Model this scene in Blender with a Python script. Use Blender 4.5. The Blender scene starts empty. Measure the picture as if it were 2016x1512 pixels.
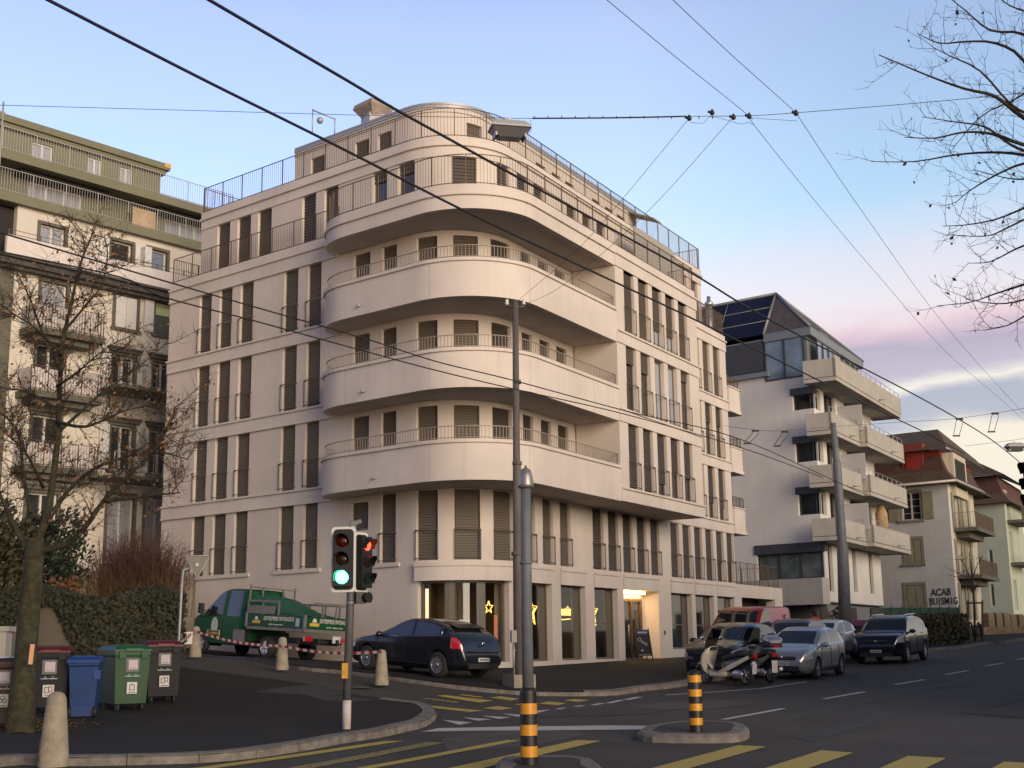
import bpy, bmesh, math, random
import numpy as np
from mathutils import Vector, Matrix
from mathutils.geometry import delaunay_2d_cdt
R = math.radians
random.seed(7)
S = bpy.context.scene
COL = S.collection

# ------------------------------------------------------------------ camera
F, PITCH, ROLL, EYE = 2568.6, R(11.391), R(-0.7858), 1.6
cf = Vector((0, math.cos(PITCH), math.sin(PITCH)))
cu0 = Vector((0, -math.sin(PITCH), math.cos(PITCH)))
cx = math.cos(ROLL) * Vector((1, 0, 0)) + math.sin(ROLL) * cu0
cu = -math.sin(ROLL) * Vector((1, 0, 0)) + math.cos(ROLL) * cu0
CAM = Vector((0, 0, EYE))
cd = bpy.data.cameras.new('camera'); cam = bpy.data.objects.new('camera', cd); COL.objects.link(cam)
m = Matrix((cx, cu, -cf)).transposed().to_4x4(); m.translation = CAM
cam.matrix_world = m
cd.sensor_width = 36; cd.lens = F / 2016 * 36; cd.clip_start = .1; cd.clip_end = 3000
S.camera = cam
# ------------------------------------------------------------------ light
SUN_EL, SUN_AZ = R(10), R(147)          # azimuth measured from +Y towards +X: behind the viewer, to the right
W = bpy.data.worlds.new('World'); S.world = W; W.use_nodes = True
nt = W.node_tree; N = nt.nodes; LK = nt.links
bg = N['Background']
sky = N.new('ShaderNodeTexSky'); sky.sky_type = 'NISHITA'; sky.sun_disc = False
sky.sun_elevation = SUN_EL; sky.sun_rotation = SUN_AZ; sky.air_density = 1.0; sky.dust_density = .6; sky.ozone_density = 2.0
tc = N.new('ShaderNodeTexCoord')
sep = N.new('ShaderNodeSeparateXYZ'); LK.new(tc.outputs['Generated'], sep.inputs[0])
def wramp(stops, src, interp='LINEAR'):
    r = N.new('ShaderNodeValToRGB'); r.color_ramp.interpolation = interp
    e = r.color_ramp.elements
    while len(e) < len(stops): e.new(.5)
    for k, (p, c) in enumerate(stops): e[k].position = p; e[k].color = (c, c, c, 1) if isinstance(c, (int, float)) else (*c, 1)
    LK.new(src, r.inputs[0]); return r.outputs[0]
def wmath(op, a, b):
    n = N.new('ShaderNodeMath'); n.operation = op
    for i, v in enumerate((a, b)):
        if isinstance(v, (int, float)): n.inputs[i].default_value = v
        else: LK.new(v, n.inputs[i])
    return n.outputs[0]
def wmix(fac, a, b, mode='MIX'):
    n = N.new('ShaderNodeMix'); n.data_type = 'RGBA'; n.blend_type = mode
    for i, v in ((0, fac), (6, a), (7, b)):
        if isinstance(v, (int, float)): n.inputs[i].default_value = v
        elif isinstance(v, tuple): n.inputs[i].default_value = (*v, 1)
        else: LK.new(v, n.inputs[i])
    return n.outputs[2]
# clear winter dusk: Nishita tinted by elevation, with thin pink and mauve cloud banks low to the right
tint = wramp([(0.0, (2.4, 1.8, 1.7)), (.16, (2.5, 1.9, 1.8)), (.26, (2.55, 2.0, 1.9)), (.32, (2.3, 1.98, 2.0)), (.45, (2.5, 1.98, 2.15)), (.54, (1.9, 1.55, 1.65)), (.68, (.95, .82, .85)), (1.0, (.6, .55, .58))], sep.outputs[2])
azr = wramp([(.0, (.82, .76, .90)), (.16, (.82, .76, .88)), (.35, (.86, .79, .84)), (.54, (.94, .85, .74)), (.71, (.79, .78, .68)), (1.0, (.78, .78, .72))], wmath('ADD', sep.outputs[0], .45))
base = wmix(1.0, wmix(1.0, sky.outputs[0], tint, 'MULTIPLY'), azr, 'MULTIPLY')
base = wmix(1.0, base, wramp([(0.0, .55), (.5, 1.0)], wmath('ADD', wmath('MULTIPLY', sep.outputs[1], 1.0), .45)), 'MULTIPLY')
mp = N.new('ShaderNodeMapping'); mp.inputs['Scale'].default_value = (2.6, 2.6, 9.0); mp.inputs['Location'].default_value = (.35, .1, .2)
LK.new(tc.outputs['Generated'], mp.inputs[0])
nz = N.new('ShaderNodeTexNoise'); nz.inputs['Scale'].default_value = 2.0; nz.inputs['Detail'].default_value = 5; nz.inputs['Roughness'].default_value = .5
LK.new(mp.outputs[0], nz.inputs['Vector'])
elev = wmath('ADD', sep.outputs[2], wmath('MULTIPLY', wmath('SUBTRACT', nz.outputs[0], .5), .085))
alp = wramp([(.0, .9), (.225, .95), (.27, .55), (.33, .0)], elev, 'EASE')
rgt = wramp([(.02, .0), (.20, 1.0)], sep.outputs[0], 'EASE')
cm = wmath('MULTIPLY', alp, rgt)
ccol = wramp([(.05, (4.0, 3.5, 2.9)), (.138, (4.4, 4.0, 3.3)), (.150, (2.2, 2.3, 2.7)), (.164, (2.1, 2.2, 2.7)), (.176, (4.3, 4.0, 3.6)), (.190, (2.6, 2.4, 2.9)), (.215, (2.3, 2.0, 2.6)), (.232, (3.9, 2.9, 3.2)), (.250, (4.3, 3.6, 3.7)), (.30, (3.7, 3.5, 4.0))], elev)
CLOUD = wmix(cm, base, ccol)
LK.new(CLOUD, bg.inputs[0]); bg.inputs[1].default_value = .12
sd = bpy.data.lights.new('sun', 'SUN'); sd.energy = 1.95; sd.angle = R(36); sd.color = (1, .82, .62)
sun = bpy.data.objects.new('sun', sd); COL.objects.link(sun)
sdir = Vector((math.sin(SUN_AZ) * math.cos(SUN_EL), math.cos(SUN_AZ) * math.cos(SUN_EL), math.sin(SUN_EL)))
sun.rotation_euler = sdir.to_track_quat('Z', 'Y').to_euler(); sun.location = (20, -30, 40)
S.view_settings.view_transform = 'Standard'; S.view_settings.look = 'None'
S.view_settings.exposure = 0.88; S.view_settings.gamma = 1; S.view_settings.use_curve_mapping = False
S.cycles.max_bounces = 6; S.cycles.diffuse_bounces = 3; S.cycles.glossy_bounces = 3; S.cycles.transmission_bounces = 4; S.cycles.transparent_max_bounces = 8

# ------------------------------------------------------------------ survey: rays of the photograph meeting known surfaces
def ray(px, py): return (px - 1008) * cx - (py - 756) * cu + F * cf
def onz(px, py, z): d = ray(px, py); return CAM + d * ((z - EYE) / d.z)
def atD(px, py, D): d = ray(px, py); return CAM + d * (D / math.hypot(d.x, d.y))
def onvert(px, py, Q, dv):
    d = ray(px, py); n = (-dv[1], dv[0])
    return CAM + d * (((Q[0]) * n[0] + (Q[1]) * n[1]) / (d.x * n[0] + d.y * n[1]))
_GP = np.array([(.2,18.7,-.12),(3.2,23.5,.0),(-6.5,18,.05),(8,18,-.15),(0,8,-.35),(-10,10,-.1),(10,8,-.5),(-3,24,.17),(-8,27,.44),(8.7,38.5,.55),(13.7,46.8,.83),(5.2,37.5,.58),
 (-2.07,35,.77),(-4.08,36.65,.95),(-3.3,33,.69),(-6.3,35.6,1.05),(-9.3,38.2,1.42),(-8.3,32.7,1.04),(-7.7,30,.73),(.1,33.5,.46),(-.8,41.5,.78),(2.3,47,.82),(4.5,51,.88),(8,59,.98),(12,66,1.15),
 (-8.6,45,1.24),(-11,47,1.43),(-14,50,1.7),(-25,60,2.6),(26,68,1.5),(18,52,1.0),(40,90,2.5),(15,80,1.7),(30,40,.6),(-20,30,1.3),(-20,20,.4),(25,20,-.3)])
def _U(r2): return np.where(r2 > 1e-12, r2 * np.log(r2 + 1e-12), 0)
_n = len(_GP); _X = _GP[:, :2] / 10
_A = np.block([[_U(((_X[:, None] - _X[None]) ** 2).sum(-1)) + .006 * np.eye(_n), np.c_[np.ones(_n), _X]], [np.c_[np.ones(_n), _X].T, np.zeros((3, 3))]])
_W = np.linalg.solve(_A, np.r_[_GP[:, 2], 0, 0, 0])
def gz(x, y):
    q = np.array([min(max(x, -34), 50), min(max(y, 4), 100)]) / 10
    return float(_U(((_X - q) ** 2).sum(-1)) @ _W[:_n] + _W[_n] + q @ _W[_n + 1:])
def gnd(px, py, dz=0.0):
    d = ray(px, py); d = d / math.hypot(d.x, d.y)
    a, b = 4.0, None
    t = 4.0
    while t < 140:
        p = CAM + d * t
        if p.z <= gz(p.x, p.y) + dz: b = t; break
        a = t; t += .5
    if b is None: return CAM + d * 140
    for _ in range(24):
        mth = (a + b) / 2; p = CAM + d * mth
        if p.z <= gz(p.x, p.y) + dz: b = mth
        else: a = mth
    return CAM + d * b
KERB = .12

# ------------------------------------------------------------------ materials
_mats = {}
def mat(name, col, rough=.8, metal=0.0, var=0.0, scale=3.0, bump=0.0, bscale=60.0, spec=.5, emit=None, es=1.0, col2=None, coat=0.0, detail=4.0, lo=.38, hi=.66, stretch=None, coords='Object'):
    if name in _mats: return _mats[name]
    M = bpy.data.materials.new(name); M.use_nodes = True; t = M.node_tree; n = t.nodes; l = t.links
    b = n['Principled BSDF']; b.inputs['Base Color'].default_value = (*col, 1); b.inputs['Roughness'].default_value = rough
    b.inputs['Metallic'].default_value = metal; b.inputs['Specular IOR Level'].default_value = spec
    if coat: b.inputs['Coat Weight'].default_value = coat; b.inputs['Coat Roughness'].default_value = .04
    if var or col2 or bump:
        c = n.new('ShaderNodeTexCoord'); vec = c.outputs[coords]
        if stretch:
            mm = n.new('ShaderNodeMapping'); mm.inputs['Scale'].default_value = stretch; l.new(vec, mm.inputs[0]); vec = mm.outputs[0]
    if var or col2:
        z = n.new('ShaderNodeTexNoise'); z.inputs['Scale'].default_value = scale; z.inputs['Detail'].default_value = detail; z.inputs['Roughness'].default_value = .62
        l.new(vec, z.inputs['Vector'])
        r = n.new('ShaderNodeValToRGB'); e = r.color_ramp.elements; e[0].position = lo; e[1].position = hi
        c2 = col2 or tuple(min(1, v * (1 + var)) for v in col); c1 = col if col2 else tuple(v * (1 - var) for v in col)
        e[0].color = (*c1, 1); e[1].color = (*c2, 1)
        l.new(z.outputs[0], r.inputs[0]); l.new(r.outputs[0], b.inputs['Base Color'])
    if bump:
        z2 = n.new('ShaderNodeTexNoise'); z2.inputs['Scale'].default_value = bscale; z2.inputs['Detail'].default_value = 3; l.new(vec, z2.inputs['Vector'])
        bp = n.new('ShaderNodeBump'); bp.inputs['Strength'].default_value = bump; bp.inputs['Distance'].default_value = .02; l.new(z2.outputs[0], bp.inputs['Height']); l.new(bp.outputs[0], b.inputs['Normal'])
    if emit: b.inputs['Emission Color'].default_value = (*emit, 1); b.inputs['Emission Strength'].default_value = es
    _mats[name] = M; return M
def weathered(name, col, dark, rough=.85, vscale=1.2, streak=.35):
    """render with faint large mottling, vertical rain streaks and fine grain"""
    if name in _mats: return _mats[name]
    M = bpy.data.materials.new(name); M.use_nodes = True; t = M.node_tree; n = t.nodes; l = t.links; b = n['Principled BSDF']
    b.inputs['Roughness'].default_value = rough; b.inputs['Specular IOR Level'].default_value = .25
    c = n.new('ShaderNodeTexCoord')
    z = n.new('ShaderNodeTexNoise'); z.inputs['Scale'].default_value = vscale; z.inputs['Detail'].default_value = 6; l.new(c.outputs['Object'], z.inputs[0])
    mm = n.new('ShaderNodeMapping'); mm.inputs['Scale'].default_value = (3.2, 3.2, .15); l.new(c.outputs['Object'], mm.inputs[0])
    z2 = n.new('ShaderNodeTexNoise'); z2.inputs['Scale'].default_value = 1.6; z2.inputs['Detail'].default_value = 5; l.new(mm.outputs[0], z2.inputs[0])
    r1 = n.new('ShaderNodeValToRGB'); r1.color_ramp.elements[0].position = .3; r1.color_ramp.elements[1].position = .75; l.new(z.outputs[0], r1.inputs[0])
    r2 = n.new('ShaderNodeValToRGB'); r2.color_ramp.elements[0].position = .52; r2.color_ramp.elements[1].position = .80; l.new(z2.outputs[0], r2.inputs[0])
    m1 = n.new('ShaderNodeMix'); m1.data_type = 'RGBA'; m1.inputs[6].default_value = (*[v * .885 for v in col], 1); m1.inputs[7].default_value = (*[min(1, v * 1.06) for v in col], 1); l.new(r1.outputs[0], m1.inputs[0])
    mu = n.new('ShaderNodeMath'); mu.operation = 'MULTIPLY'; mu.inputs[1].default_value = streak; l.new(r2.outputs[0], mu.inputs[0])
    m2 = n.new('ShaderNodeMix'); m2.data_type = 'RGBA'; m2.inputs[7].default_value = (*dark, 1); l.new(mu.outputs[0], m2.inputs[0]); l.new(m1.outputs[2], m2.inputs[6]); l.new(m2.outputs[2], b.inputs['Base Color'])
    z3 = n.new('ShaderNodeTexNoise'); z3.inputs['Scale'].default_value = 55; z3.inputs['Detail'].default_value = 3; l.new(c.outputs['Object'], z3.inputs[0])
    bp = n.new('ShaderNodeBump'); bp.inputs['Strength'].default_value = .25; bp.inputs['Distance'].default_value = .01; l.new(z3.outputs[0], bp.inputs['Height']); l.new(bp.outputs[0], b.inputs['Normal'])
    _mats[name] = M; return M
def glassy(name, tint, trans=.75):
    """window pane: partly see-through, partly mirror by Fresnel"""
    if name in _mats: return _mats[name]
    M = bpy.data.materials.new(name); M.use_nodes = True; t = M.node_tree; n = t.nodes; l = t.links
    n.remove(n['Principled BSDF']); o = n['Material Output']
    tr = n.new('ShaderNodeBsdfTransparent'); tr.inputs[0].default_value = (*tint, 1)
    gl = n.new('ShaderNodeBsdfGlossy'); gl.inputs['Roughness'].default_value = .03; gl.inputs[0].default_value = (.9, .95, 1, 1)
    fr = n.new('ShaderNodeFresnel'); ge = n.new('ShaderNodeNewGeometry'); io = n.new('ShaderNodeMix'); io.inputs[2].default_value = 1.5; io.inputs[3].default_value = 1 / 1.5; l.new(ge.outputs['Backfacing'], io.inputs[0]); l.new(io.outputs[0], fr.inputs[0])
    mx = n.new('ShaderNodeMixShader'); l.new(fr.outputs[0], mx.inputs[0]); l.new(tr.outputs[0], mx.inputs[1]); l.new(gl.outputs[0], mx.inputs[2]); l.new(mx.outputs[0], o.inputs[0])
    _mats[name] = M; return M

# ------------------------------------------------------------------ mesh builder
_off = {}
class MB:
    def __init__(s): s.v = []; s.f = []; s.sm = set(); s.mi = {}
    def add(s, vs, fs, smooth=False):
        o = len(s.v); s.v += [tuple(p) for p in vs]
        for f in fs:
            if smooth: s.sm.add(len(s.f))
            s.f.append(tuple(i + o for i in f))
        return s
    def hexa(s, p): return s.add(p, [(0, 3, 2, 1), (4, 5, 6, 7), (0, 1, 5, 4), (1, 2, 6, 5), (2, 3, 7, 6), (3, 0, 4, 7)])
    def box(s, c, d, rz=0.0, tilt=None):
        x, y, z = d[0] / 2, d[1] / 2, d[2] / 2; Mx = Matrix.Rotation(rz, 3, 'Z')
        if tilt is not None: Mx = tilt
        return s.hexa([Vector(c) + Mx @ Vector(q) for q in ((-x, -y, -z), (x, -y, -z), (x, y, -z), (-x, y, -z), (-x, -y, z), (x, -y, z), (x, y, z), (-x, y, z))])
    def quad(s, *p): return s.add(p, [tuple(range(len(p)))])
    def prism(s, poly, z0, z1):
        n = len(poly); z0f = z0 if callable(z0) else (lambda x, y: z0); z1f = z1 if callable(z1) else (lambda x, y: z1)
        vs = [(x, y, z0f(x, y)) for x, y in poly] + [(x, y, z1f(x, y)) for x, y in poly]
        return s.add(vs, [tuple(range(n - 1, -1, -1)), tuple(range(n, 2 * n))] + [(i, (i + 1) % n, n + (i + 1) % n, n + i) for i in range(n)])
    def extr(s, poly3, d):
        n = len(poly3); d = Vector(d); a = [Vector(p) for p in poly3]
        return s.add(a + [p + d for p in a], [tuple(range(n - 1, -1, -1)), tuple(range(n, 2 * n))] + [(i, (i + 1) % n, n + (i + 1) % n, n + i) for i in range(n)])
    def tube(s, pts, r, n=8, cap=True, smooth=True):
        pts = [Vector(p) for p in pts]; k = len(pts); rs = r if isinstance(r, (list, tuple)) else [r] * k
        vs = []; prev = None
        for i, p in enumerate(pts):
            d = (pts[min(i + 1, k - 1)] - pts[max(i - 1, 0)]).normalized()
            if prev is None:
                a = Vector((0, 0, 1)) if abs(d.z) < .9 else Vector((1, 0, 0)); u = d.cross(a).normalized()
            else:
                u = prev - d * prev.dot(d); u = u.normalized() if u.length > 1e-6 else d.orthogonal().normalized()
            prev = u; w = d.cross(u)
            for j in range(n):
                t = 2 * math.pi * j / n; vs.append(p + (u * math.cos(t) + w * math.sin(t)) * rs[i])
        fs = [(i * n + j, i * n + (j + 1) % n, (i + 1) * n + (j + 1) % n, (i + 1) * n + j) for i in range(k - 1) for j in range(n)]
        s.add(vs, fs, smooth)
        if cap:
            o = len(s.v) - k * n; s.f.append(tuple(o + j for j in range(n - 1, -1, -1))); s.f.append(tuple(o + (k - 1) * n + j for j in range(n)))
        return s
    def lathe(s, c, prof, n=20, axis=None, smooth=True, cap=True):
        """profile of (radius, height) about axis through c"""
        c = Vector(c); ax = Vector(axis).normalized() if axis else Vector((0, 0, 1)); u = ax.orthogonal().normalized() if axis else Vector((1, 0, 0)); w = ax.cross(u)
        vs = [c + ax * h + (u * math.cos(2 * math.pi * j / n) + w * math.sin(2 * math.pi * j / n)) * r for r, h in prof for j in range(n)]
        k = len(prof)
        s.add(vs, [(i * n + j, i * n + (j + 1) % n, (i + 1) * n + (j + 1) % n, (i + 1) * n + j) for i in range(k - 1) for j in range(n)], smooth)
        if cap:
            o = len(s.v) - k * n
            s.f.append(tuple(o + j for j in range(n - 1, -1, -1))); s.f.append(tuple(o + (k - 1) * n + j for j in range(n)))
        return s
    def ball(s, c, r, n=12, k=8, smooth=True, rot=None):
        c = Vector(c); r = Vector((r, r, r)) if isinstance(r, (int, float)) else Vector(r); vs = []
        for i in range(k + 1):
            a = math.pi * i / k - math.pi / 2
            for j in range(n):
                t = 2 * math.pi * j / n; q = Vector((r.x * math.cos(a) * math.cos(t), r.y * math.cos(a) * math.sin(t), r.z * math.sin(a)))
                vs.append(c + (rot @ q if rot else q))
        return s.add(vs, [(i * n + j, i * n + (j + 1) % n, (i + 1) * n + (j + 1) % n, (i + 1) * n + j) for i in range(k) for j in range(n)], smooth)
    def loft(s, rings, closed=True, smooth=True, cap=True):
        n = len(rings[0]); o = len(s.v); vs = [p for r in rings for p in r]
        jj = n if closed else n - 1
        s.add(vs, [(i * n + j, i * n + (j + 1) % n, (i + 1) * n + (j + 1) % n, (i + 1) * n + j) for i in range(len(rings) - 1) for j in range(jj)], smooth)
        if cap and closed:
            s.f.append(tuple(o + j for j in range(n - 1, -1, -1))); s.f.append(tuple(o + (len(rings) - 1) * n + j for j in range(n)))
        return s
    def build(s, name, material, parent=None, label=None, world=True, kind=None):
        """parts of a thing are given in world coordinates unless world=False"""
        off = _off.get(parent.name, Vector((0, 0, 0))) if (parent and world) else Vector((0, 0, 0))
        me = bpy.data.meshes.new(name); me.from_pydata([tuple(Vector(p) - off) for p in s.v], [], s.f)
        if s.sm:
            fl = np.zeros(len(s.f), dtype=bool); fl[list(s.sm)] = True; me.polygons.foreach_set('use_smooth', fl)
        me.validate(); me.update()
        bm = bmesh.new(); bm.from_mesh(me); bmesh.ops.recalc_face_normals(bm, faces=bm.faces); bm.to_mesh(me); bm.free()
        if material: me.materials.append(material)
        o = bpy.data.objects.new(name, me); COL.objects.link(o)
        if parent: o.parent = parent; _off[o.name] = off if world else Vector((0, 0, 0))
        if label: o['label'] = label
        if kind: o['kind'] = kind
        return o
def thing(name, label, cat, loc=(0, 0, 0), rz=0.0, group=None):
    o = bpy.data.objects.new(name, None); COL.objects.link(o); o.empty_display_size = .2
    o.location = loc; o.rotation_euler = (0, 0, rz); o['label'] = label; o['category'] = cat
    if group: o['group'] = group
    _off[o.name] = Vector(loc); return o
def tag(o, label, cat, group=None):
    o['label'] = label; o['category'] = cat
    if group: o['group'] = group
    return o
def copy_tree(o, parent=None):
    c = o.copy(); COL.objects.link(c)
    if parent: c.parent = parent
    for ch in list(o.children): copy_tree(ch, c)
    return c
def text_mesh(txt, size, extrude=.004, shear=0.0, font_bold=0.0):
    cu_ = bpy.data.curves.new('txt', 'FONT'); cu_.body = txt; cu_.size = size; cu_.extrude = extrude; cu_.shear = shear; cu_.offset = font_bold
    cu_.align_x = 'CENTER'; cu_.align_y = 'CENTER'; cu_.resolution_u = 3
    t = bpy.data.objects.new('txt', cu_); COL.objects.link(t)
    dg = bpy.context.evaluated_depsgraph_get(); me = bpy.data.meshes.new_from_object(t.evaluated_get(dg))
    bpy.data.objects.remove(t); return me
def lettering(name, txt, size, origin, xdir, up, material, parent, local=False, width=None, **k):
    """letters standing on a surface: xdir runs along the line, up is the letters' up"""
    me = text_mesh(txt, size, **k); me.name = name
    x = Vector(xdir).normalized(); u = Vector(up).normalized(); n = x.cross(u)
    if width:
        w = max(v.co.x for v in me.vertices) - min(v.co.x for v in me.vertices); sx = width / max(w, 1e-4)
    else: sx = 1
    off = Vector((0, 0, 0)) if local else _off.get(parent.name, Vector((0, 0, 0)))
    for v in me.vertices: v.co = Vector(origin) + x * v.co.x * sx + u * v.co.y + n * v.co.z - off
    me.materials.clear(); me.materials.append(material)
    o = bpy.data.objects.new(name, me); COL.objects.link(o); o.parent = parent; return o
# ================================================================== ground, roads, pavements
M_road = mat('asphalt_road', (.050, .0445, .040), .82, var=0, col2=(.078, .069, .061), scale=.55, bump=.5, bscale=70, detail=9, lo=.3, hi=.72, spec=.35)
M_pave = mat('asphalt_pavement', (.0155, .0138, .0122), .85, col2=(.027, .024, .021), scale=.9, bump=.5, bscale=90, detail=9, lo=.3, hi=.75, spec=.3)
M_kerb = mat('granite_kerb', (.125, .113, .098), .85, col2=(.225, .205, .18), scale=5, bump=.4, bscale=40, detail=8)
def worn(name, col, cover=.42, under=(.058, .052, .046)):
    if name in _mats: return _mats[name]
    M = mat(name, col, .7, col2=col, scale=1); t = M.node_tree; r = [n for n in t.nodes if n.type == 'VALTORGB'][0]; z = [n for n in t.nodes if n.type == 'TEX_NOISE'][0]
    z.inputs['Scale'].default_value = 23; z.inputs['Detail'].default_value = 14; z.inputs['Roughness'].default_value = .75
    e = r.color_ramp.elements; e[0].position = cover - .04; e[0].color = (*under, 1); e[1].position = cover + .05; e[1].color = (*col, 1)
    k = e.new(.72); k.color = (*[v * .82 for v in col], 1); return M
M_yel = worn('yellow_road_paint', (.50, .38, .075), .36)
M_yel2 = worn('thin_yellow_road_paint', (.42, .33, .085), .50)
M_whi = worn('white_road_paint', (.52, .51, .49), .34)
def sheet(name, boundary, dz, material, step=1.0, kerb=0.0, kind='structure', grid=True, skirt_mat=None):
    """a sheet that follows the terrain inside a closed boundary, raised by dz; kerb > 0 adds its side faces"""
    pts = []
    for i in range(len(boundary)):
        a = Vector(boundary[i][:2]); b = Vector(boundary[(i + 1) % len(boundary)][:2]); n = max(1, int((b - a).length / step))
        pts += [a + (b - a) * (k / n) for k in range(n)]
    nb = len(pts); vs = list(pts)
    if grid:
        xs = [p.x for p in pts]; ys = [p.y for p in pts]; gx = max(step, (max(xs) - min(xs)) / 90)
        x = min(xs) + gx / 2
        while x < max(xs):
            y = min(ys) + gx / 2
            while y < max(ys):
                ins = False; j = nb - 1
                for i in range(nb):
                    if (pts[i].y > y) != (pts[j].y > y) and x < (pts[j].x - pts[i].x) * (y - pts[i].y) / (pts[j].y - pts[i].y) + pts[i].x: ins = not ins
                    j = i
                if ins: vs.append(Vector((x + .001, y)))
                y += gx
            x += gx
    r = delaunay_2d_cdt(vs, [(i, (i + 1) % nb) for i in range(nb)], [], 1, 1e-4)
    b = MB(); b.add([(p.x, p.y, gz(p.x, p.y) + dz) for p in r[0]], r[2])
    if kerb:
        for i in range(nb):
            p, q = pts[i], pts[(i + 1) % nb]
            b.quad((p.x, p.y, gz(p.x, p.y) + dz - kerb), (q.x, q.y, gz(q.x, q.y) + dz - kerb), (q.x, q.y, gz(q.x, q.y) + dz), (p.x, p.y, gz(p.x, p.y) + dz))
    o = b.build(name, material); o['kind'] = kind; return o
# terrain: one sheet to the horizon, fine near the junction
b = MB(); xs = [-600, -300, -150, -90, -60, -45] + [-34 + .8 * i for i in range(106)] + [56, 70, 100, 180, 350, 700]; ys = [-60, -30, -15, -5, 0] + [4 + .8 * i for i in range(121)] + [106, 120, 160, 260, 500, 900]
b.add([(x, y, gz(x, y) + max(0, y - 100) * .02) for y in ys for x in xs], [(j * len(xs) + i, j * len(xs) + i + 1, (j + 1) * len(xs) + i + 1, (j + 1) * len(xs) + i) for j in range(len(ys) - 1) for i in range(len(xs) - 1)], True)
b.build('road', M_road)['kind'] = 'structure'
G2 = lambda *q: [tuple(gnd(*p).xy) for p in q]
def smooth_line(p, n=4):
    p = [Vector(a[:2]) for a in p]; o = []
    for i in range(len(p) - 1):
        a, b_, c, d = p[max(i - 1, 0)], p[i], p[i + 1], p[min(i + 2, len(p) - 1)]
        for k in range(n):
            t = k / n; o.append(.5 * ((2 * b_) + (c - a) * t + (2 * a - 5 * b_ + 4 * c - d) * t * t + (3 * b_ - a - 3 * c + d) * t ** 3))
    return o + [p[-1]]
def kerbline(line, width=.30, dz=KERB, drop=.16, name='kerb', stone=1.0):
    """granite kerb stones laid along a line; the pavement lies on its left-hand side"""
    line = [Vector(p[:2]) for p in line]; b = MB(); acc = [0]
    for i in range(len(line) - 1): acc.append(acc[-1] + (line[i + 1] - line[i]).length)
    def at(s):
        for i in range(len(line) - 1):
            if acc[i + 1] >= s or i == len(line) - 2:
                t = (s - acc[i]) / max(acc[i + 1] - acc[i], 1e-6); d = (line[i + 1] - line[i]).normalized(); return line[i].lerp(line[i + 1], t), Vector((-d.y, d.x))
    s = 0
    while s < acc[-1] - .05:
        e = min(s + stone - .012, acc[-1]); n = max(1, int((e - s) / .34)); rings = []
        for k in range(n + 1):
            p, nn = at(s + (e - s) * k / n); q = p + nn * width; p2 = p + nn * .03; zp = gz(p.x, p.y); zq = gz(q.x, q.y)
            rings.append([(p.x, p.y, zp - drop), (p.x, p.y, zp + dz - .02), (p2.x, p2.y, zp + dz + .012), (q.x, q.y, zq + dz + .012), (q.x, q.y, zq - drop)])
        b.loft(rings, True, False); s += stone
    o = b.build(name, M_kerb); o['kind'] = 'structure'; return o
# corner pavement on the left (bins, signal) and the pavement round the white building
k1 = [(-.0, 1509), (132, 1509), (420, 1501), (600, 1478), (662, 1466), (719, 1457), (756, 1451), (808, 1439), (838, 1431), (858, 1416), (857, 1408), (848, 1401), (831, 1394), (789, 1389), (749, 1384), (692, 1377), (614, 1358), (477, 1339), (356, 1322)]
K1 = G2(*k1); K1 = smooth_line([(-9.5, 15.2)] + K1 + [(K1[-1][0] - 5.4, K1[-1][1] + 4.45), (K1[-1][0] - 14, K1[-1][1] + 11.5)], 4)
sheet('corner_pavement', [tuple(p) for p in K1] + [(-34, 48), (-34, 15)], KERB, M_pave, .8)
kerbline([p for p in K1][:60], .28)
kerbline([p for p in K1][59:], .16, dz=.10)
k2 = [(356, 1286), (540, 1310), (672, 1327), (738, 1335), (764, 1339), (873, 1354), (987, 1366), (1052, 1370), (1130, 1371), (1211, 1369.5), (1268, 1361), (1357, 1350)]
K2 = G2(*k2); far = G2((1657, 1307), (1691, 1302), (1830, 1283), (1890, 1278), (1940, 1270), (2016, 1262))
K2 = [(K2[0][0] - 20, K2[0][1] + 16.4), (K2[0][0] - 8, K2[0][1] + 6.6)] + K2 + [tuple(Vector(K2[-1]).lerp(Vector(far[0]), .5))] + far + [(44, 98)]
K2 = smooth_line(K2, 4)
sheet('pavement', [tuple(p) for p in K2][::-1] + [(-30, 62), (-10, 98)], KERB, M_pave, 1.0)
kerbline([p for p in K2][:42], .13, dz=.09); kerbline([p for p in K2][41:], .26)
# manholes, patches and the roadmarkings
def patch(name, px, material, dz=.008): return sheet(name, G2(*px), dz, material, .5, grid=False)
M_pd = mat('dark_asphalt_patch', (.034, .030, .027), .85, col2=(.048, .043, .038), scale=2.2, bump=.4, bscale=80, detail=9)
M_pl = mat('light_asphalt_patch', (.085, .075, .067), .85, col2=(.060, .053, .047), scale=1.8, bump=.4, bscale=80, detail=9)
patch('asphalt_patch', [(1060, 1412), (1120, 1398), (1225, 1390), (1226, 1394), (1330, 1397), (1260, 1407), (1180, 1411)], M_pd)
patch('asphalt_patch', [(1236, 1393), (1300, 1383), (1420, 1378), (1500, 1384), (1400, 1396), (1330, 1397)], M_pl, .006)
patch('asphalt_patch', [(1890, 1404), (1935, 1385), (2016, 1361), (2060, 1352), (2060, 1362), (1990, 1384), (1935, 1399), (2060, 1412), (2060, 1418)], M_pd)
patch('asphalt_patch', [(870, 1455), (1000, 1430), (1160, 1446), (1040, 1470), (880, 1480)], M_pl, .005)
def pavepatch(px, m_): return sheet('asphalt_patch', G2(*px), KERB + .006, m_, .5, grid=False)
M_pl2 = mat('greyed_pavement_patch', (.045, .040, .035), .85, col2=(.032, .028, .025), scale=2.5, detail=9)
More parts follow.
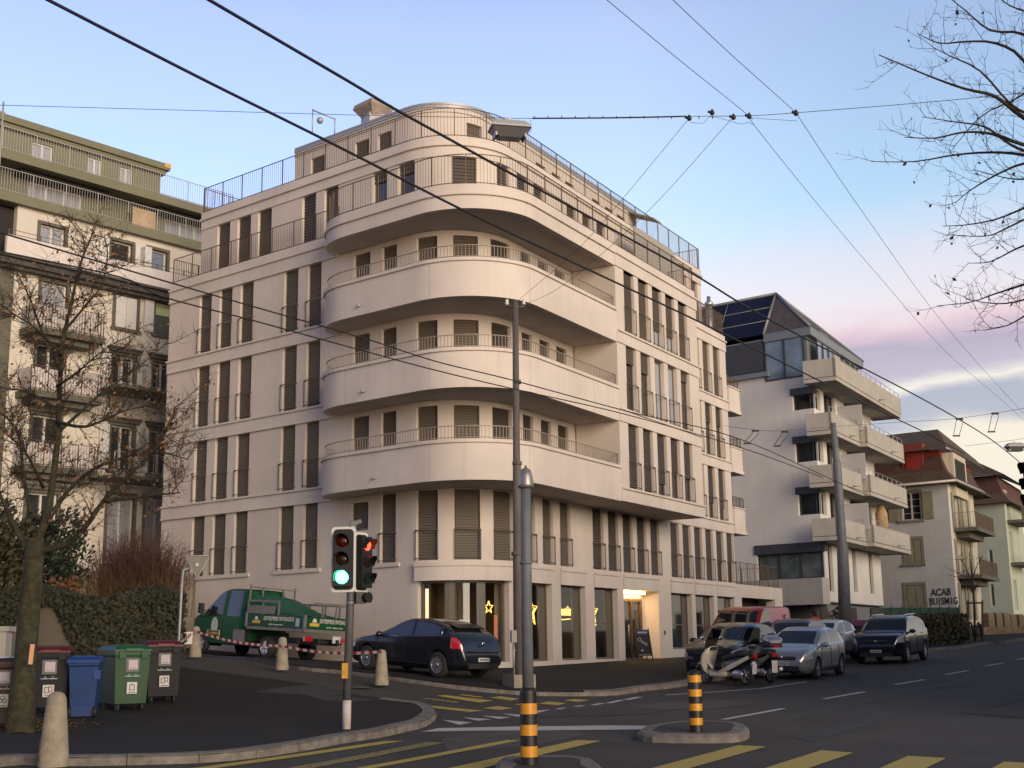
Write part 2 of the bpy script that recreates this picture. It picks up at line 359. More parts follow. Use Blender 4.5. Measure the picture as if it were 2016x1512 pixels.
pavepatch([(500, 1374), (560, 1363), (615, 1359), (690, 1378), (620, 1381)], M_pl2); pavepatch([(600, 1380), (660, 1380), (745, 1390), (690, 1394), (640, 1391)], M_pl2)
def bars(px4, L, material, name='crossing_marking'):
    """far end edge p,q and a point the left edge runs towards; the bar is L long"""
    p, q, r = [gnd(*a).xy for a in px4]; d = (r - p).normalized(); return sheet(name, [tuple(p), tuple(p + d * L), tuple(q + d * L), tuple(q)], .009, material, .4, grid=False)
for f0, f1, to, m_ in [((758, 1459.6), (795, 1459.6), (600, 1483), M_yel), ((840, 1462), (876, 1463), (640, 1500), M_yel2), ((997, 1458), (1026, 1458), (707, 1512), M_yel), ((1136, 1458), (1184, 1459.6), (1000, 1488), M_yel),
                       ((1454, 1468), (1508, 1471), (1288, 1512), M_yel), ((1617, 1478), (1680, 1483), (1510, 1512), M_yel), ((1788, 1489), (1863, 1493.6), (1735, 1512), M_yel), ((1977, 1500.6), (2040, 1504), (1956, 1512), M_yel)]:
    bars((f0, f1, to), 5.2, m_)
for q in [[(858, 1370), (878, 1369), (970, 1380), (945, 1384)], [(771, 1384), (798, 1384.3), (953.6, 1400), (925, 1402.5)], [(903, 1368.5), (912, 1367.6), (952, 1373), (944, 1374)], [(965, 1374), (985, 1371.5), (1022, 1376.5), (1007, 1380)],
          [(950, 1395), (980, 1391), (1010, 1395), (985, 1398.5)], [(1060, 1386), (1079, 1382), (1114, 1385.2), (1099, 1389)], [(1110, 1379.5), (1129, 1377), (1161, 1378.8), (1139, 1382.7)], [(1012, 1388), (1024, 1386.4), (1062, 1390), (1050, 1391.5)]]:
    patch('crossing_marking', q, M_yel, .009)
patch('crossing_marking', [(830, 1376), (840, 1374.6), (905, 1382.5), (897, 1384.6)], M_yel2, .009)
for q in [[(870, 1418), (929, 1423), (904, 1428)], [(910, 1413), (968, 1416.8), (941, 1420)], [(948, 1409.8), (1006, 1412.8), (983, 1416.4)], [(987, 1405.6), (1040, 1408.6), (1020, 1412)], [(1028, 1401), (1084, 1398), (1060, 1404)],
          [(1091, 1396.6), (1104, 1394.2), (1116, 1394.2), (1103, 1397)], [(1127, 1392), (1140, 1389.6), (1153, 1389.6), (1141, 1392)], [(1161, 1389), (1180, 1385), (1192, 1385), (1174, 1389)], [(1191, 1385), (1218, 1378.6), (1231, 1378.6), (1205, 1385)], [(1226, 1378), (1252, 1372.6), (1266, 1372.6), (1240, 1378.4)]]:
    patch('give_way_marking', q, M_whi, .009)
patch('stop_line', [(829, 1441.4), (862, 1434.6), (1025, 1431), (1200, 1429), (1345, 1430.4), (1300, 1436.5), (1140, 1438.2), (960, 1439)], M_whi, .009)
def strip(px_a, px_b, w, name):
    a, b_ = gnd(*px_a).xy, gnd(*px_b).xy; d = (b_ - a).normalized(); n = Vector((-d.y, d.x)) * w / 2
    return sheet(name, [tuple(a + n), tuple(b_ + n), tuple(b_ - n), tuple(a - n)], .009, M_whi, .6, grid=False)
for a, c in [((1424, 1417), (1542, 1395.5)), ((1622, 1376.6), (1702, 1362.6)), ((1761, 1348.6), (1820, 1338.4)), ((1861, 1328.4), (1907, 1320.4)), ((1939, 1311.8), (1975, 1305.8)), ((2002, 1299), (2040, 1292.6))]: strip(a, c, .15, 'lane_marking')
for a, c in [((1310, 1369), (1422, 1361.8)), ((1422, 1361.8), (1500, 1356)), ((1500, 1356), (1588, 1343))]: strip(a, c, .11, 'parking_bay_line')
M_str = mat('tyre_darkened_asphalt', (.040, .036, .033), .8, col2=(.056, .050, .045), scale=1.3, bump=.4, bscale=70, detail=9)
for q in [[(1476, 1424), (1600, 1395), (1736, 1364), (1901, 1338), (1910, 1342), (1750, 1374), (1620, 1406), (1490, 1436)], [(1560, 1452), (1680, 1420), (1782, 1386), (1800, 1389), (1720, 1424), (1600, 1462)], [(1200, 1450), (1260, 1446), (1240, 1466), (1190, 1464)]]: patch('asphalt_patch', q, M_str, .005)
# traffic islands
def island(px, name='traffic_island'):
    p = smooth_line(G2(*px) + [G2(px[0])[0]], 3)[:-1]; c = sum(p, Vector((0, 0))) / len(p)
    inner = [c + (q - c) * (1 - .30 / max((q - c).length, .5)) for q in p]; mid = [c + (q - c) * (1 - .07 / max((q - c).length, .5)) for q in p]
    b = MB(); n = len(p)
    rings = [[(q.x, q.y, gz(q.x, q.y) + h) for q in P_] for P_, h in ((p, -.05), (p, .09), (mid, .135), (inner, .145), (inner, .10))]
    b.loft(rings, True, False, False); o = b.build(name, M_kerb); o['kind'] = 'structure'
    t = MB(); t.add([(q.x, q.y, gz(q.x, q.y) + .142) for q in inner], [tuple(range(n))]); o2 = t.build('island_paving', M_pd); o2['kind'] = 'structure'
island([(1253, 1456), (1275, 1441.5), (1360, 1432.5), (1454, 1436), (1476, 1450), (1456, 1461), (1397, 1463.5), (1285, 1462)])
island([(975, 1545), (978, 1516), (1005, 1505.5), (1100, 1504.5), (1150, 1508), (1178, 1518), (1185, 1545), (1080, 1570)])
# ================================================================== the rounded corner building
aL, bR = R(50.6036), R(29.608)
dL = Vector((-math.sin(aL), math.cos(aL))); dR = Vector((math.sin(bR), math.cos(bR)))
nL = Vector((-math.cos(aL), -math.sin(aL))); nR = Vector((dR.y, -dR.x))
B0 = Vector((-3.2, 41.7)); A0 = Vector((1.83, 43.87))
def PL(s, off=0.0): return B0 + dL * s + nL * off
def PR(t, off=0.0): return A0 + dR * t + nR * off
class Path:
    def __init__(s, pts, nrm, marks=None):
        s.p = pts; s.n = nrm; s.a = [0.0]
        for i in range(len(pts) - 1): s.a.append(s.a[-1] + (pts[i + 1] - pts[i]).length)
        s.L = s.a[-1]
    def at(s, u, out=0.0):
        a = s.a; i = 0
        if u <= 0: i = 0
        else:
            lo, hi = 0, len(a) - 2
            while lo < hi:
                m_ = (lo + hi + 1) // 2
                if a[m_] <= u: lo = m_
                else: hi = m_ - 1
            i = lo
        t = (u - a[i]) / max(a[i + 1] - a[i], 1e-9); n = s.n[i].lerp(s.n[i + 1], min(1, max(0, t))); n.normalize()
        return s.p[i].lerp(s.p[i + 1], t) + n * out
    def us(s, u0, u1): return [u0] + [x for x in s.a if u0 + 1e-4 < x < u1 - 1e-4] + [u1]
    def near(s, q):
        best = (9e9, 0)
        for i in range(len(s.p) - 1):
            d = s.p[i + 1] - s.p[i]; t = max(0, min(1, (q - s.p[i]).dot(d) / max(d.length_squared, 1e-9))); e = (s.p[i] + d * t - q).length
            if e < best[0]: best = (e, s.a[i] + t * d.length)
        return best[1]
    def px(s, x, y, z):
        best = (9e9, 0); u = 0
        while u < s.L:
            p = s.at(u); q = Vector((p.x, p.y, z)) - CAM; X = 1008 + F * q.dot(cx) / q.dot(cf); e = abs(X - x)
            if e < best[0]: best = (e, u)
            u += .02
        return best[1]
def corner_path(offL, offR, r, s_end, t_end, pre=None):
    # intersection of the two facade lines
    a = PL(0, offL); c = PR(0, offR); M_ = Matrix(((dL.x, -dR.x), (dL.y, -dR.y))); st = M_.inverted() @ (c - a); sc, tcn = st.x, st.y
    ang = math.acos(max(-1, min(1, nL.dot(nR)))); T = r * math.tan(ang / 2)
    pL = PL(sc + T, offL); cen = pL - nL * r
    pts, nr = [], []
    if pre: pts += [p for p, n in pre]; nr += [n for p, n in pre]
    else: pts.append(PL(s_end, offL)); nr.append(nL.copy())
    K = 16
    for k in range(K + 1):
        # slerp normals
        w = k / K; n = (nL * math.sin((1 - w) * ang) + nR * math.sin(w * ang)) / math.sin(ang); pts.append(cen + n * r); nr.append(n)
    pts.append(PR(t_end, offR)); nr.append(nR.copy())
    p = Path(pts, nr); p.offL, p.offR = offL, offR; p.uLt = p.near(pL); p.uRt = p.near(pts[-2])
    p.S = lambda s: p.near(PL(s, offL)); p.T = lambda t: p.near(PR(t, offR)); return p
def strip(b, path, u0, u1, z0, z1, o0, o1):
    rings = []
    for u in path.us(u0, u1):
        a, c = path.at(u, o0), path.at(u, o1); rings.append([(a.x, a.y, z0), (c.x, c.y, z0), (c.x, c.y, z1), (a.x, a.y, z1)])
    b.loft(rings, True, False)
def autosmooth(o, ang=30):
    me = o.data; me.polygons.foreach_set('use_smooth', np.ones(len(me.polygons), dtype=bool)); me.set_sharp_from_angle(angle=R(ang)); return o
def railing(b, path, u0, u1, z, h, out, post=1.25, bar=.125, pw=.036, bw=.010, top=.036, low=.06):
    us = path.us(u0, u1)
    if top:
        for zz, th in ((z + h - .03, top), (z + low, .03)):
            rings = []
            for u in us:
                a, c = path.at(u, out - top / 2), path.at(u, out + top / 2); rings.append([(a.x, a.y, zz), (c.x, c.y, zz), (c.x, c.y, zz + th * .6), (a.x, a.y, zz + th * .6)])
            b.loft(rings, True, False)
    n = max(1, round((u1 - u0) / bar)); k = max(1, round(post / bar)) if post else 10 ** 6
    for i in range(n + 1):
        u = u0 + (u1 - u0) * i / n; p = path.at(u, out); w = pw if (post and (i % k == 0 or i == n)) else bw
        q = path.at(min(u + .01, path.L), out) - path.at(max(u - .01, 0), out); b.box((p.x, p.y, z + h / 2 - .01), (w, w, h - .02), math.atan2(q.y, q.x))
M_wall = weathered('warm_white_render', (.60, .535, .475), (.43, .37, .315), .9, .5, .24)
M_band = weathered('pale_concrete_band', (.61, .55, .495), (.40, .345, .295), .85, .6, .30)
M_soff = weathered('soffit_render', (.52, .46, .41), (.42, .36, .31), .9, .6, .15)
M_blind = mat('taupe_metal_blind', (.118, .097, .073), .6, var=.08, scale=.7)
M_blind2 = mat('dark_taupe_blind', (.066, .054, .042), .6, var=.08, scale=.7)  # darker copy of the blind, recess shade put into its colour
M_frame = mat('bronze_window_frame', (.12, .10, .08), .5)
M_pane = mat('dark_window_pane', (.028, .030, .032), .04, var=.5, scale=.35, spec=.7)
M_litp = mat('lit_window_pane', (.5, .4, .2), .1, emit=(1, .72, .30), es=1.4)
M_rail = mat('bronze_railing', (.13, .088, .058), .55, metal=.2)
M_cap = mat('grey_metal_roof_edge', (.36, .36, .37), .5, metal=.4)
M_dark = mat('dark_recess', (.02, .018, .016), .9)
BLD = thing('corner_building', 'five-storey warm white apartment block with rounded corner balconies, slatted shutters and a lit cafe below', 'building', (-1, 44, .8))
Pin = corner_path(-1.43, -1.95, 2.3, 15.4, 21.2)
pre = [(PL(3.4 + 1.95 * math.cos(a), -1.43 + 1.43 * math.sin(a)), (nL * (math.sin(a) * 1.95) + dL * (math.cos(a) * 1.43)).normalized()) for a in [R(x) for x in range(0, 91, 10)]]
Pout = corner_path(0, -.1, 2.6, 0, 12.72, pre)
P5 = corner_path(-2.05, -2.4, 2.5, 14.25, 19.4)
P6 = corner_path(-3.9, -4.35, 2.1, 10.6, 16.3)
wallb, bandb = MB(), MB()
def pier_wall(b, path, ua, ub, z0, z1, opens, th=.32, base=None):
    """wall from ua to ub with storey-high openings [(u0,u1,zbottom,ztop)]"""
    u = ua
    for o in sorted(opens):
        if o[0] > u + .01: strip(b, path, u, o[0], z0, z1, -th, 0)
        if o[2] > z0 + .02: strip(b, path, o[0], o[1], z0, o[2], -th, -.004)
        if o[3] < z1 - .02: strip(b, path, o[0], o[1], o[3], z1, -th, -.004)
        u = o[1]
    if u < ub - .01: strip(b, path, u, ub, z0, z1, -th, 0)
def slats(b, p, q, n, z0, z1, lean=.034, h=.085):
    k = max(1, int((z1 - z0) / h)); h = (z1 - z0) / k
    for i in range(k):
        zt, zb = z1 - i * h, z1 - (i + 1) * h; a0, a1 = p, q; o = Vector((n.x, n.y)) * lean
        b.quad((a0.x, a0.y, zt), (a1.x, a1.y, zt), (a1.x + o.x, a1.y + o.y, zb), (a0.x + o.x, a0.y + o.y, zb))
        b.quad((a0.x + o.x, a0.y + o.y, zb), (a1.x + o.x, a1.y + o.y, zb), (a1.x, a1.y, zb), (a0.x, a0.y, zb))
rw = random.Random(3)
def window(path, u0, u1, z0, z1, blind=1.0, rail=True, deep=.16, name='french_window', parent=None, mb=None, pane=None, wall_n=None, railz=1.0, slat_h=.088, mf=None):
    """opening with frame and pane, a shutter let down by the fraction blind, a guard rail"""
    parent = parent or BLD
    p, q = path.at(u0, -deep), path.at(u1, -deep); d = (q - p); L = d.length; d.normalize(); n = Vector((d.y, -d.x))
    if n.dot(path.at((u0 + u1) / 2, 1) - path.at((u0 + u1) / 2, 0)) < 0: n = -n
    b = MB(); fw = .06; rz = math.atan2(d.y, d.x)
    def bar(a0, a1, za, zb, o0, o1):
        P_ = [p + d * a0 + n * o0, p + d * a1 + n * o0, p + d * a1 + n * o1, p + d * a0 + n * o1]
        b.hexa([(v.x, v.y, za) for v in P_] + [(v.x, v.y, zb) for v in P_])
    bar(0, fw, z0, z1, -.06, .0); bar(L - fw, L, z0, z1, -.06, .0); bar(fw, L - fw, z1 - fw, z1, -.06, .0); bar(fw, L - fw, z0, z0 + fw, -.06, .0)
    w = b.build(name, mf or M_frame, parent)
    b = MB(); a, c = p - n * .035, q - n * .035
    b.quad((a.x, a.y, z0), (c.x, c.y, z0), (c.x, c.y, z1), (a.x, a.y, z1)); b.build('window_pane', pane or M_pane, w)
    if blind > 0:
        b = MB(); a, c = p + d * .02 + n * .03, q - d * .02 + n * .03; zb = z1 - (z1 - z0 - .01) * blind
        slats(b, a, c, n, zb, z1 - .01, h=slat_h); b.build('slatted_shutter', mb or M_blind, w)
    if rail:
        b = MB(); a, c = p + n * (deep + .05) - d * .05, q + n * (deep + .05) + d * .05
        for zz, r_ in ((z0 + railz, .017), (z0 + .07, .012)): b.tube([(a.x, a.y, zz), (c.x, c.y, zz)], r_, 6)
        for e in (a + d * .015, c - d * .015):
            b.box((e.x, e.y, z0 + railz / 2), (.022, .022, railz), rz)
            for zz in (z0 + railz - .03, z0 + .07):
                k = e - n * .06; b.box((k.x, k.y, zz), (.03, .14, .04), rz)
        b.build('guard_rail', mat('dark_guard_rail', (.085, .07, .055), .55), w)
    return w
def opens_list(path, ivs, z0, z1): return [(min(a, c), max(a, c), z0, z1) for a, c in ivs]
# ---- floors one to four: openings along the wall
Lw = [(13.40, 12.62), (12.11, 11.32), (10.81, 10.02), (8.21, 7.41), (6.88, 6.12)]
Liv = [(Pin.S(a), Pin.S(c)) for a, c in Lw]
arcw = [(Pin.px(819, 0, 5.6), Pin.px(862, 0, 5.6)), (Pin.px(894.5, 0, 5.6), Pin.px(946, 0, 5.6))]
Rin = [(Pin.T(-1.40), Pin.T(-.32)), (Pin.T(.47), Pin.T(1.22)), (Pin.T(1.80), Pin.T(2.58)), (Pin.T(3.12), Pin.T(3.95))]
inner = [(Pin.S(4.40), Pin.S(3.54)), (Pin.S(2.95), Pin.S(2.21))] + arcw + Rin
F1R = [(Pin.T(5.80 + 1.36 * k), Pin.T(6.74 + 1.36 * k)) for k in range(5)] + [(Pin.T(13.38 + 1.36 * k), Pin.T(14.34 + 1.36 * k)) for k in range(6)]
RR = [(Pin.T(16.76 + 1.36 * k), Pin.T(17.66 + 1.36 * k)) for k in range(3)]
LEV = {2: (7.34, 9.80), 3: (10.32, 12.82), 4: (13.33, 15.80)}
uBay0, uBay1 = Pin.T(4.6), Pin.T(12.6)
# ground storey
shops = [(.78, 2.39), (3.08, 5.05), (5.81, 7.85), (8.43, 11.85), (13.19, 15.50), (15.95, 18.20), (18.63, 20.90)]
uSh0, uSh1 = Pin.px(822, 0, 2.5), Pin.px(1003, 0, 2.5)
gop = [(uSh0, uSh1, 1.12, 3.78)] + [(Pin.T(a), Pin.T(c), {3: .9}.get(i, 1.10 if i < 3 else 1.42), 3.78) for i, (a, c) in enumerate(shops)]
strip(wallb, Pin, 0, uSh0, .2, 4.42, -.32, 0)
pier_wall(wallb, Pin, uSh0, Pin.L, .2, 4.42, gop, .62)
# first floor
w1 = opens_list(Pin, Liv + inner[1:] + F1R, 4.45, 6.78) + [(inner[0][0], inner[0][1], 5.62, 6.60)]
pier_wall(wallb, Pin, 0, Pin.L, 4.42, 6.81, w1)
for i, (a, c) in enumerate(Liv): window(Pin, a, c, 4.45, 6.78, 1.0 if i else .99)
window(Pin, *inner[0], 5.62, 6.60, .9, False, slat_h=.07)
for a, c in inner[1:4]: window(Pin, a, c, 4.45, 6.78, 1)
window(Pin, *inner[4], 4.45, 6.78, 1)
for a, c in inner[5:]: window(Pin, a, c, 4.45, 6.78, 1)
for i, (a, c) in enumerate(F1R): window(Pin, a, c, 4.45, 6.78, [.97, 1, 1, 1, 1, 1, 1, 1, 1, .62, .55][i], mb=M_blind2, slat_h=.10)
for k, (z0, z1) in LEV.items():
    wz = opens_list(Pin, Liv + inner, z0, z1 - .02)
    if k in (2, 3, 4):
        wz = [(a, c, z0, (z1 - .02 if (a, c) in Liv else z0 + 2.29)) for a, c, _, _ in wz]
    wz = [w for w in wz if w[0] < uBay0] ; pier_wall(wallb, Pin, 0, uBay0, z0 - .02, z1, wz)
    pier_wall(wallb, Pin, uBay1, Pin.L, z0 - .02, z1, opens_list(Pin, RR, z0 + .02, z1 - .02))
    for a, c in Liv: window(Pin, a, c, z0 + .02, z1 - .02, 1)
    for i, (a, c) in enumerate(inner):
        bl = .45 if (k == 2 and i == 4) else 1.0
        window(Pin, a, c, z0, z0 + 2.29, bl, False, mb=M_blind if i < 4 else M_blind2, slat_h=.09)
    for i, (a, c) in enumerate(RR): window(Pin, a, c, z0 + .02, z1 - .02, {4: 1, 3: .35, 2: [.8, .7, .75][i]}[k], mb=M_blind if k == 4 else M_blind2)
    # bay
    bay = [(PR(5.28 + 1.355 * i), 0) for i in range(5)]
    bo = [(Pout.near(PR(5.28 + 1.355 * i, -.1)), Pout.near(PR(6.22 + 1.355 * i, -.1)), z0 + .02, z1 - .02) for i in range(5)]
    uB0 = Pout.near(PR(4.5, -.1)); pier_wall(wallb, Pout, uB0, Pout.L, z0 - .02, z1, bo, .3)
    for i, o in enumerate(bo):
        bl = {4: [1, 1, .98, .98, 1], 3: [.25, .3, .2, .2, .15], 2: [.97, .97, .8, .55, .6]}[k][i]
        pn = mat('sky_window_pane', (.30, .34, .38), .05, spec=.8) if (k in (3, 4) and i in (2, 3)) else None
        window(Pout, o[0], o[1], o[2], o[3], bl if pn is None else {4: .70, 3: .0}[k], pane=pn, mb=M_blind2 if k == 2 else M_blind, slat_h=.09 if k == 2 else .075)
    # bay side walls
    for t in (4.5 + .15, 12.72 - .15):
        a, c = PR(t, -.40), PR(t, -1.9); wallb.box(((a.x + c.x) / 2, (a.y + c.y) / 2, (z0 + z1) / 2 - .01), ((a - c).length, .3, z1 - z0 + .02), math.atan2(nR.y, nR.x))
# bands between the storeys
def band(path, u0, u1, z0, z1, lip=True, b=bandb, out=.05):
    strip(b, path, u0, u1, z0, z1 - .07, -.3, out)
    if lip: strip(b, path, u0, u1, z1 - .07, z1, -.3, out + .07)
    else: strip(b, path, u0, u1, z1 - .07, z1, -.3, out)
for zb, zl in ((6.81, 7.32), (9.80, 10.30), (12.82, 13.31), (15.80, 16.33)):
    uE = Pin.S(5.2); band(Pin, 0, uE, zb, zl); strip(bandb, Pin, 0, uE, zb - .05, zb, -.2, .09)
    band(Pin, uBay1 + .1, Pin.L, zb, zl); band(Pout, Pout.near(PR(4.5, -.1)), Pout.L, zb, zl, True)
strip(bandb, Pin, 0, Pin.near(PL(15.0, -1.43)), 4.38, 4.45, -.1, .04)
for ua, ub in ((Pin.S(13.6), Pin.S(9.8)), (Pin.S(8.4), Pin.S(5.9)), (Pin.S(3.2), Pin.S(2.0))): strip(bandb, Pin, ua, ub, 4.30, 4.42, 0.002, .08)
# shop fascias
strip(bandb, Pin, uSh0 - .05, uSh1 + .1, 3.77, 4.24, .003, .14); strip(bandb, Pin, uSh0 - .05, uSh1 + .1, 4.24, 4.36, .003, .18)
for a, c in shops:
    strip(bandb, Pin, Pin.T(a) - .04, Pin.T(c) + .04, 3.77, 4.25, .003, .06); strip(bandb, Pin, Pin.T(a) - .04, Pin.T(c) + .04, 4.25, 4.35, .003, .10)
autosmooth(wallb.build('wall', M_wall, BLD)); autosmooth(bandb.build('floor_band', M_band, BLD))
# core behind the walls, roofs and terraces
def block(path, out, z0, z1, name, m_, back=12.0, parent=BLD, ua=None, ub=None):
    b = MB(); pts = [path.at(u, out) for u in path.us(ua or 0, ub or path.L)]
    e0, e1 = pts[0] + dR * back * .95, pts[-1] - nR * (back * .8); b.prism([tuple(p) for p in pts] + [tuple(e1), tuple(e0)], z0, z1)
    return b.build(name, m_, parent)
block(Pin, -.34, 4.46, 15.9, 'inner_block', M_wall)
block(Pin, -.02, 15.86, 16.30, 'terrace_slab', M_soff)
block(P5, -.34, 16.2, 18.9, 'upper_block', M_wall)
block(P5, -.05, 18.95, 19.4, 'roof_slab', M_band)
block(P6, -.34, 19.3, 21.8, 'attic_block', M_wall, 9)
block(P6, .05, 21.9, 22.0, 'attic_roof', M_cap, 9)
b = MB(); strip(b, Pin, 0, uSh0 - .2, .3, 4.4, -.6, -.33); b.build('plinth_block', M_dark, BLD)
b = MB(); p = [PR(4.7, -.42), PR(12.5, -.42), PR(12.5, -2.0), PR(4.7, -2.0)]; b.prism([tuple(q) for q in p], 6.84, 15.9); b.build('bay_block', M_wall, BLD)
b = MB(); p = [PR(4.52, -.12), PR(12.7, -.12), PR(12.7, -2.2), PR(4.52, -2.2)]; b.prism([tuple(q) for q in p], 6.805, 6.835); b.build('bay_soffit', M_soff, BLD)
# curved corner balconies
uBE = Pout.near(PR(4.5, -.1))
for k, zb in ((2, 6.80), (3, 9.79), (4, 12.81)):
    b = MB(); strip(b, Pout, 0, uBE, zb, zb + 1.20, -.2, 0)
    par = autosmooth(b.build('balcony_parapet', M_band, BLD))
    b = MB(); strip(b, Pout, 0, uBE, zb + 1.20, zb + 1.31, -.24, .07); autosmooth(b.build('parapet_cap', M_band, par))
    b = MB(); railing(b, Pout, .12, uBE - .02, zb + 1.31, .46, -.09, post=0, bar=.125, bw=.016, top=.04); b.build('balcony_railing', mat('taupe_railing', (.27, .225, .18), .5), par)
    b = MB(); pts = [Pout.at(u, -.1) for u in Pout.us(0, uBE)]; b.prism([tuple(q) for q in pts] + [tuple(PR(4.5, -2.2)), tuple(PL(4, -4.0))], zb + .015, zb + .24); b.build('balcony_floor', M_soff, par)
    q = onz(686, {4: 596, 3: 764, 2: 934}[k], zb + .33); b = MB(); pp = PL((q.xy - B0).dot(dL), 0); b.tube([(pp.x, pp.y, zb + .33), (pp.x + nL.x * .13, pp.y + nL.y * .13, zb + .325)], .05, 10); b.build('drain_spout', M_cap, par)
    b = MB()
    for px_ in (680, 845, 1043):
        u = Pout.px(px_, 0, zb + .6); strip(b, Pout, u - .006, u + .006, zb + .02, zb + 1.19, -.02, .0015)
    b.build('joint', mat('joint_shadow', (.30, .26, .22), .9), par)  # thin darker strips mark the parapet joints
# fifth-floor terrace edge and railing, then its wall and roof edge
tb = MB()
strip(tb, Pout, 0, Pout.L, 15.80, 16.27, -.25, .0); strip(tb, Pout, 0, Pout.L, 16.27, 16.345, -.25, .08); strip(tb, Pout, 0, Pout.L, 16.345, 16.66, -.25, -.02)
uE = Pin.S(5.3); strip(tb, Pin, 0, uE, 16.335, 16.66, -.25, .02); strip(tb, Pin, uBay1 + .1, Pin.L, 16.335, 16.60, -.25, .02)
autosmooth(tb.build('terrace_parapet', M_band, BLD))
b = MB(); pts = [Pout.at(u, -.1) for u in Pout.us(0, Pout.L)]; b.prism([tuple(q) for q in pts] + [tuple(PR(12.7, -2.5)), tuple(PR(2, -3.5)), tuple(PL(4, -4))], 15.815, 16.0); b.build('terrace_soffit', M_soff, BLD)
b = MB(); railing(b, Pout, .5, Pout.L - .05, 16.66, 1.08, -.10, post=1.25); railing(b, Pin, .05, uE, 16.66, 1.08, -.08, post=1.25)
railing(b, Path([PL(15.33, -1.5), PL(15.33, -4.5)], [dL, dL]), 0, 3, 16.66, 1.08, 0, post=1.25); railing(b, Path([PR(12.66, -.2), PR(12.66, -1.9)], [dR, dR]), 0, 1.7, 16.66, 1.08, 0, post=1.2)
b.build('terrace_railing', M_rail, BLD)
b = MB(); railing(b, Pin, Pin.T(12.9), Pin.L - .05, 16.60, 1.15, -.08, post=1.0, bar=.06); railing(b, Path([PR(21.1, -2), PR(21.1, -7)], [dR, dR]), 0, 5, 16.60, 1.15, 0, post=1.0, bar=.06)
b.build('dark_terrace_railing', M_rail, BLD)
w5L = [(13.20, 12.38), (11.90, 11.06), (10.62, 9.78), (7.97, 7.19), (6.71, 5.93), (4.10, 3.33), (2.79, 1.98)]
w5 = [(P5.S(a), P5.S(c)) for a, c in w5L] + [(P5.px(891, 0, 17.6), P5.px(938, 0, 17.6))] + [(P5.T(a), P5.T(c)) for a, c in [(-.23, .50), (1.09, 1.88), (2.38, 3.18), (5.10, 5.95), (6.50, 7.28), (7.80, 8.62), (15.40, 16.25), (16.68, 17.55), (18.10, 18.96)]]
ub_ = MB(); pier_wall(ub_, P5, 0, P5.L, 16.3, 18.88, [(a, c, 16.4, 18.86) for a, c in w5]); autosmooth(ub_.build('upper_wall', M_wall, BLD))
for i, (a, c) in enumerate(w5):
    window(P5, a, c, 16.4, 18.86, [1, 1, 1, .95, .95, .15, .15, .93, .9, .9, .9, .9, .3, .9, 1, 1, 1][i], False, mb=M_blind if i < 3 or i > 13 else M_blind2, slat_h=.075 if i < 3 else .12)
b = MB(); p_ = P5.at(P5.T(6.30), -.1); q_ = P5.at(P5.T(6.62), .03)
strip(b, P5, P5.T(6.14), P5.T(6.46), 17.0, 18.3, -.02, .035); b.build('lit_lamp_panel', M_litp, BLD)
rb = MB(); strip(rb, P5, 0, P5.L, 18.88, 19.26, -.3, .05); strip(rb, P5, 0, P5.L, 19.26, 19.34, -.3, .14); strip(rb, P5, 0, P5.L, 19.34, 19.63, -.3, .05)
e = P5.at(0, 0); 
autosmooth(rb.build('roof_edge', M_band, BLD))
b = MB(); railing(b, P5, .03, P5.L - .03, 19.63, 1.12, -.03, post=1.25); railing(b, Path([PL(14.2, -2.1), PL(14.2, -7)], [dL, dL]), 0, 4.9, 19.63, 1.12, 0, post=1.25); railing(b, Path([PR(19.35, -2.5), PR(19.35, -7)], [dR, dR]), 0, 4.5, 19.63, 1.12, 0, post=1.25)
b.build('roof_railing', M_rail, BLD)
# attic
w6 = [(P6.S(a), P6.S(c)) for a, c in [(9.61, 8.78), (7.0, 6.19), (5.72, 4.95)]] + [(P6.T(a), P6.T(c)) for a, c in [(1.05, 1.92), (6.22, 7.08), (7.62, 8.45), (8.86, 9.70), (11.50, 12.33), (12.80, 13.66), (14.10, 14.98)]]
ab = MB(); pier_wall(ab, P6, 0, P6.L, 19.5, 21.75, [(a, c, 19.6, 21.40) for a, c in w6]); autosmooth(ab.build('attic_wall', M_wall, BLD))
for a, c in w6: window(P6, a, c, 19.6, 21.40, .95, False, name='attic_window')
ab = MB(); strip(ab, P6, 0, P6.L, 21.72, 21.78, -.3, .05); strip(ab, P6, 0, P6.L, 21.78, 22.03, -.3, .01); autosmooth(ab.build('attic_cornice', M_wall, BLD))
ab = MB(); strip(ab, P6, .0, P6.L, 22.03, 22.11, -.3, .04); strip(ab, P6, .5, P6.L - .3, 22.11, 22.24, -.8, -.25); autosmooth(ab.build('attic_roof_edge', M_cap, BLD))
b = MB(); a_, c_ = PR(15.6, -4.4), PR(15.4, -2.55); b.extr([(PR(15.3, -4.36).x, PR(15.3, -4.36).y, 21.85), (PR(16.6, -4.36).x, PR(16.6, -4.36).y, 21.85), (PR(16.2, -3.0).x, PR(16.2, -3.0).y, 21.25), (PR(15.3, -3.0).x, PR(15.3, -3.0).y, 21.25)], (0, 0, .06)); b.build('awning', mat('grey_awning_cloth', (.30, .28, .25), .9), BLD)
b = MB(); rg = []
for i in range(9):
    a = math.pi * i / 8; rg.append([(PR(9.0 + 6.0 * w, -2.36 + .15).x, PR(9.0 + 6.0 * w, -2.36 + .15).y, 16.9 + .0) for w in (0, 1)])
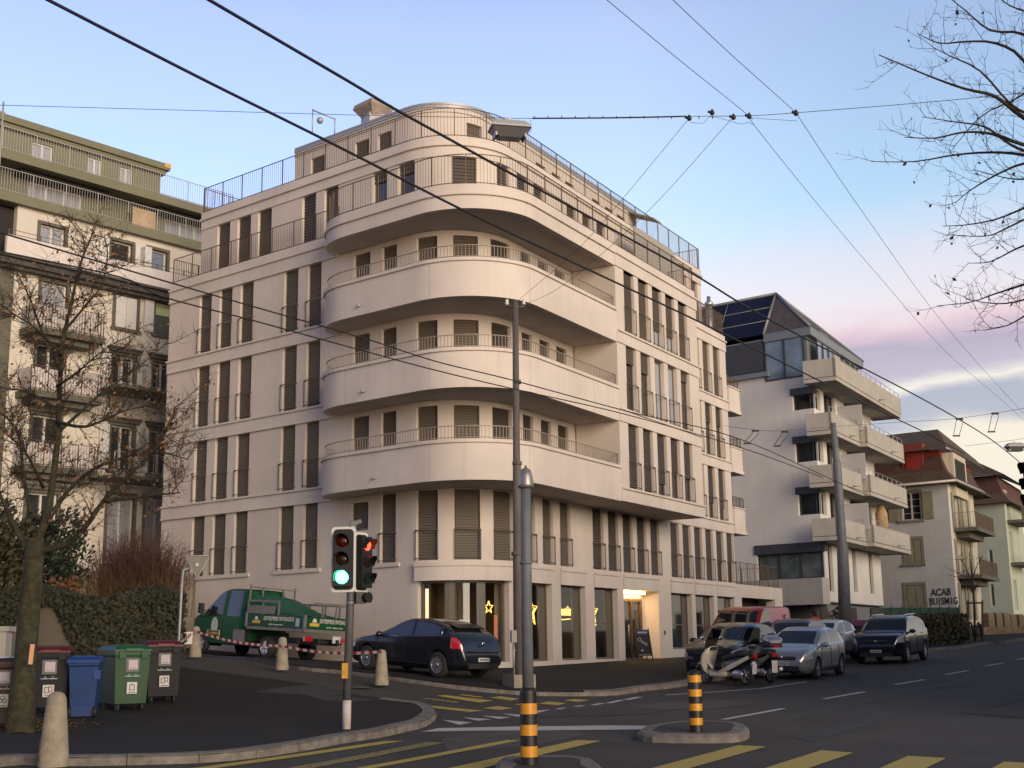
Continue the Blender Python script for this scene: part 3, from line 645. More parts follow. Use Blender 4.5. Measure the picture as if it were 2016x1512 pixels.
q0, q1 = PR(9.2, -.9), PR(14.6, -.9); b.extr([(PR(9.2, -1.3).x, PR(9.2, -1.3).y, 16.7), (PR(14.9, -1.3).x, PR(14.9, -1.3).y, 16.7), (PR(14.5, -1.3).x, PR(14.5, -1.3).y, 18.1), (PR(13.2, -1.3).x, PR(13.2, -1.3).y, 18.9), (PR(9.2, -1.3).x, PR(9.2, -1.3).y, 18.9)], (nR.x * -.08, nR.y * -.08, 0)); b.build('terrace_screen', mat('grey_terrace_screen', (.34, .32, .29), .9), BLD)
# chimney vents and pipes on the roof
b = MB(); q = atD(735, 230, 51); b.box((q.x, q.y, 22.6), (.75, .75, 1.2), .6); ch = b.build('roof_vent', M_cap, BLD)
b = MB(); s4 = math.pi / 4; b.lathe((q.x, q.y, 23.05), [(.45, 0), (.86, .42), (.78, .62), (.3, .66)], 4, smooth=False); b.build('vent_cowl', mat('weathered_copper_cowl', (.33, .27, .22), .6, var=.2), ch)
b = MB(); q = atD(958, 212, 52); b.box((q.x, q.y, 22.7), (.55, .8, 1.5), .5); ch = b.build('chimney', mat('white_chimney_render', (.62, .6, .58), .9, var=.1), BLD)
b = MB(); q = atD(946, 206, 51.5); b.tube([(q.x, q.y, 22), (q.x, q.y, 23.1)], .12, 10); b.build('flue_pipe', M_frame, BLD)
b = MB(); q = atD(1394, 565, 66); b.tube([(q.x, q.y, 16.6), (q.x, q.y, 18.6), (q.x, q.y, 18.62), (q.x, q.y, 19.2)], [.16, .16, .10, .10], 10); b.lathe((q.x, q.y, 18.7), [(.2, 0), (.26, .12), (.08, .3)], 10); b.build('flue_pipe', mat('steel_pipe', (.45, .45, .46), .4, metal=.7), BLD)
b = MB(); q = atD(632, 262, 50); 
for dx, dz in ((-.35, 0), (.55, 0)): b.tube([(q.x + dx, q.y, 21.9), (q.x + dx, q.y, 23.0 - (dx > 0) * .4)], .025, 6)
b.tube([(q.x - .35, q.y, 22.95), (q.x + .55, q.y, 22.55)], .03, 6); b.ball((q.x - .05, q.y, 22.5), .14); b.build('roof_hatch_frame', M_cap, BLD)
# balconies at the far end of the street front
for zb in (6.82, 9.81, 12.82):
    b = MB(); th = .16
    P4 = [PR(21.22, -1.85), PR(22.85, -1.85), PR(22.85, -8), PR(21.22, -8)]
    b.prism([tuple(x) for x in P4], zb, zb + .2)
    for a, c in ((P4[0], P4[1]), (P4[1], P4[2])):
        d = (c - a).normalized(); n = Vector((d.y, -d.x)); mid = (a + c) / 2 - n * .08; b.box((mid.x, mid.y, zb + .72), ((c - a).length, th, 1.04), math.atan2(d.y, d.x)); b.box((mid.x, mid.y, zb + 1.27), ((c - a).length + .1, th + .1, .06), math.atan2(d.y, d.x))
        b.box((mid.x, mid.y, zb + .03), ((c - a).length + .1, th + .1, .05), math.atan2(d.y, d.x))
    e = b.build('end_balcony', M_band, BLD)
    b = MB(); railing(b, Path([PR(21.3, -1.95), PR(22.75, -1.95)], [nR, nR]), 0, 1.45, zb + 1.3, .55, 0, post=.5, bar=.12); railing(b, Path([PR(22.75, -1.95), PR(22.75, -7)], [dR, dR]), 0, 5, zb + 1.3, .55, 0, post=1.2, bar=.12); b.build('end_balcony_railing', M_rail, e)
# garage wing with a roof terrace
b = MB(); Pg = Path([PR(21.21, -1.95), PR(28.1, -1.95)], [nR, nR])
pier_wall(b, Pg, 0, Pg.L, .8, 4.42, [(.7, 5.65, .8, 3.80)], .5); P4 = [PR(28.08, -2), PR(28.08, -10), PR(21.3, -10), PR(21.3, -2.3)]
b.prism([tuple(PR(21.3, -2.0)), tuple(PR(28.0, -2.0)), tuple(PR(28.0, -9)), tuple(PR(21.3, -9))], 4.1, 4.36); b.prism([tuple(PR(27.8, -2.46)), tuple(PR(28.1, -2.46)), tuple(PR(28.1, -10)), tuple(PR(27.8, -10))], .8, 4.415)
gw = b.build('garage_wing', M_wall, BLD)
b = MB(); P4 = [PR(21.8, -2.9), PR(27, -2.9)]; b.extr([(P4[0].x, P4[0].y, .8), (P4[1].x, P4[1].y, .8), (P4[1].x, P4[1].y, 4.0), (P4[0].x, P4[0].y, 4.0)], (-nR.x * .1, -nR.y * .1, 0)); b.build('garage_door', mat('dark_red_garage_door', (.045, .022, .018), .6), gw)
b = MB(); railing(b, Path([PR(21.3, -2.1), PR(27.9, -2.1)], [nR, nR]), 0, 6.6, 4.42, 1.1, 0, post=1.1, bar=.25, bw=.012); railing(b, Path([PR(27.9, -2.1), PR(27.9, -9)], [dR, dR]), 0, 6.9, 4.42, 1.1, 0, post=1.1, bar=.25, bw=.012); b.build('garage_terrace_railing', M_rail, gw)
# ---- shop front: glazing, mullions, room behind
M_glass = glassy('shop_glass', (.72, .72, .68)); M_mul = mat('bronze_mullion', (.12, .105, .085), .5)
for k, (ua, ub2, mul) in enumerate([(uSh0, uSh1, (Pin.px(885, 0, 2.5), Pin.px(951, 0, 2.5)))]):
    b = MB(); us = Pin.us(ua, ub2)
    for i in range(len(us) - 1):
        a, c = Pin.at(us[i], -.30), Pin.at(us[i + 1], -.30); b.quad((a.x, a.y, 1.12), (c.x, c.y, 1.12), (c.x, c.y, 3.78), (a.x, a.y, 3.78))
    g = b.build('shop_window', M_glass, BLD); b = MB()
    for u in mul: strip(b, Pin, u - .17, u + .17, 1.1, 3.78, -.36, -.12)
    for u in (ua + .05, ub2 - .05): strip(b, Pin, u - .05, u + .05, 1.1, 3.78, -.34, -.2)
    strip(b, Pin, ua, ub2, 1.10, 1.16, -.34, -.2); strip(b, Pin, ua, ub2, 3.70, 3.78, -.34, -.2); b.build('mullion', M_mul, g)
for i, (t0, t1) in enumerate(shops):
    if i == 3: continue
    ua, ub2 = Pin.T(t0), Pin.T(t1); z0 = 1.10 if i < 3 else 1.42; a, c = Pin.at(ua, -.27), Pin.at(ub2, -.27)
    b = MB(); b.quad((a.x, a.y, z0), (c.x, c.y, z0), (c.x, c.y, 3.78), (a.x, a.y, 3.78)); g = b.build('shop_window', M_glass if i < 3 else M_pane, BLD); b = MB()
    for u in (ua + .035, ub2 - .035): strip(b, Pin, u - .035, u + .035, z0, 3.78, -.31, -.22)
    strip(b, Pin, ua + .07, ub2 - .07, z0, z0 + .07, -.31, -.22); strip(b, Pin, ua + .07, ub2 - .07, 3.71, 3.78, -.31, -.22)
    strip(b, Pin, ub2 - .52, ub2 - .07, z0 + .07, 3.71, -.30, -.268)
    if i in (2, 4, 5): strip(b, Pin, ua + .07, ub2 - .54, 2.42, 2.47, -.30, -.24)
    b.build('window_frame', M_mul, g)
# cafe room
M_int = mat('ochre_cafe_wall', (.13, .085, .03), .9, var=.15, scale=1.5); M_intf = mat('dark_cafe_floor', (.05, .04, .03), .5)
b = MB(); ri = [Pin.at(u, -.66) for u in Pin.us(uSh0, Pin.T(8.2))]; back = [PR(8.2, -8.5), PL(2.2, -7.5), PL(1.6, -2.3)]
poly = [tuple(q) for q in ri] + [tuple(q) for q in back]
bk = [ri[-1], PR(8.2, -8.5), PL(2.2, -7.5), ri[0]]
for a, c in zip(bk[:-1], bk[1:]): b.quad((a.x, a.y, 1.0), (c.x, c.y, 1.0), (c.x, c.y, 4.0), (a.x, a.y, 4.0))
b.add([(x, y, 3.95) for x, y in poly], [tuple(range(len(poly)))]); rm = b.build('cafe_room', M_int, BLD)
b = MB(); b.add([(x, y, 1.06) for x, y in poly], [tuple(range(len(poly)))]); b.build('cafe_floor', M_intf, rm)
def cafe_lamp(u, out, z, e, w=.32):
    p = Pin.at(u, -out); b = MB(); b.box((p.x, p.y, z), (w, w * .6, .10), .6); o = b.build('cafe_lamp', mat('warm_lamp', (1, .8, .5), .5, emit=(1, .80, .45), es=9), rm)
    ld = bpy.data.lights.new('cafe_light', 'POINT'); ld.energy = e; ld.color = (1, .68, .32); ld.shadow_soft_size = .25; lo = bpy.data.objects.new('cafe_light', ld); COL.objects.link(lo); lo.parent = rm; lo.location = Vector((p.x, p.y, z - .25)) - _off[rm.name]
for px_, o_, z_, e_ in ((838, 2.2, 2.05, 2), (855, 2.4, 2.05, 0), (868, 2.6, 2.05, 0), (930, 4.5, 3.6, 12)): 
    if e_: cafe_lamp(Pin.px(px_, 0, 2), o_, z_, e_)
    else:
        p = Pin.at(Pin.px(px_, 0, 2), -o_); b = MB(); b.box((p.x, p.y, z_), (.36, .2, .10), .6); b.build('cafe_lamp', mat('warm_lamp', (1, .8, .5)), rm)
cafe_lamp(Pin.T(3.6), 4.2, 3.6, 9)
b = MB()
for u, o_ in ((Pin.px(970, 0, 2), 1.3), (Pin.T(1.5), 1.6), (Pin.T(4.2), 1.7), (Pin.px(905, 0, 2), 1.8)):
    p = Pin.at(u, -o_); b.lathe((p.x, p.y, 1.06), [(.22, 0), (.22, .02), (.03, .04), (.03, .72), (.36, .73), (.36, .76)], 14)
    for a in (0, 2.2, 4.3):
        q = p + Vector((math.cos(a), math.sin(a))) * .62; b.box((q.x, q.y, 1.5), (.4, .4, .05), a); b.box((q.x + .18 * math.cos(a), q.y + .18 * math.sin(a), 1.75), (.05, .38, .45), a)
        for sx in (-.16, .16):
            for sy in (-.16, .16): b.box((q.x + sx, q.y + sy, 1.27), (.03, .03, .42), 0)
b.build('cafe_furniture', mat('dark_cafe_wood', (.035, .022, .014), .5), rm)
b = MB(); u = Pin.px(917, 0, 2.4); strip(b, Pin, u - .2, u + .2, 2.2, 2.5, -.29, -.285); b.build('window_notice', mat('white_notice_paper', (.6, .62, .6), .8), BLD)
b = MB(); u = Pin.px(988, 0, 2.0); strip(b, Pin, u - .09, u + .09, 1.75, 2.65, -.29, -.284); b.build('window_poster', mat('orange_menu_poster', (.5, .12, .05), .8, col2=(.62, .30, .2), scale=30), BLD)
# neon stars and script in the windows (hung in the glass)
M_neon = mat('warm_neon_tube', (1, .75, .3), .4, emit=(1, .58, .12), es=1.7)
def star(name, p, xd, r, label):
    b = MB(); pts = []
    for s_ in (1.0,) if r < .25 else (1.0, .62):
        ring = []
        for i in range(11):
            a = math.pi / 2 + i * math.pi / 5; q = (r if i % 2 == 0 else r * .42) * s_; ring.append(Vector(p) + Vector((xd.x, xd.y, 0)) * (math.cos(a) * q) + Vector((0, 0, math.sin(a) * q * 1.12)))
        b.tube(ring, .020, 6)
    tag(b.build(name, M_neon), label, 'neon sign', 'neon stars in the cafe windows')
def on(u, out, z): q = Pin.at(u, out); return (q.x, q.y, z)
def tang(u): d = Pin.at(u + .05) - Pin.at(u - .05); return d.normalized()
uS = Pin.px(977, 0, 2.9); star('neon_star', on(uS, -.40, 2.90), tang(uS), .19, 'small glowing star hanging in the curved corner window of the cafe')
uS = Pin.T(1.46); star('neon_star', on(uS, -.36, 2.82), tang(uS), .50, 'tall glowing star in the cafe window half hidden by the grey pole')
uS = Pin.T(6.30); star('neon_star', on(uS, -.36, 2.82), tang(uS), .50, 'tall glowing star in the window next to the lit entrance')
uS = Pin.T(3.86); d = tang(uS); b = thing('neon_script_sign', 'yellow handwritten neon script in the middle cafe window', 'neon sign', on(uS, -.36, 2.8)); 
nm = lettering('script_letters', 'Tyguentôts', .52, Vector(on(uS, -.36, 2.86)), (d.x, d.y, 0), (0, 0, 1), M_neon, b, shear=.35, width=1.25, extrude=.012)
q = MB(); q.tube([Vector(on(uS - .5, -.36, 2.58)), Vector(on(uS, -.36, 2.55)), Vector(on(uS + .6, -.36, 2.58))], .02, 6); q.tube([Vector(on(uS - .6, -.36, 2.66)), Vector(on(uS - .72, -.36, 2.42)), Vector(on(uS - .56, -.36, 2.36)), Vector(on(uS - .45, -.36, 2.62))], .018, 6); q.build('underline_tube', M_neon, b)
# lit entrance
uD0, uD1 = Pin.T(8.43), Pin.T(11.85); dn = nR
b = MB(); a0, a1 = PR(8.43, -1.95), PR(11.85, -1.95); i0, i1 = PR(8.43, -2.52), PR(11.7, -2.52)
for p_, q_ in ((a1, i1), (i1, i0), (i0, a0)): b.quad((p_.x, p_.y, .9), (q_.x, q_.y, .9), (q_.x, q_.y, 3.79), (p_.x, p_.y, 3.79))
b.add([(p_.x, p_.y, 3.785) for p_ in (a0, a1, i1, i0)], [(0, 1, 2, 3)]); en = b.build('entrance_niche', M_wall, BLD)
b = MB(); b.add([(p_.x, p_.y, .98) for p_ in (a0, a1, i1, i0)], [(0, 1, 2, 3)]); b.build('entrance_floor', M_intf, en)
M_oak = mat('oak_door_frame', (.10, .052, .022), .5, var=.25, scale=3)
b = MB(); Pd = Path([PR(8.45, -2.46), PR(11.2, -2.46)], [nR, nR])
for a_, c_ in ((0, .12), (1.62, 1.72), (2.55, 2.70)): strip(b, Pd, a_, c_, .98, 3.34, -.05, .06)
strip(b, Pd, 0, 2.70, 3.34, 3.46, -.05, .06); strip(b, Pd, .12, 2.55, .98, 1.1, -.04, .04); dr = b.build('entrance_door', M_oak, en)
b = MB(); strip(b, Pd, .12, 2.55, 1.1, 3.34, -.02, 0.0); b.build('door_pane', M_pane, dr)
b = MB(); q = Pd.at(1.2, .12); b.tube([(q.x, q.y, 1.7), (q.x, q.y, 2.4)], .02, 6); b.build('door_handle', M_cap, dr)
b = MB(); q0, q1 = PR(8.7, -2.30), PR(11.2, -2.30); b.tube([(q0.x, q0.y, 3.70), (q1.x, q1.y, 3.70)], .05, 8); b.build('entrance_light', mat('entrance_light_tube', (1, .8, .5), .5, emit=(1, .62, .20), es=14), en)
ld = bpy.data.lights.new('entrance_lamp', 'AREA'); ld.shape = 'RECTANGLE'; ld.size = 2.2; ld.size_y = .2; ld.energy = 26; ld.color = (1, .60, .22); lo = bpy.data.objects.new('entrance_lamp', ld); COL.objects.link(lo); lo.parent = en
qm = PR(10.0, -2.22); lo.location = Vector((qm.x, qm.y, 3.66)) - _off[en.name]; lo.rotation_euler = (0, 0, math.atan2(dR.y, dR.x))
b = MB(); q = PR(12.3, -1.93)
b.box((q.x, q.y, 2.1), (.05, .1, .16), math.atan2(dR.y, dR.x)); b.build('intercom', M_frame, en)
# ================================================================== the neighbouring buildings
class Fac:
    """a vertical facade: u runs along d, n points outwards"""
    def __init__(s, Q, d, n=None):
        s.Q = Vector(Q[:2]); s.d = Vector(d[:2]).normalized(); s.n = Vector((s.d.y, -s.d.x))
        if s.n.dot(-s.Q) < 0: s.n = -s.n
        s.rz = math.atan2(s.d.y, s.d.x)
    def uz(s, px, py, off=0.0):
        p = onvert(px, py, s.Q + s.n * off, s.d); return (p.xy - s.Q).dot(s.d), p.z
    def p(s, u, o=0.0): return s.Q + s.d * u + s.n * o
    def box(s, b, u0, u1, z0, z1, o0, o1):
        P_ = [s.p(u0, o0), s.p(u1, o0), s.p(u1, o1), s.p(u0, o1)]; b.hexa([(q.x, q.y, z0) for q in P_] + [(q.x, q.y, z1) for q in P_]); return b
    def rect(s, x0, y0, x1, y1, off=0.0):
        a, c = s.uz(x0, (y0 + y1) / 2, off), s.uz(x1, (y0 + y1) / 2, off); xm = (x0 + x1) / 2
        return min(a[0], c[0]), max(a[0], c[0]), s.uz(xm, y1, off)[1], s.uz(xm, y0, off)[1]
    def path(s, u0, u1, o=0.0): return Path([s.p(u0, o), s.p(u1, o)], [s.n, s.n])
    def window(s, par, u0, u1, z0, z1, deep=.15, frame=None, pane=None, surround=None, sw=.14, bars=1, hood=False, sill=True, name='window', cross=0):
        b = MB(); fw = .07
        for a, c in ((u0, u0 + fw), (u1 - fw, u1)): s.box(b, a, c, z0, z1, -deep - .06, -deep + .02)
        for z in ((z0, z0 + fw), (z1 - fw, z1)): s.box(b, u0 + fw, u1 - fw, *z, -deep - .06, -deep + .02)
        for i in range(bars): c = u0 + (u1 - u0) * (i + 1) / (bars + 1); s.box(b, c - .05, c + .05, z0 + fw, z1 - fw, -deep - .055, -deep + .03)
        for i in range(cross): c = z0 + (z1 - z0) * (i + 1) / (cross + 1); s.box(b, u0 + fw, u1 - fw, c - .015, c + .015, -deep - .05, -deep + .01)
        w = b.build(name, frame or M_wfr, par); b = MB(); a, c = s.p(u0, -deep - .04), s.p(u1, -deep - .04)
        b.quad((a.x, a.y, z0), (c.x, c.y, z0), (c.x, c.y, z1), (a.x, a.y, z1)); b.build('window_pane', pane or M_pane, w)
        if surround:
            b = MB()
            for a, c in ((u0 - sw, u0), (u1, u1 + sw)): s.box(b, a, c, z0, z1, -.1, .05)
            s.box(b, u0 - sw, u1 + sw, z1, z1 + sw, -.1, .055); 
            if sill: s.box(b, u0 - sw - .06, u1 + sw + .06, z0 - .14, z0, -.1, .14)
            if hood: s.box(b, u0 - sw - .1, u1 + sw + .1, z1 + sw, z1 + sw + .14, -.05, .18); s.box(b, u0 - sw - .18, u1 + sw + .18, z1 + sw + .14, z1 + sw + .22, -.05, .26)
            b.build('window_surround', surround, w)
        return w
    def wall(s, b, u0, u1, z0, z1, opens, th=.3, o=0.0):
        """wall with rectangular openings that do not overlap in u within one storey row"""
        zs = sorted({z0, z1} | {z for a in opens for z in a[2:4] if z0 < z < z1})
        for za, zb in zip(zs[:-1], zs[1:]):
            u = u0
            for a in sorted(a for a in opens if a[2] < zb - 1e-3 and a[3] > za + 1e-3):
                if a[0] > u + .005: s.box(b, u, a[0], za, zb, o - th, o)
                u = max(u, a[1])
            if u < u1 - .005: s.box(b, u, u1, za, zb, o - th, o)
def skew(b, C_, a0, a1, b0, b1, z0, z1):
    """block with sides along the two street directions of a corner plot"""
    P_ = [C_ + dL * a + dR * c for a, c in ((a0, b0), (a1, b0), (a1, b1), (a0, b1))]; b.hexa([(q.x, q.y, z0) for q in P_] + [(q.x, q.y, z1) for q in P_]); return b
def frect(b, fac, u0, u1, z0, z1, o): a, c = fac.p(u0, o), fac.p(u1, o); return b.quad((a.x, a.y, z0), (c.x, c.y, z0), (c.x, c.y, z1), (a.x, a.y, z1))
M_wfr = mat('white_window_frame', (.55, .53, .50), .5)
M_shut = mat('white_wood_shutter', (.58, .56, .53), .6, var=.06, scale=2)
M_olive = mat('olive_green_cladding', (.155, .150, .095), .7, var=.06, scale=.6)
M_olive2 = mat('olive_grey_stone', (.105, .098, .074), .8, var=.15, scale=2)
M_cream = weathered('cream_plaster', (.58, .535, .465), (.42, .36, .27), .9, .6, .25)
M_galv = mat('galvanised_railing', (.42, .40, .38), .5, metal=.3)
M_curt = mat('curtained_window_pane', (.30, .31, .34), .15, var=.25, scale=2.5, stretch=(6, 6, .4))
# ---------------------------------------------------------------- old block on the left with olive attic storeys
O3 = atD(250, 600, 60).xy; d3 = Vector((math.sin(R(41)), math.cos(R(41)))); f3 = Fac(O3, d3)
OB = thing('apartment_block', 'old cream apartment block with olive green attic storeys behind the bare tree', 'building', (O3.x, O3.y, 2))
b = MB(); wl = []
W3 = dict(A=(-4.42, -3.25, 18.75, 19.88, 'o'), B=(-.95, .12, 18.80, 19.95, 'd'), C=(1.0, 2.0, 18.85, 19.98, 't'), D=(-.60, .52, 15.95, 17.45, 's'), E=(1.5, 2.5, 16.0, 17.5, 'g'), F=(-4.2, -3.0, 15.6, 17.35, 'o'),
          G=(-.58, .5, 13.05, 14.68, 'h'), H=(1.5, 2.5, 13.05, 14.68, 'h'), I=(-4.25, -3.0, 12.6, 14.6, 'h'), J=(-.5, .6, 9.5, 11.5, 'h'), K=(1.5, 2.5, 9.5, 11.5, 'h'), L=(-4.25, -3.0, 9.3, 11.5, 'h'), M=(-.5, .8, 5.4, 8.4, 'p'), N=(1.4, 2.6, 5.4, 8.4, 'p'), P=(-4.3, -2.9, 5.4, 8.2, 'h'))
rows = [(v[0], v[1], v[2], v[3]) for v in W3.values()]
f3.wall(b, -5.5, 5.5, 1, 20.45, rows, .3); f3.wall(b, -13, -6.6, 1, 20.4, [], .3); b.build('wall', M_cream, OB)
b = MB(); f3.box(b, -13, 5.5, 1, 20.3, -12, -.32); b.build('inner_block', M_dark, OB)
b = MB(); f3.box(b, -6.6, -5.5, 1, 17.5, -.3, .07); b.build('corner_pilaster', M_olive2, OB)
for k, (u0, u1, z0, z1, t) in W3.items():
    pn = {'o': M_curt, 'd': M_dark, 't': mat('grey_sky_pane', (.16, .19, .24), .05), 'g': mat('green_blind_pane', (.08, .10, .09), .1), 'p': M_curt}.get(t, M_pane)
    w = f3.window(OB, u0, u1, z0, z1, .16, pane=pn, surround=M_olive2, hood=t == 'h', bars=1 if t in 'ohps' else 0)
    lv = []
    if t == 's': lv = [(a, c, z0 + .03, z1 - .03, .0, .05) for a, c in ((u0 + .03, (u0 + u1) / 2 - .01), ((u0 + u1) / 2 + .01, u1 - .03))]
    elif t in 'dgh' and k not in 'ILP': lv = [(u0 - .62, u0 - .14, z0 + .02, z1, .06, .11), (u1 + .14, u1 + .60, z0 + .02, z1, .06, .11)]
    elif t == 't': lv = [(u0 - .50, u0 - .14, z0 - .05, z1 - .1, .06, .5)]
    for a in lv: f3.box(MBs := MB(), *a); MBs.build('shutter', M_shut, w)
    if t == 'g': b = MB(); frect(b, f3, u0 + .07, u1 - .07, z1 - .55, z1 - .07, -.14); b.build('roller_blind', mat('lime_roller_blind', (.36, .42, .24), .8), w)
# roofed cornice with white parapet
b = MB(); f3.box(b, -12, 5.5, 17.66, 17.90, -.2, .60); f3.box(b, -12, 5.5, 17.52, 17.66, -.2, .40); f3.box(b, -12, 5.5, 17.90, 18.0, -.2, .78); b.build('cornice', mat('dark_slate_cornice', (.07, .062, .055), .85, var=.3, scale=5), OB)
b = MB(); f3.box(b, -6.2, 5.5, 18.0, 18.86, .45, .62); b.build('gallery_parapet', mat('pale_plaster', (.60, .55, .52), .9, var=.05), OB)
b = MB(); railing(b, f3.path(-6.1, 5.5, .54), 0, 11.6, 18.86, .28, 0, post=1.5, bar=1.5, top=.03); b.build('gallery_railing', M_rail, OB)
# olive storeys, the upper one set further back
b = MB(); f3.box(b, -6.6, 5.5, 20.42, 20.62, -3, .30); f3.box(b, -6.6, 5.5, 20.62, 20.88, -3, .18); f3.box(b, -6.6, 5.5, 22.22, 22.40, -3, .40); f3.box(b, -6.6, 5.5, 22.40, 22.66, -3, .30)
b.build('olive_cornice', M_olive, OB)
o1 = [(-4.6, -2.0, 20.88, 22.0), (2.45, 5.0, 20.88, 22.0)]; b = MB(); f3.wall(b, -6.4, 5.5, 20.88, 22.22, o1, .3, -.9); f3.box(b, -6.4, 5.5, 20.88, 22.22, -10, -1.35); b.build('olive_wall', M_olive, OB)
def mv(fac, o): g = Fac(fac.Q, fac.d); g.Q = fac.Q + fac.n * o; return g
g3 = mv(f3, -.9)
for a in o1: g3.window(OB, *a, .1, pane=M_curt, bars=2)
o2 = [(-3.95, -2.95, 22.7, 24.35), (-1.15, -.45, 22.7, 24.4), (.55, 1.25, 22.7, 24.4)]
h3 = mv(f3, -2.0); b = MB(); h3.wall(b, -5.9, 2.75, 22.66, 24.6, o2, .3); h3.box(b, -5.9, 2.75, 22.66, 24.6, -9, -.45); b.build('olive_attic_wall', M_olive, OB)
for a in o2: h3.window(OB, *a, .1, pane=M_curt, bars=1)
b = MB(); h3.box(b, -6.1, 2.95, 24.56, 24.78, -9.2, .22); h3.box(b, -6.25, 3.1, 24.78, 25.1, -9.3, .35); b.build('attic_roof', M_olive, OB)
b = MB(); h3.box(b, 2.75, 3.12, 24.9, 25.12, -.6, .38); b.build('roof_corner_cap', mat('ochre_corner_cap', (.55, .33, .08), .6), OB)
for u, w_ in ((-5.4, .4), (-.3, .45), (2.0, .0)):
    if w_: b = MB(); h3.box(b, u, u + w_, 25.0, 25.6, -2.5, -2.0); b.build('chimney', M_cream if u > -1 else M_olive2, OB)
b = MB(); railing(b, f3.path(-6.5, 5.5, .12), 0, 12, 20.88, 1.05, 0, post=1.5, bar=.13, pw=.035, bw=.014); railing(b, f3.path(-6.5, 5.5, .22), 0, 12, 22.66, 1.05, 0, post=1.5, bar=.13, pw=.035, bw=.014); b.build('attic_railing', M_galv, OB)
b = MB(); g3.box(b, .25, 1.5, 20.9, 21.9, .55, .62); b.build('wood_privacy_screen', mat('pale_wood_screen', (.45, .32, .20), .8, var=.15, scale=2), OB)
for u0, u1 in ((-5.4, -1.0), (1.5, 5.3)): b = MB(); g3.box(b, u0, u1, 22.02, 22.14, .05, .75); b.build('folded_awning', M_dark, OB)
# balconies with stone slabs and cloth screens
M_cloth = mat('grey_balcony_cloth', (.50, .47, .46), .9, var=.08, scale=1.2)
for zb, c in ((15.05, 1), (12.35, 1), (9.2, 0)):
    b = MB(); f3.box(b, -5.1, -1.7, zb - .28, zb, 0, 1.15); f3.box(b, -4.8, -2.0, zb - .5, zb - .28, 0, .8); bl = b.build('balcony_slab', M_olive2, OB)
    b = MB(); f3.box(b, -5.0, -1.8, zb + .02, zb + .95, 1.02, 1.06); f3.box(b, -5.04, -5.0, zb + .02, zb + .95, 0, 1.06); b.build('balcony_screen', M_cloth, bl)
    b = MB(); railing(b, f3.path(-5.02, -1.78, 1.09), 0, 3.24, zb, 1.05, 0, post=.8, bar=.13); b.build('balcony_railing', M_rail, bl)
for zb in (12.9, 9.0):
    b = MB(); u0 = -1.6; f3.box(b, u0, 3.2, zb - .12, zb, .2, 2.2); bl = b.build('gallery_slab', M_olive2, OB)
    b = MB(); railing(b, f3.path(u0, 3.2, 2.15), 0, 3.2 - u0, zb, 1.0, 0, post=1.4, bar=.5, bw=.02); b.build('gallery_railing', M_galv, bl)
# scaffold pole at the very left
b = MB(); p = f3.p(-6.75, .6); b.tube([(p.x, p.y, 14), (p.x, p.y, 24.6)], .04, 6); b.tube([(p.x - .5, p.y, 24.3), (p.x + .1, p.y, 24.1)], .03, 6); b.build('scaffold_pole', M_galv, OB)
# ---------------------------------------------------------------- white building with projecting balconies
CW = PR(35.0, -1.7); WBc = thing('balcony_apartment_building', 'white apartment building with grey concrete balconies and dark solar roof beyond the corner block', 'building', (CW.x, CW.y, 1.2))
fs = Fac(CW, dL); ff = Fac(CW, dR)
M_white = weathered('cool_white_render', (.64, .615, .565), (.46, .44, .42), .9, .5, .25)
M_conc = weathered('grey_balcony_concrete', (.40, .375, .33), (.28, .26, .22), .9, 1.2, .4)
M_anth = mat('anthracite_cladding', (.045, .045, .05), .6, var=.1, scale=3)
M_pent = mat('grey_metal_cladding', (.20, .215, .22), .45, var=.06, scale=1, metal=.3)
M_wframe = mat('anthracite_window_frame', (.03, .032, .036), .45)
M_bluepane = mat('sky_reflecting_pane', (.16, .22, .28), .05, spec=.8, var=.3, scale=.5)  # reflected sky put into the blue-grey base colour
b = MB(); cw = [fs.rect(1560, 766, 1604, 806), fs.rect(1565, 861, 1609, 909), fs.rect(1571, 961, 1615, 1013)]; cw = [(-.001, c[1], c[2], c[3]) for c in cw]
big = fs.rect(1490, 1072, 1614, 1140); big = (-.001, big[1], big[2], big[3])
fs.wall(b, 0, 16, 3.9, 17.5, cw + [big], .3)
fw_ = [(1.0, 1.9, 4.5, 7.2), (3.6, 4.3, 4.55, 7.2), (6.2, 7.0, 4.6, 7.2), (10.0, 10.9, 4.6, 7.2)] + [(0.001, 1.35, c[2], c[3]) for c in cw] + [(2.1, 4.4, z, z + 2.2) for z in (8.5, 11.5, 14.6)] + [(6.5, 9.5, z, z + 2.2) for z in (8.5, 11.5, 14.6)]
ff.wall(b, 0.3, 13.0, 3.9, 17.5, [(max(.301, a), c, d_, e) for a, c, d_, e in fw_], .3)
b.build('wall', M_white, WBc)
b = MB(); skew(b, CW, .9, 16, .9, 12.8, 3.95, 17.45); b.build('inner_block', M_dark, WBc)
b = MB(); skew(b, CW, .25, 16, 1.0, 13.0, 0, 3.86); b.build('plinth', mat('grey_plinth', (.17, .175, .19), .9, var=.08), WBc)
b = MB(); skew(b, CW, 1.2, 16, .9, 1.1, 0, 3.85); skew(b, CW, .02, 16, .02, 12.9, 3.84, 3.92); b.build('undercroft', mat('dark_grey_plinth', (.09, .09, .10), .9), WBc)
for c in cw:
    w = fs.window(WBc, .1, c[1], c[2], c[3] - .32, .2, frame=M_wframe, pane=M_pane, bars=0); bb = MB(); fs.box(bb, -.12, c[1] + .1, c[3] - .32, c[3] + .1, -.28, .08); bb.build('blind_box', M_anth, w)
    bb = MB(); fs.box(bb, -.02, .08, c[2], c[3] - .3, -.2, -.1); bb.build('corner_mullion', M_galv, w)
    ff.window(WBc, .12, 1.3, c[2], c[3] - .32, .2, frame=M_wframe, bars=0)
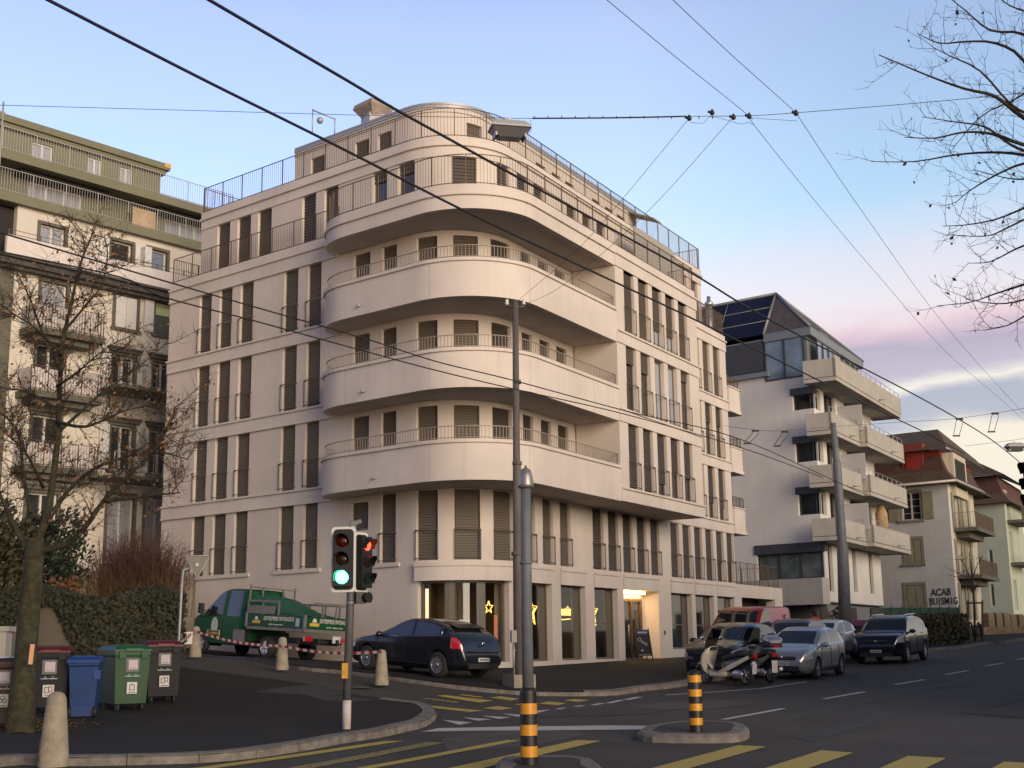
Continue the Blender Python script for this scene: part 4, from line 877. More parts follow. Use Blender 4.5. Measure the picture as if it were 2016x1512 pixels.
w = fs.window(WBc, .1, big[1], big[2], big[3] - .5, .2, frame=M_wframe, pane=mat('greenish_curtain_pane', (.10, .125, .12), .1, var=.3, scale=1.2), bars=2); bb = MB(); fs.box(bb, -.15, big[1] + .1, big[3] - .5, big[3] + .05, -.3, .08); bb.build('blind_box', M_anth, w)
for a in fw_[:4]: ff.window(WBc, *a, .2, frame=M_wframe, bars=0, surround=None)
for a in fw_[7:]: ff.window(WBc, *a, .2, frame=M_wframe, bars=1)
bb = MB(); fs.box(bb, -.3, 8.5, 3.72, 5.2, .02, .9); bb.build('ground_balcony', M_conc, WBc)
def slab_balcony(t0, t1, off, z0, z1, back=-1.9):
    p0 = CW + dR * (t0 - 35.0) + nR * 0; bl = MB(); Pn = lambda t, o: PR(t, o)
    c = [Pn(t0, off), Pn(t1, off), Pn(t1, back), Pn(t0, back)]; th = .16
    bl.prism([tuple(q) for q in c], z0, z0 + .22)
    for a, e in ((c[3], c[0]), (c[0], c[1]), (c[1], c[2])):
        d = (e - a).normalized(); n = Vector((-d.y, d.x)); n = n if n.dot((c[0] + c[2]) / 2 - a) > 0 else -n; mid = (a + e) / 2 + n * th / 2
        bl.box((mid.x, mid.y, (z0 + .26 + z1) / 2), ((e - a).length, th, z1 - z0 - .26), math.atan2(d.y, d.x))
    o = bl.build('balcony', M_conc, WBc)
    bl = MB(); railing(bl, Path([Pn(t0 + .1, off - .1), Pn(t1, off - .1)], [nR, nR]), 0, t1 - t0 - .1, z1, .38, 0, post=1.2, bar=1.2, pw=.035, top=.03); bl.build('balcony_railing', M_galv, o)
    bl = MB(); q = Pn(t0 + (t1 - t0) * .62, off); bl.tube([(q.x, q.y, z0 + .35), (q.x + nR.x * .5, q.y + nR.y * .5, z0 + .33)], .04, 6); bl.build('drain_spout', M_conc, o); return o
slab_balcony(33.9, 49.4, 0, 16.35, 17.68)
for z in (13.28, 10.28, 7.24):
    slab_balcony(33.9, 39.9, -.42, z, z + 1.26); slab_balcony(40.0, 49.4, 0.0, z - .0, z + 1.26)
    bb = MB(); q0, q1 = PR(39.9, -.2), PR(39.9, -1.7); bb.extr([(q0.x, q0.y, z + 1.0), (q1.x, q1.y, z + 1.0), (q1.x, q1.y, z + 2.6), (q0.x, q0.y, z + 2.6)], (dR.x * .08, dR.y * .08, 0)); bb.build('divider_screen', mat('pale_grey_screen', (.40, .40, .41), .8), WBc)
# penthouse and roof
b = MB(); skew(b, CW, .25, 15, .05, 11.5, 17.4, 19.7); b.build('penthouse_wall', M_pent, WBc)
b = MB(); fs.box(b, 3.1, 15, 17.75, 19.6, -.02, .05); b.build('penthouse_slate', M_anth, WBc)
b = MB(); fs.box(b, 2.75, 16, 17.35, 17.62, -.3, .25); skew(b, CW, -.1, 3.0, -.12, 11.6, 19.45, 19.95); b.build('penthouse_fascia', M_pent, WBc)
fp = mv(fs, .03); b = MB(); r_ = fs.rect(1506, 662, 1584, 746); w = fp.window(WBc, r_[0], r_[1], r_[2], r_[3], -.02, frame=M_wframe, pane=M_bluepane, bars=1, cross=0)
fp2 = Fac(CW + dR * .2, dR); fp2.window(WBc, .3, 3.8, 17.5, 19.3, -.26, frame=M_wframe, pane=M_bluepane, bars=2)
ax = atD(1527, 578, 80); ax2 = ax.xy + dL * 12; ef = [CW + dL * a + dR * c for a, c in ((-.1, -.12), (3.0, -.12), (16, -.12), (16, 11.6), (-.1, 11.6))]
b = MB(); A1 = (ax.x, ax.y, ax.z); A2 = (ax2.x, ax2.y, ax.z)
E_ = [(q.x, q.y, 19.95) for q in ef]
b.add([A1, A2] + E_, [(0, 2, 3), (0, 6, 2), (1, 5, 6, 0)]); b.build('roof', mat('grey_slate_roof', (.075, .065, .065), .8, var=.2, scale=3), WBc)
b = MB(); b.add([A1, A2, E_[1], E_[2]], [(0, 2, 3, 1)]); b.build('solar_roof', mat('dark_solar_panel', (.012, .014, .03), .25, var=.2, scale=.4), WBc)
b = MB()
for e_ in ((A1, E_[0]), (A1, E_[1]), (A1, A2), (A1, E_[4])): b.tube([Vector(e_[0]), Vector(e_[1])], .09, 6)
for k in (.33, .66):
    a, c = Vector(A1).lerp(Vector(E_[1]), k), Vector(A2).lerp(Vector(E_[2]), k); b.tube([a, c], .03, 4)
b.tube([Vector(A1).lerp(Vector(A2), .28), Vector(E_[1]).lerp(Vector(E_[2]), .25)], .03, 4)
b.build('roof_ridge', M_pent, WBc)
for t, z, h, w_ in ((38.6, 19.6, 1.3, 1.8), (41.0, 18.9, 1.5, 1.8), (44.0, 18.6, .9, 3.0)):
    b = MB(); q = PR(t, -2.6); b.box((q.x, q.y, z), (w_, 1.5, h), math.atan2(dR.y, dR.x)); b.build('dormer', M_conc if t < 43 else M_pent, WBc)
tag(MB().lathe((lambda q: (q.x, q.y, 8.5))(PR(45.8, -.9)), [(.16, 0), (.42, .35), (.40, 1.2), (.12, 1.9)], 10).build('folded_parasol', mat('tan_parasol_cloth', (.36, .24, .13), .9, var=.15)), 'folded tan parasol standing on the lowest balcony of the white building', 'parasol')
# ---------------------------------------------------------------- old house with tiled mansard, graffiti on its side
CH = None
for k in range(400):
    q = PR(30 + k * .12, 2.0); v = Vector((q.x, q.y, 5)) - CAM
    if 1008 + F * v.dot(cx) / v.dot(cf) >= 1881: CH = q; break
OH = thing('old_house', 'old white house with tiled red mansard roof and graffiti on its side wall', 'house', (CH.x, CH.y, 2))
hs = Fac(CH, dL); hf = Fac(CH, dR)
M_hw = weathered('greyish_white_plaster', (.50, .50, .49), (.36, .34, .30), .9, .7, .35); M_hy = weathered('yellowed_plaster', (.50, .46, .36), (.20, .16, .10), .9, 1.2, .6)
M_tile = mat('mossy_roof_tiles', (.066, .040, .024), .9, col2=(.115, .080, .045), scale=2.5, bump=1.0, bscale=9, stretch=(1, 1, 3), detail=8)
M_tile2 = mat('red_mansard_tiles', (.060, .028, .022), .9, col2=(.115, .052, .038), scale=3, bump=1.0, bscale=10, stretch=(1, 1, 4), detail=8)
M_shg = mat('sage_shutter', (.24, .225, .155), .7, var=.1, scale=3); M_red = mat('red_painted_wood', (.20, .028, .016), .7, var=.15, scale=2)
ze = hs.uz(1840, 952)[1]; zt = hs.uz(1868, 880)[1]; zr = hs.uz(1846, 850)[1]
b = MB(); hw = [hs.rect(1775, 970, 1812, 1024), hs.rect(1783, 1062, 1815, 1110), hs.rect(1785, 1152, 1820, 1197)]
hs.wall(b, 0, 11, 1, ze, hw, .3); b.build('side_wall', M_hw, OH)
hfw = [(1.4, 3.0, z, z + 2.4) for z in (hw[0][2] - .6, hw[1][2] - .8, hw[2][2] - .8)] + [(4.6, 6.2, z, z + 2.4) for z in (hw[0][2] - .6, hw[1][2] - .8, hw[2][2] - .8)]
b = MB(); hf.wall(b, .3, 9, 1, ze, hfw, .3); b.build('street_wall', M_hy, OH)
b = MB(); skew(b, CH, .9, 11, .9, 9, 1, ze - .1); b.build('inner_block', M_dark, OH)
for i, a in enumerate(hw):
    w = hs.window(OH, *a, .12, surround=mat('grey_stone_surround', (.22, .205, .175), .9, var=.1), sw=.2, bars=1, cross=3 if i == 0 else 0)
    u0, u1, z0, z1 = a; m_ = (u0 + u1) / 2
    if i == 0:
        for c0, c1 in ((u0 - .2 - (u1 - u0) * .55, u0 - .2), (u1 + .2, u1 + .2 + (u1 - u0) * .55)): s_ = MB(); hs.box(s_, c0, c1, z0, z1, .06, .11); s_.build('shutter', M_shg, w)
    else:
        for c0, c1 in ((u0 + .02, m_ - .01), (m_ + .01, u1 - .02)):
            s_ = MB()
            hs.box(s_, c0, c1, z0 + .02, z1 - .02, -.06, .02); hs.box(s_, c0 + .08, c1 - .08, z1 - .55, z1 - .15, .02, .04); hs.box(s_, c0 + .08, c1 - .08, z0 + .15, z1 - .7, .02, .035)
            s_.build('shutter', M_shg, w)
for i, a in enumerate(hfw):
    w = hf.window(OH, *a, .15, bars=1, pane=M_curt if i % 2 else M_pane)
    for c0, c1 in ((a[0] - .6, a[0]), (a[1], a[1] + .6)): s_ = MB(); hf.box(s_, c0, c1, a[2], a[3], .03, .08); s_.build('shutter', M_shg, w)
for z in (hw[0][2] - .65, hw[1][2] - .85):
    b = MB(); hf.box(b, .9, 7.6, z - .25, z, 0, 1.6); hf.box(b, 1.6, 6.9, z - .65, z - .25, 0, .9); bl = b.build('balcony_slab', M_olive2, OH)
    b = MB(); railing(b, hf.path(1.0, 7.5, 1.5), 0, 6.5, z, 1.05, 0, post=1.3, bar=.16, bw=.02); railing(b, Path([hf.p(1.0, 0), hf.p(1.0, 1.5)], [-dR, -dR]), 0, 1.5, z, 1.05, 0, post=1.5, bar=.16, bw=.02); b.build('balcony_railing', M_rail, bl)
# mansard: eaves skirt, steep tiled walls with red trim, upper roof
def ringz(o, z): P_ = [hs.p(-o, o), hs.p(11, o), hs.p(11, -9), hs.p(-o, -9)]; 
def mans(b, o0, z0, o1, z1):
    a = [(*(CH + hs.n * o0 + hf.n * o0), z0), (*(CH + hs.n * o0 + dL * 13), z0), (*(CH + hf.n * o0 + dR * 12), z0)]; c = [(*(CH + hs.n * o1 + hf.n * o1), z1), (*(CH + hs.n * o1 + dL * 13), z1), (*(CH + hf.n * o1 + dR * 12), z1)]
    b.add(a + c, [(0, 1, 4, 3), (2, 0, 3, 5)])
b = MB(); mans(b, .9, ze - .05, -.1, ze + .9); mans(b, .9, ze - .05, -.4, ze - .1); b.build('eaves_tiles', M_tile, OH)
b = MB(); mans(b, -.1, ze + .88, -.75, zt); mv_ = b.build('mansard_wall', M_tile2, OH)
b = MB(); mans(b, -.50, zt - .45, -.52, zt - .05); mans(b, -.50, zt - .45, -.72, zt - .46); b.build('red_fascia', M_red, OH)
b = MB(); 
r0 = CH + hs.n * .25 + hf.n * .25; rp = atD(1846, 845, math.hypot(CH.x, CH.y) + 5); rq = rp.xy + dL * 14; rs = rp.xy + dR * 14
b.add([(*r0, zt - .05), (*(CH + hs.n * .25 + dL * 14), zt - .05), (*(CH + hf.n * .25 + dR * 14), zt - .05), (rp.x, rp.y, rp.z), (rq.x, rq.y, rp.z), (rs.x, rs.y, rp.z - .6)], [(0, 1, 4, 3), (0, 3, 5, 2)]); b.build('roof', M_tile, OH)
a = hs.rect(1781, 882, 1806, 936); b = MB(); hs.box(b, a[0] - .3, a[1] + .3, a[2] - .25, a[3] + .3, -1.5, -.25); dm = b.build('dormer', M_red, OH); b = MB(); hs.box(b, a[0], a[1], a[2], a[3], -.25, -.2); b.build('dormer_shutter', mat('bright_red_shutter', (.26, .022, .012), .7), dm)
b = MB(); hf.box(b, 1.2, 5.5, zt - 3.2, zt - .2, -1.8, .3); lg = b.build('attic_loggia', M_hy, OH); b = MB(); hf.box(b, 1.6, 5.0, zt - 2.6, zt - .6, .3, .32); b.build('loggia_opening', M_dark, lg)  # flat near-black plate stands for the shade inside the loggia
b = MB(); q = hs.p(-.9 + .9, 1.0); b.tube([(*(CH + hs.n * .95 + hf.n * .95), ze), (*(CH + hs.n * .95 + dL * 12), ze)], .09, 8); b.tube([(*(CH + hs.n * .95 + hf.n * .95), ze), (*(CH + hf.n * .95 + dR * 8), ze)], .09, 8); b.build('gutter', M_galv, OH)
M_spray = mat('black_spray_paint', (.02, .02, .025), .7)
for txt, x0, x1, y in (('ACAB', 1832, 1872, 1166.5), ('BU1SM1G', 1830, 1886, 1184)):
    a, c = hs.uz(x0, y, .02), hs.uz(x1, y, .02); mid = hs.p((a[0] + c[0]) / 2, .02); zc = (a[1] + c[1]) / 2
    lettering('graffiti', txt, .66, (mid.x, mid.y, zc), (-dL.x, -dL.y, 0), (0, 0, 1), M_spray, OH, width=abs(a[0] - c[0]), extrude=.004, shear=.08 if txt == 'ACAB' else 0, font_bold=.012)
# ---------------------------------------------------------------- pale green house further up the street
GH = None
for k in range(600):
    q = PR(50 + k * .12, 2.0); v = Vector((q.x, q.y, 5)) - CAM
    if 1008 + F * v.dot(cx) / v.dot(cf) >= 1993: GH = q; break
GHt = thing('green_house', 'pale green old house with dark tiled roof at the right edge, beyond the graffiti house', 'house', (GH.x, GH.y, 2))
gs, gf = Fac(GH, dL), Fac(GH, dR); M_gw = weathered('pale_green_plaster', (.40, .44, .34), (.28, .28, .22), .9, .7, .3)
ze2 = gs.uz(1965, 990)[1]; b = MB(); gw_ = [gs.rect(1946, 1082, 1955, 1118), gs.rect(1950, 1150, 1958, 1194)]
gs.wall(b, 0, 12, 1, ze2, gw_, .3); gfw = [(1.2, 2.6, z, z + 2.5) for z in (4.0, 8.0, 11.5)]; gf.wall(b, .3, 9, 1, ze2, gfw, .3); b.build('wall', M_gw, GHt)
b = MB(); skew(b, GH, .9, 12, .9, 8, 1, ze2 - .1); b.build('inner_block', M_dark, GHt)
for a in gw_: gs.window(GHt, *a, .1, pane=mat('green_shutter', (.10, .14, .08), .7), bars=0)
for a in gfw: gf.window(GHt, *a, .15, bars=1)
for z in (7.9, 11.4): b = MB(); gf.box(b, .6, 6, z - .25, z, 0, 1.3); bl = b.build('balcony_slab', M_olive2, GHt); b = MB(); railing(b, gf.path(.7, 5.9, 1.2), 0, 5.2, z, 1.0, 0, post=1.3, bar=.2, bw=.025); b.build('balcony_railing', M_rail, bl)
def mans2(b, C_, o0, z0, o1, z1, L=14):
    a = [(*(C_ + gs.n * o0 + gf.n * o0), z0), (*(C_ + gs.n * o0 + dL * L), z0), (*(C_ + gf.n * o0 + dR * L), z0)]; c = [(*(C_ + gs.n * o1 + gf.n * o1), z1), (*(C_ + gs.n * o1 + dL * L), z1), (*(C_ + gf.n * o1 + dR * L), z1)]
    b.add(a + c, [(0, 1, 4, 3), (2, 0, 3, 5)])
b = MB(); mans2(b, GH, .8, ze2 - .05, -.1, ze2 + .8); mans2(b, GH, .8, ze2 - .05, -.4, ze2 - .06); b.build('eaves_tiles', M_tile, GHt)
zt2 = gs.uz(1975, 932)[1]; b = MB(); mans2(b, GH, -.1, ze2 + .78, -.7, zt2); b.build('mansard_wall', M_tile2, GHt)
b = MB(); mans2(b, GH, .3, zt2 - .1, -7, zt2 + 3.6); b.build('roof', M_tile, GHt)

# ---------------------------------------------------------------- the houses opposite, behind the viewer: they shade the street and stand in the windscreens' reflections
def opposite(O_, d_, L_, H_, z0, floors, label, m_):
    f_ = Fac(O_, d_); f_.n = -f_.n if f_.n.dot(Vector((-2, 42)) - f_.Q) < 0 else f_.n; t = thing('street_block', label, 'building', (O_.x, O_.y, z0)); b = MB(); f_.box(b, 0, L_, z0 - 2, z0 + H_, -12, 0); f_.box(b, -.3, L_ + .3, z0 + H_ - .5, z0 + H_, 0, .5); b.build('wall', m_, t); b = MB(); f_.box(b, -.3, L_ + .3, z0 + H_, z0 + H_ + .4, -12.3, .6); b.build('roof', M_tile, t)
    h = (H_ - 1.2) / floors; n_ = int(L_ / 2.9); p0 = None
    for k in range(floors):
        for i in range(n_):
            u = 1.0 + i * 2.9; z = z0 + 1.0 + k * h
            if p0 is None: b = MB(); f_.box(b, u, u + 1.3, z, z + h * .62, -.02, .03); p0 = b.build('window', M_pane, t); c = p0
            else: c = p0.copy(); COL.objects.link(c); c.location = (f_.d.x * (u - 1.0), f_.d.y * (u - 1.0), z - z0 - 1.0)
opposite(PR(-14, 23), dR, 62, 7.6, .2, 2, 'cream row of houses facing the corner building, mirrored in the parked windscreens', weathered('street_cream_plaster', (.17, .155, .13), (.12, .11, .09), .9, .6, .2))
opposite(Vector((-12, 4)), Vector((-1, .12)), 34, 12, .2, 4, 'grey block behind the viewpoint on the bin side of the side street', weathered('street_grey_plaster', (.20, .195, .185), (.14, .135, .125), .9, .6, .2))
# ================================================================== walls, hedges and planting
def leafmass(b, c, rad, n, size, rnd, flat=0.0, hollow=.35):
    """n leaf-sized faces spread through an ellipsoid"""
    for _ in range(n):
        while True:
            v = Vector((rnd.uniform(-1, 1), rnd.uniform(-1, 1), rnd.uniform(-1, 1)))
            if hollow < v.length < 1: break
        p = Vector(c) + Vector((v.x * rad[0], v.y * rad[1], v.z * rad[2])); s = size * rnd.uniform(.5, 1.3)
        a = Vector((rnd.gauss(0, 1), rnd.gauss(0, 1), rnd.gauss(0, 1))).normalized(); u = a.orthogonal().normalized(); w = a.cross(u)
        b.quad(p - u * s, p - w * s * .5, p + u * s, p + w * s * .5)
M_ivy = mat('ivy_leaves', (.014, .017, .007), .75, col2=(.036, .035, .014), scale=9, detail=2); M_ever = mat('dark_evergreen_leaves', (.012, .020, .012), .7, col2=(.030, .045, .020), scale=6, detail=2)
M_rust = mat('rusty_leaves', (.13, .055, .02), .85, col2=(.20, .10, .035), scale=8, detail=2); M_twigr = mat('red_brown_twigs', (.060, .026, .020), .85, col2=(.10, .045, .032), scale=5)
M_stone = weathered('mossy_retaining_wall', (.115, .10, .08), (.05, .045, .03), .95, 1.5, .6)
M_bark = mat('mossy_bark', (.022, .019, .012), .95, col2=(.052, .050, .022), scale=7, bump=1.0, bscale=24, detail=8)
M_bark2 = mat('dark_bark', (.020, .014, .010), .95, col2=(.040, .029, .021), scale=9, bump=.8, bscale=40)
rv = random.Random(11)
# retaining wall behind the bins, ivy hanging over it
wq0 = atD(352, 1250, 33).xy; wq1 = atD(-60, 1250, 31.5).xy; fw3 = Fac(wq0, wq1 - wq0); Lw3 = (wq1 - wq0).length
zt3 = fw3.uz(230, 1180)[1]
RWt = thing('retaining_wall', 'low mossy retaining wall behind the bins, overgrown with ivy', 'wall', (wq0.x, wq0.y, 1))
b = MB(); fw3.box(b, 0, Lw3, .1, zt3, -.4, 0); e_ = fw3.p(.2, -.4); e2 = fw3.p(1.5, -6.0); b.extr([(e_.x, e_.y, .1), (e2.x, e2.y, .1), (e2.x, e2.y, zt3), (e_.x, e_.y, zt3)], (-.3, 0, 0)); b.build('wall_face', M_stone, RWt)
b = MB()
for k in range(9500):
    u = rv.uniform(-.1, Lw3); h = rv.random(); drop = .95 + .55 * math.sin(u * 1.3) + .35 * math.sin(u * 3.1 + 1); z = zt3 + .10 + .12 * math.sin(u * 2.3) + rv.gauss(0, .05) - h * h * max(.25, drop) * 1.25
    p = fw3.p(u, rv.uniform(.0, .22)); s = rv.uniform(.028, .066); a = Vector((fw3.n.x + rv.gauss(0, .6), fw3.n.y + rv.gauss(0, .6), rv.gauss(.3, .5))).normalized(); uu = a.orthogonal().normalized(); w = a.cross(uu); c = Vector((p.x, p.y, z)); b.quad(c - uu * s, c - w * s * .8, c + uu * s, c + w * s * .8)
b.build('ivy', M_ivy, RWt)
for k, (x0, x1, y0, y1) in enumerate([(232, 262, 1238, 1262), (245, 262, 1246, 1264), (290, 300, 1246, 1262), (306, 320, 1248, 1262)]):
    a, c = fw3.uz(x0, y1, .01), fw3.uz(x1, y0, .01); b = MB(); b.tube([(*fw3.p(a[0], .012), a[1]), (*fw3.p(a[0], .012), c[1]), (*fw3.p(c[0], .012), c[1]), (*fw3.p(c[0], .012), a[1] + .25)], .028, 5); b.build('graffiti', M_spray, RWt)
# garden bank behind the wall
b = MB(); b.prism([tuple(wq0 + Vector((-.3, .3))), tuple(wq1 + Vector((0, .3))), tuple(wq1 + Vector((-4, 12))), tuple(wq0 + Vector((-4.5, 9)))], 1.0, lambda x, y: zt3 - .25); b.build('garden_bank', mat('garden_soil', (.035, .028, .018), .95, var=.3, scale=4))['kind'] = 'structure'
def bush(name, px, py, D, rad, n, size, m_, label, cat='shrub', extra=None, group=None):
    c = atD(px, py, D); t = thing(name, label, cat, (c.x, c.y, zt3 - .3), 0, group); b = MB()
    for k in range(9):
        o = Vector((rv.uniform(-.55, .55) * rad[0], rv.uniform(-.5, .5) * rad[1], rv.uniform(-.55, .45) * rad[2])); f_ = rv.uniform(.42, .68)
        leafmass(b, c + o, [r * f_ for r in rad], n // 9, size, rv)
    b.build('foliage', m_, t); b = MB()
    for k in range(5): b.tube([(c.x + rv.uniform(-.3, .3), c.y, zt3 - .3), (c.x + rv.uniform(-.5, .5) * rad[0], c.y + rv.uniform(-.4, .4), c.z)], [.05, .02], 5)
    b.build('stem', M_bark2, t); return t, c
bush('evergreen_bush', 105, 1085, 35, (1.0, 1.0, 1.35), 4200, .075, M_ever, 'dark evergreen bush right behind the trunk of the bare tree')
bush('evergreen_bush', 8, 1090, 34, (.9, .9, 1.5), 3000, .085, mat('yellow_green_leaves', (.04, .045, .018), .75, col2=(.075, .07, .03), scale=6), 'yellowish evergreen bush at the left edge above the wall')
bush('rusty_bush', 110, 1165, 33.4, (.75, .5, .45), 900, .06, M_rust, 'low shrub with rusty autumn leaves on top of the ivy wall')
# red-brown twiggy shrub
c = atD(270, 1180, 35.5); t = thing('red_twig_shrub', 'large leafless shrub of red-brown twigs above the ivy wall', 'shrub', (c.x, c.y, zt3 - .3)); b = MB()
for k in range(900):
    a = rv.uniform(0, 6.283); sp = rv.random() ** .6; h = rv.uniform(1.2, 2.35) * (1 - .3 * sp * sp); x0, y0 = rv.gauss(0, .25), rv.gauss(0, .2)
    e_ = Vector((c.x + x0 + math.cos(a) * sp * 1.35, c.y + y0 + math.sin(a) * sp * 1.0, zt3 - .3 + h)); p0 = Vector((c.x + x0 * 1.5 + math.cos(a) * sp * .5, c.y + y0, zt3 - .35)); m1 = p0.lerp(e_, .55) + Vector((rv.gauss(0, .05), rv.gauss(0, .05), .12))
    b.tube([p0, m1, e_], [.010, .007, .003], 3, cap=False, smooth=False)
    for j in range(4): q = p0.lerp(e_, rv.uniform(.4, .95)); b.tube([q, q + Vector((rv.gauss(0, .2), rv.gauss(0, .2), rv.uniform(.05, .3)))], [.005, .002], 3, cap=False, smooth=False)
b.build('twigs', M_twigr, t)
b = MB()
for k in range(700):
    x = rv.uniform(-1.3, 1.1); p = Vector((c.x + x, c.y + rv.uniform(-.9, -.3), zt3 + rv.uniform(-.2, .5))); b.tube([p, p + Vector((rv.gauss(0, .12), rv.gauss(0, .1), rv.uniform(.15, .45)))], [.006, .002], 3, cap=False, smooth=False)
o = b.build('dry_grass', mat('dry_ochre_grass', (.10, .062, .022), .9, var=.25, scale=8)); o['kind'] = 'stuff'
# concrete wall beside the truck
cq = atD(415, 1200, 53).xy; cq2 = atD(345, 1200, 52).xy; f4 = Fac(cq, cq2 - cq); b = MB(); f4.box(b, -.6, 8, .8, f4.uz(390, 1133)[1], -.4, 0); tag(b.build('concrete_wall', weathered('streaked_concrete', (.235, .205, .165), (.09, .075, .055), .95, 1.4, .8)), 'streaked concrete garden wall above the cab of the green truck', 'wall')
# leaf litter under the tree
q = gnd(40, 1428, KERB); b = MB()
for k in range(900):
    p = Vector((q.x + rv.gauss(0, .55), q.y + rv.gauss(0, .5))); z = gz(p.x, p.y) + KERB + .012; s = rv.uniform(.02, .05); a = rv.uniform(0, 6.28); b.quad((p.x + s * math.cos(a), p.y + s * math.sin(a), z), (p.x - s * math.sin(a) * .6, p.y + s * math.cos(a) * .6, z + rv.uniform(0, .03)), (p.x - s * math.cos(a), p.y - s * math.sin(a), z), (p.x + s * math.sin(a) * .6, p.y - s * math.cos(a) * .6, z))
o = b.build('leaf_litter', mat('fallen_leaves', (.06, .028, .012), .9, col2=(.09, .05, .02), scale=20)); o['kind'] = 'stuff'
# ---------------------------------------------------------------- trees
def limb(b, pts, r0, r1, n=8, wob=0.0):
    k = len(pts); b.tube(pts, [r0 + (r1 - r0) * (i / (k - 1)) ** .8 for i in range(k)], n)
def twigs(b, pts, rnd, dens, length, r, up=.25, depth=2, spread=1.0):
    """side shoots along a limb, each branching again"""
    P_ = [Vector(p) for p in pts]
    for i in range(len(P_) - 1):
        d = P_[i + 1] - P_[i]; m_ = max(1, int(d.length * dens))
        for _ in range(m_):
            s = P_[i] + d * rnd.random(); dd = d.normalized(); o = Vector((rnd.gauss(0, 1), rnd.gauss(0, 1), rnd.gauss(up, .8))); o = (o - dd * o.dot(dd) * .6 + dd * .7).normalized()
            L = length * rnd.uniform(.35, 1.0); q = [s]; cur = o
            for k in range(4): cur = (cur + Vector((rnd.gauss(0, .22), rnd.gauss(0, .22), rnd.gauss(.06, .18))) * spread).normalized(); q.append(q[-1] + cur * L / 4)
            b.tube(q, [r, r * .8, r * .6, r * .45, r * .3], 4 if r > .008 else 3, cap=False, smooth=False)
            if depth > 1: twigs(b, q, rnd, dens * 2.2, length * .45, max(r * .5, .0028), up, depth - 1, spread)
def tree_at(D, base, name, label, limbs, trunk, rt, rnd, dens, length, bark, leaves=0, tw_r=.012, jit=.5, depth=2, leafmat=None, lsize=1.0):
    g = gnd(*base, KERB); t = thing(name, label, 'tree', (g.x, g.y, g.z)); b = MB()
    def w(px, py, dd=0): return atD(px, py, D + dd)
    tp = [Vector((g.x, g.y, g.z - .1))] + [w(*q) for q in trunk[1:]]; b.tube(tp, [rt * 1.25] + [rt * (1 - .3 * i / len(tp)) for i in range(1, len(tp))], 12)
    b.build('trunk', bark, t); lb, tb_ = MB(), MB()
    for L_ in limbs:
        r0, r1, pts = L_; q = []; dd = 0
        for i, p in enumerate(pts): q.append(w(p[0], p[1], p[2] if len(p) > 2 else 0))
        sm = []; 
        for i in range(len(q) - 1):
            for k in range(3):
                a_, b_, c_, d_ = q[max(i - 1, 0)], q[i], q[i + 1], q[min(i + 2, len(q) - 1)]; tt = k / 3
                sm.append(.5 * ((2 * b_) + (c_ - a_) * tt + (2 * a_ - 5 * b_ + 4 * c_ - d_) * tt * tt + (3 * b_ - a_ - 3 * c_ + d_) * tt ** 3))
        sm.append(q[-1]); limb(lb, sm, r0, r1, 8); twigs(tb_, sm[len(sm) // 5:], rnd, dens, length, tw_r, depth=depth)
    lb.build('limbs', bark, t); o = tb_.build('twigs', M_bark2, t)
    if leaves:
        l2 = MB(); vs = tb_.v
        for _ in range(leaves):
            p = Vector(rnd.choice(vs)); p.z -= .03; s = rnd.uniform(.025, .05) * lsize; a = Vector((rnd.gauss(0, 1), rnd.gauss(0, 1), rnd.gauss(0, .5))).normalized(); u = a.orthogonal().normalized(); x = a.cross(u); l2.quad(p - u * s, p - x * s * .6, p + u * s, p + x * s * .6)
        l2.build('withered_leaves', leafmat, t)
    return t
tree_at(24.2, (38, 1442), 'bare_tree', 'bare street tree with mossy trunk and a few brown leaves behind the bins', [
    (0.081, 0.0150, [(68, 1080), (95, 1000, .1), (112, 880, .2), (118, 760, .3), (122, 680, .2), (140, 600, 0), (158, 520, -.2), (185, 455, -.3)]),
    (0.068, 0.0125, [(70, 1085), (120, 1075, -.2), (160, 1048, -.5), (205, 985, -.8), (250, 940, -1.0), (300, 890, -1.1), (332, 840, -1.2), (345, 800, -1.2)]),
    (0.046, 0.0100, [(205, 985, -.8), (250, 982, -1.0), (300, 975, -1.3), (355, 970, -1.6)]),
    (0.053, 0.0100, [(80, 1050), (110, 1000, .3), (140, 960, .6), (190, 920, .9), (250, 900, 1.2), (310, 890, 1.5), (372, 905, 1.7)]),
    (0.037, 0.0075, [(105, 860, .2), (160, 810, .5), (205, 770, .7), (255, 735, .9), (300, 700, 1.1), (330, 672, 1.2)]),
    (0.037, 0.0075, [(112, 830, .2), (170, 840, -.6), (240, 810, -.9), (310, 795, -1.3)]),
    (0.074, 0.0150, [(62, 1090), (30, 1040, .2), (0, 975, .3), (-40, 935, .4)]), (0.043, 0.0100, [(60, 1010, .2), (45, 930, .6), (40, 870, .8), (20, 830, 1), (-15, 800, 1)]),
    (0.031, 0.0060, [(118, 730, .3), (85, 660, .5), (60, 590, .6), (35, 540, .7), (15, 505, .8)]), (0.028, 0.0060, [(120, 700, .2), (75, 650, -.5), (30, 620, -.8), (-10, 590, -1)]),
    (0.028, 0.0060, [(128, 650, .1), (170, 600, .5), (200, 560, .7), (212, 500, .9), (205, 462, 1)]), (0.031, 0.0060, [(105, 800, .2), (50, 770, .6), (0, 765, .8)]),
    (0.028, 0.0050, [(112, 760, .3), (150, 735, -.8), (190, 700, -1.2), (225, 675, -1.4)]), (0.031, 0.0060, [(85, 960, .1), (50, 890, -.7), (5, 850, -1.2)])],
    [(38, 1442), (48, 1320), (58, 1200), (66, 1120), (70, 1060)], .20, random.Random(21), 13.0, 1.0, M_bark, 1500, .009, depth=2, leafmat=M_rust)
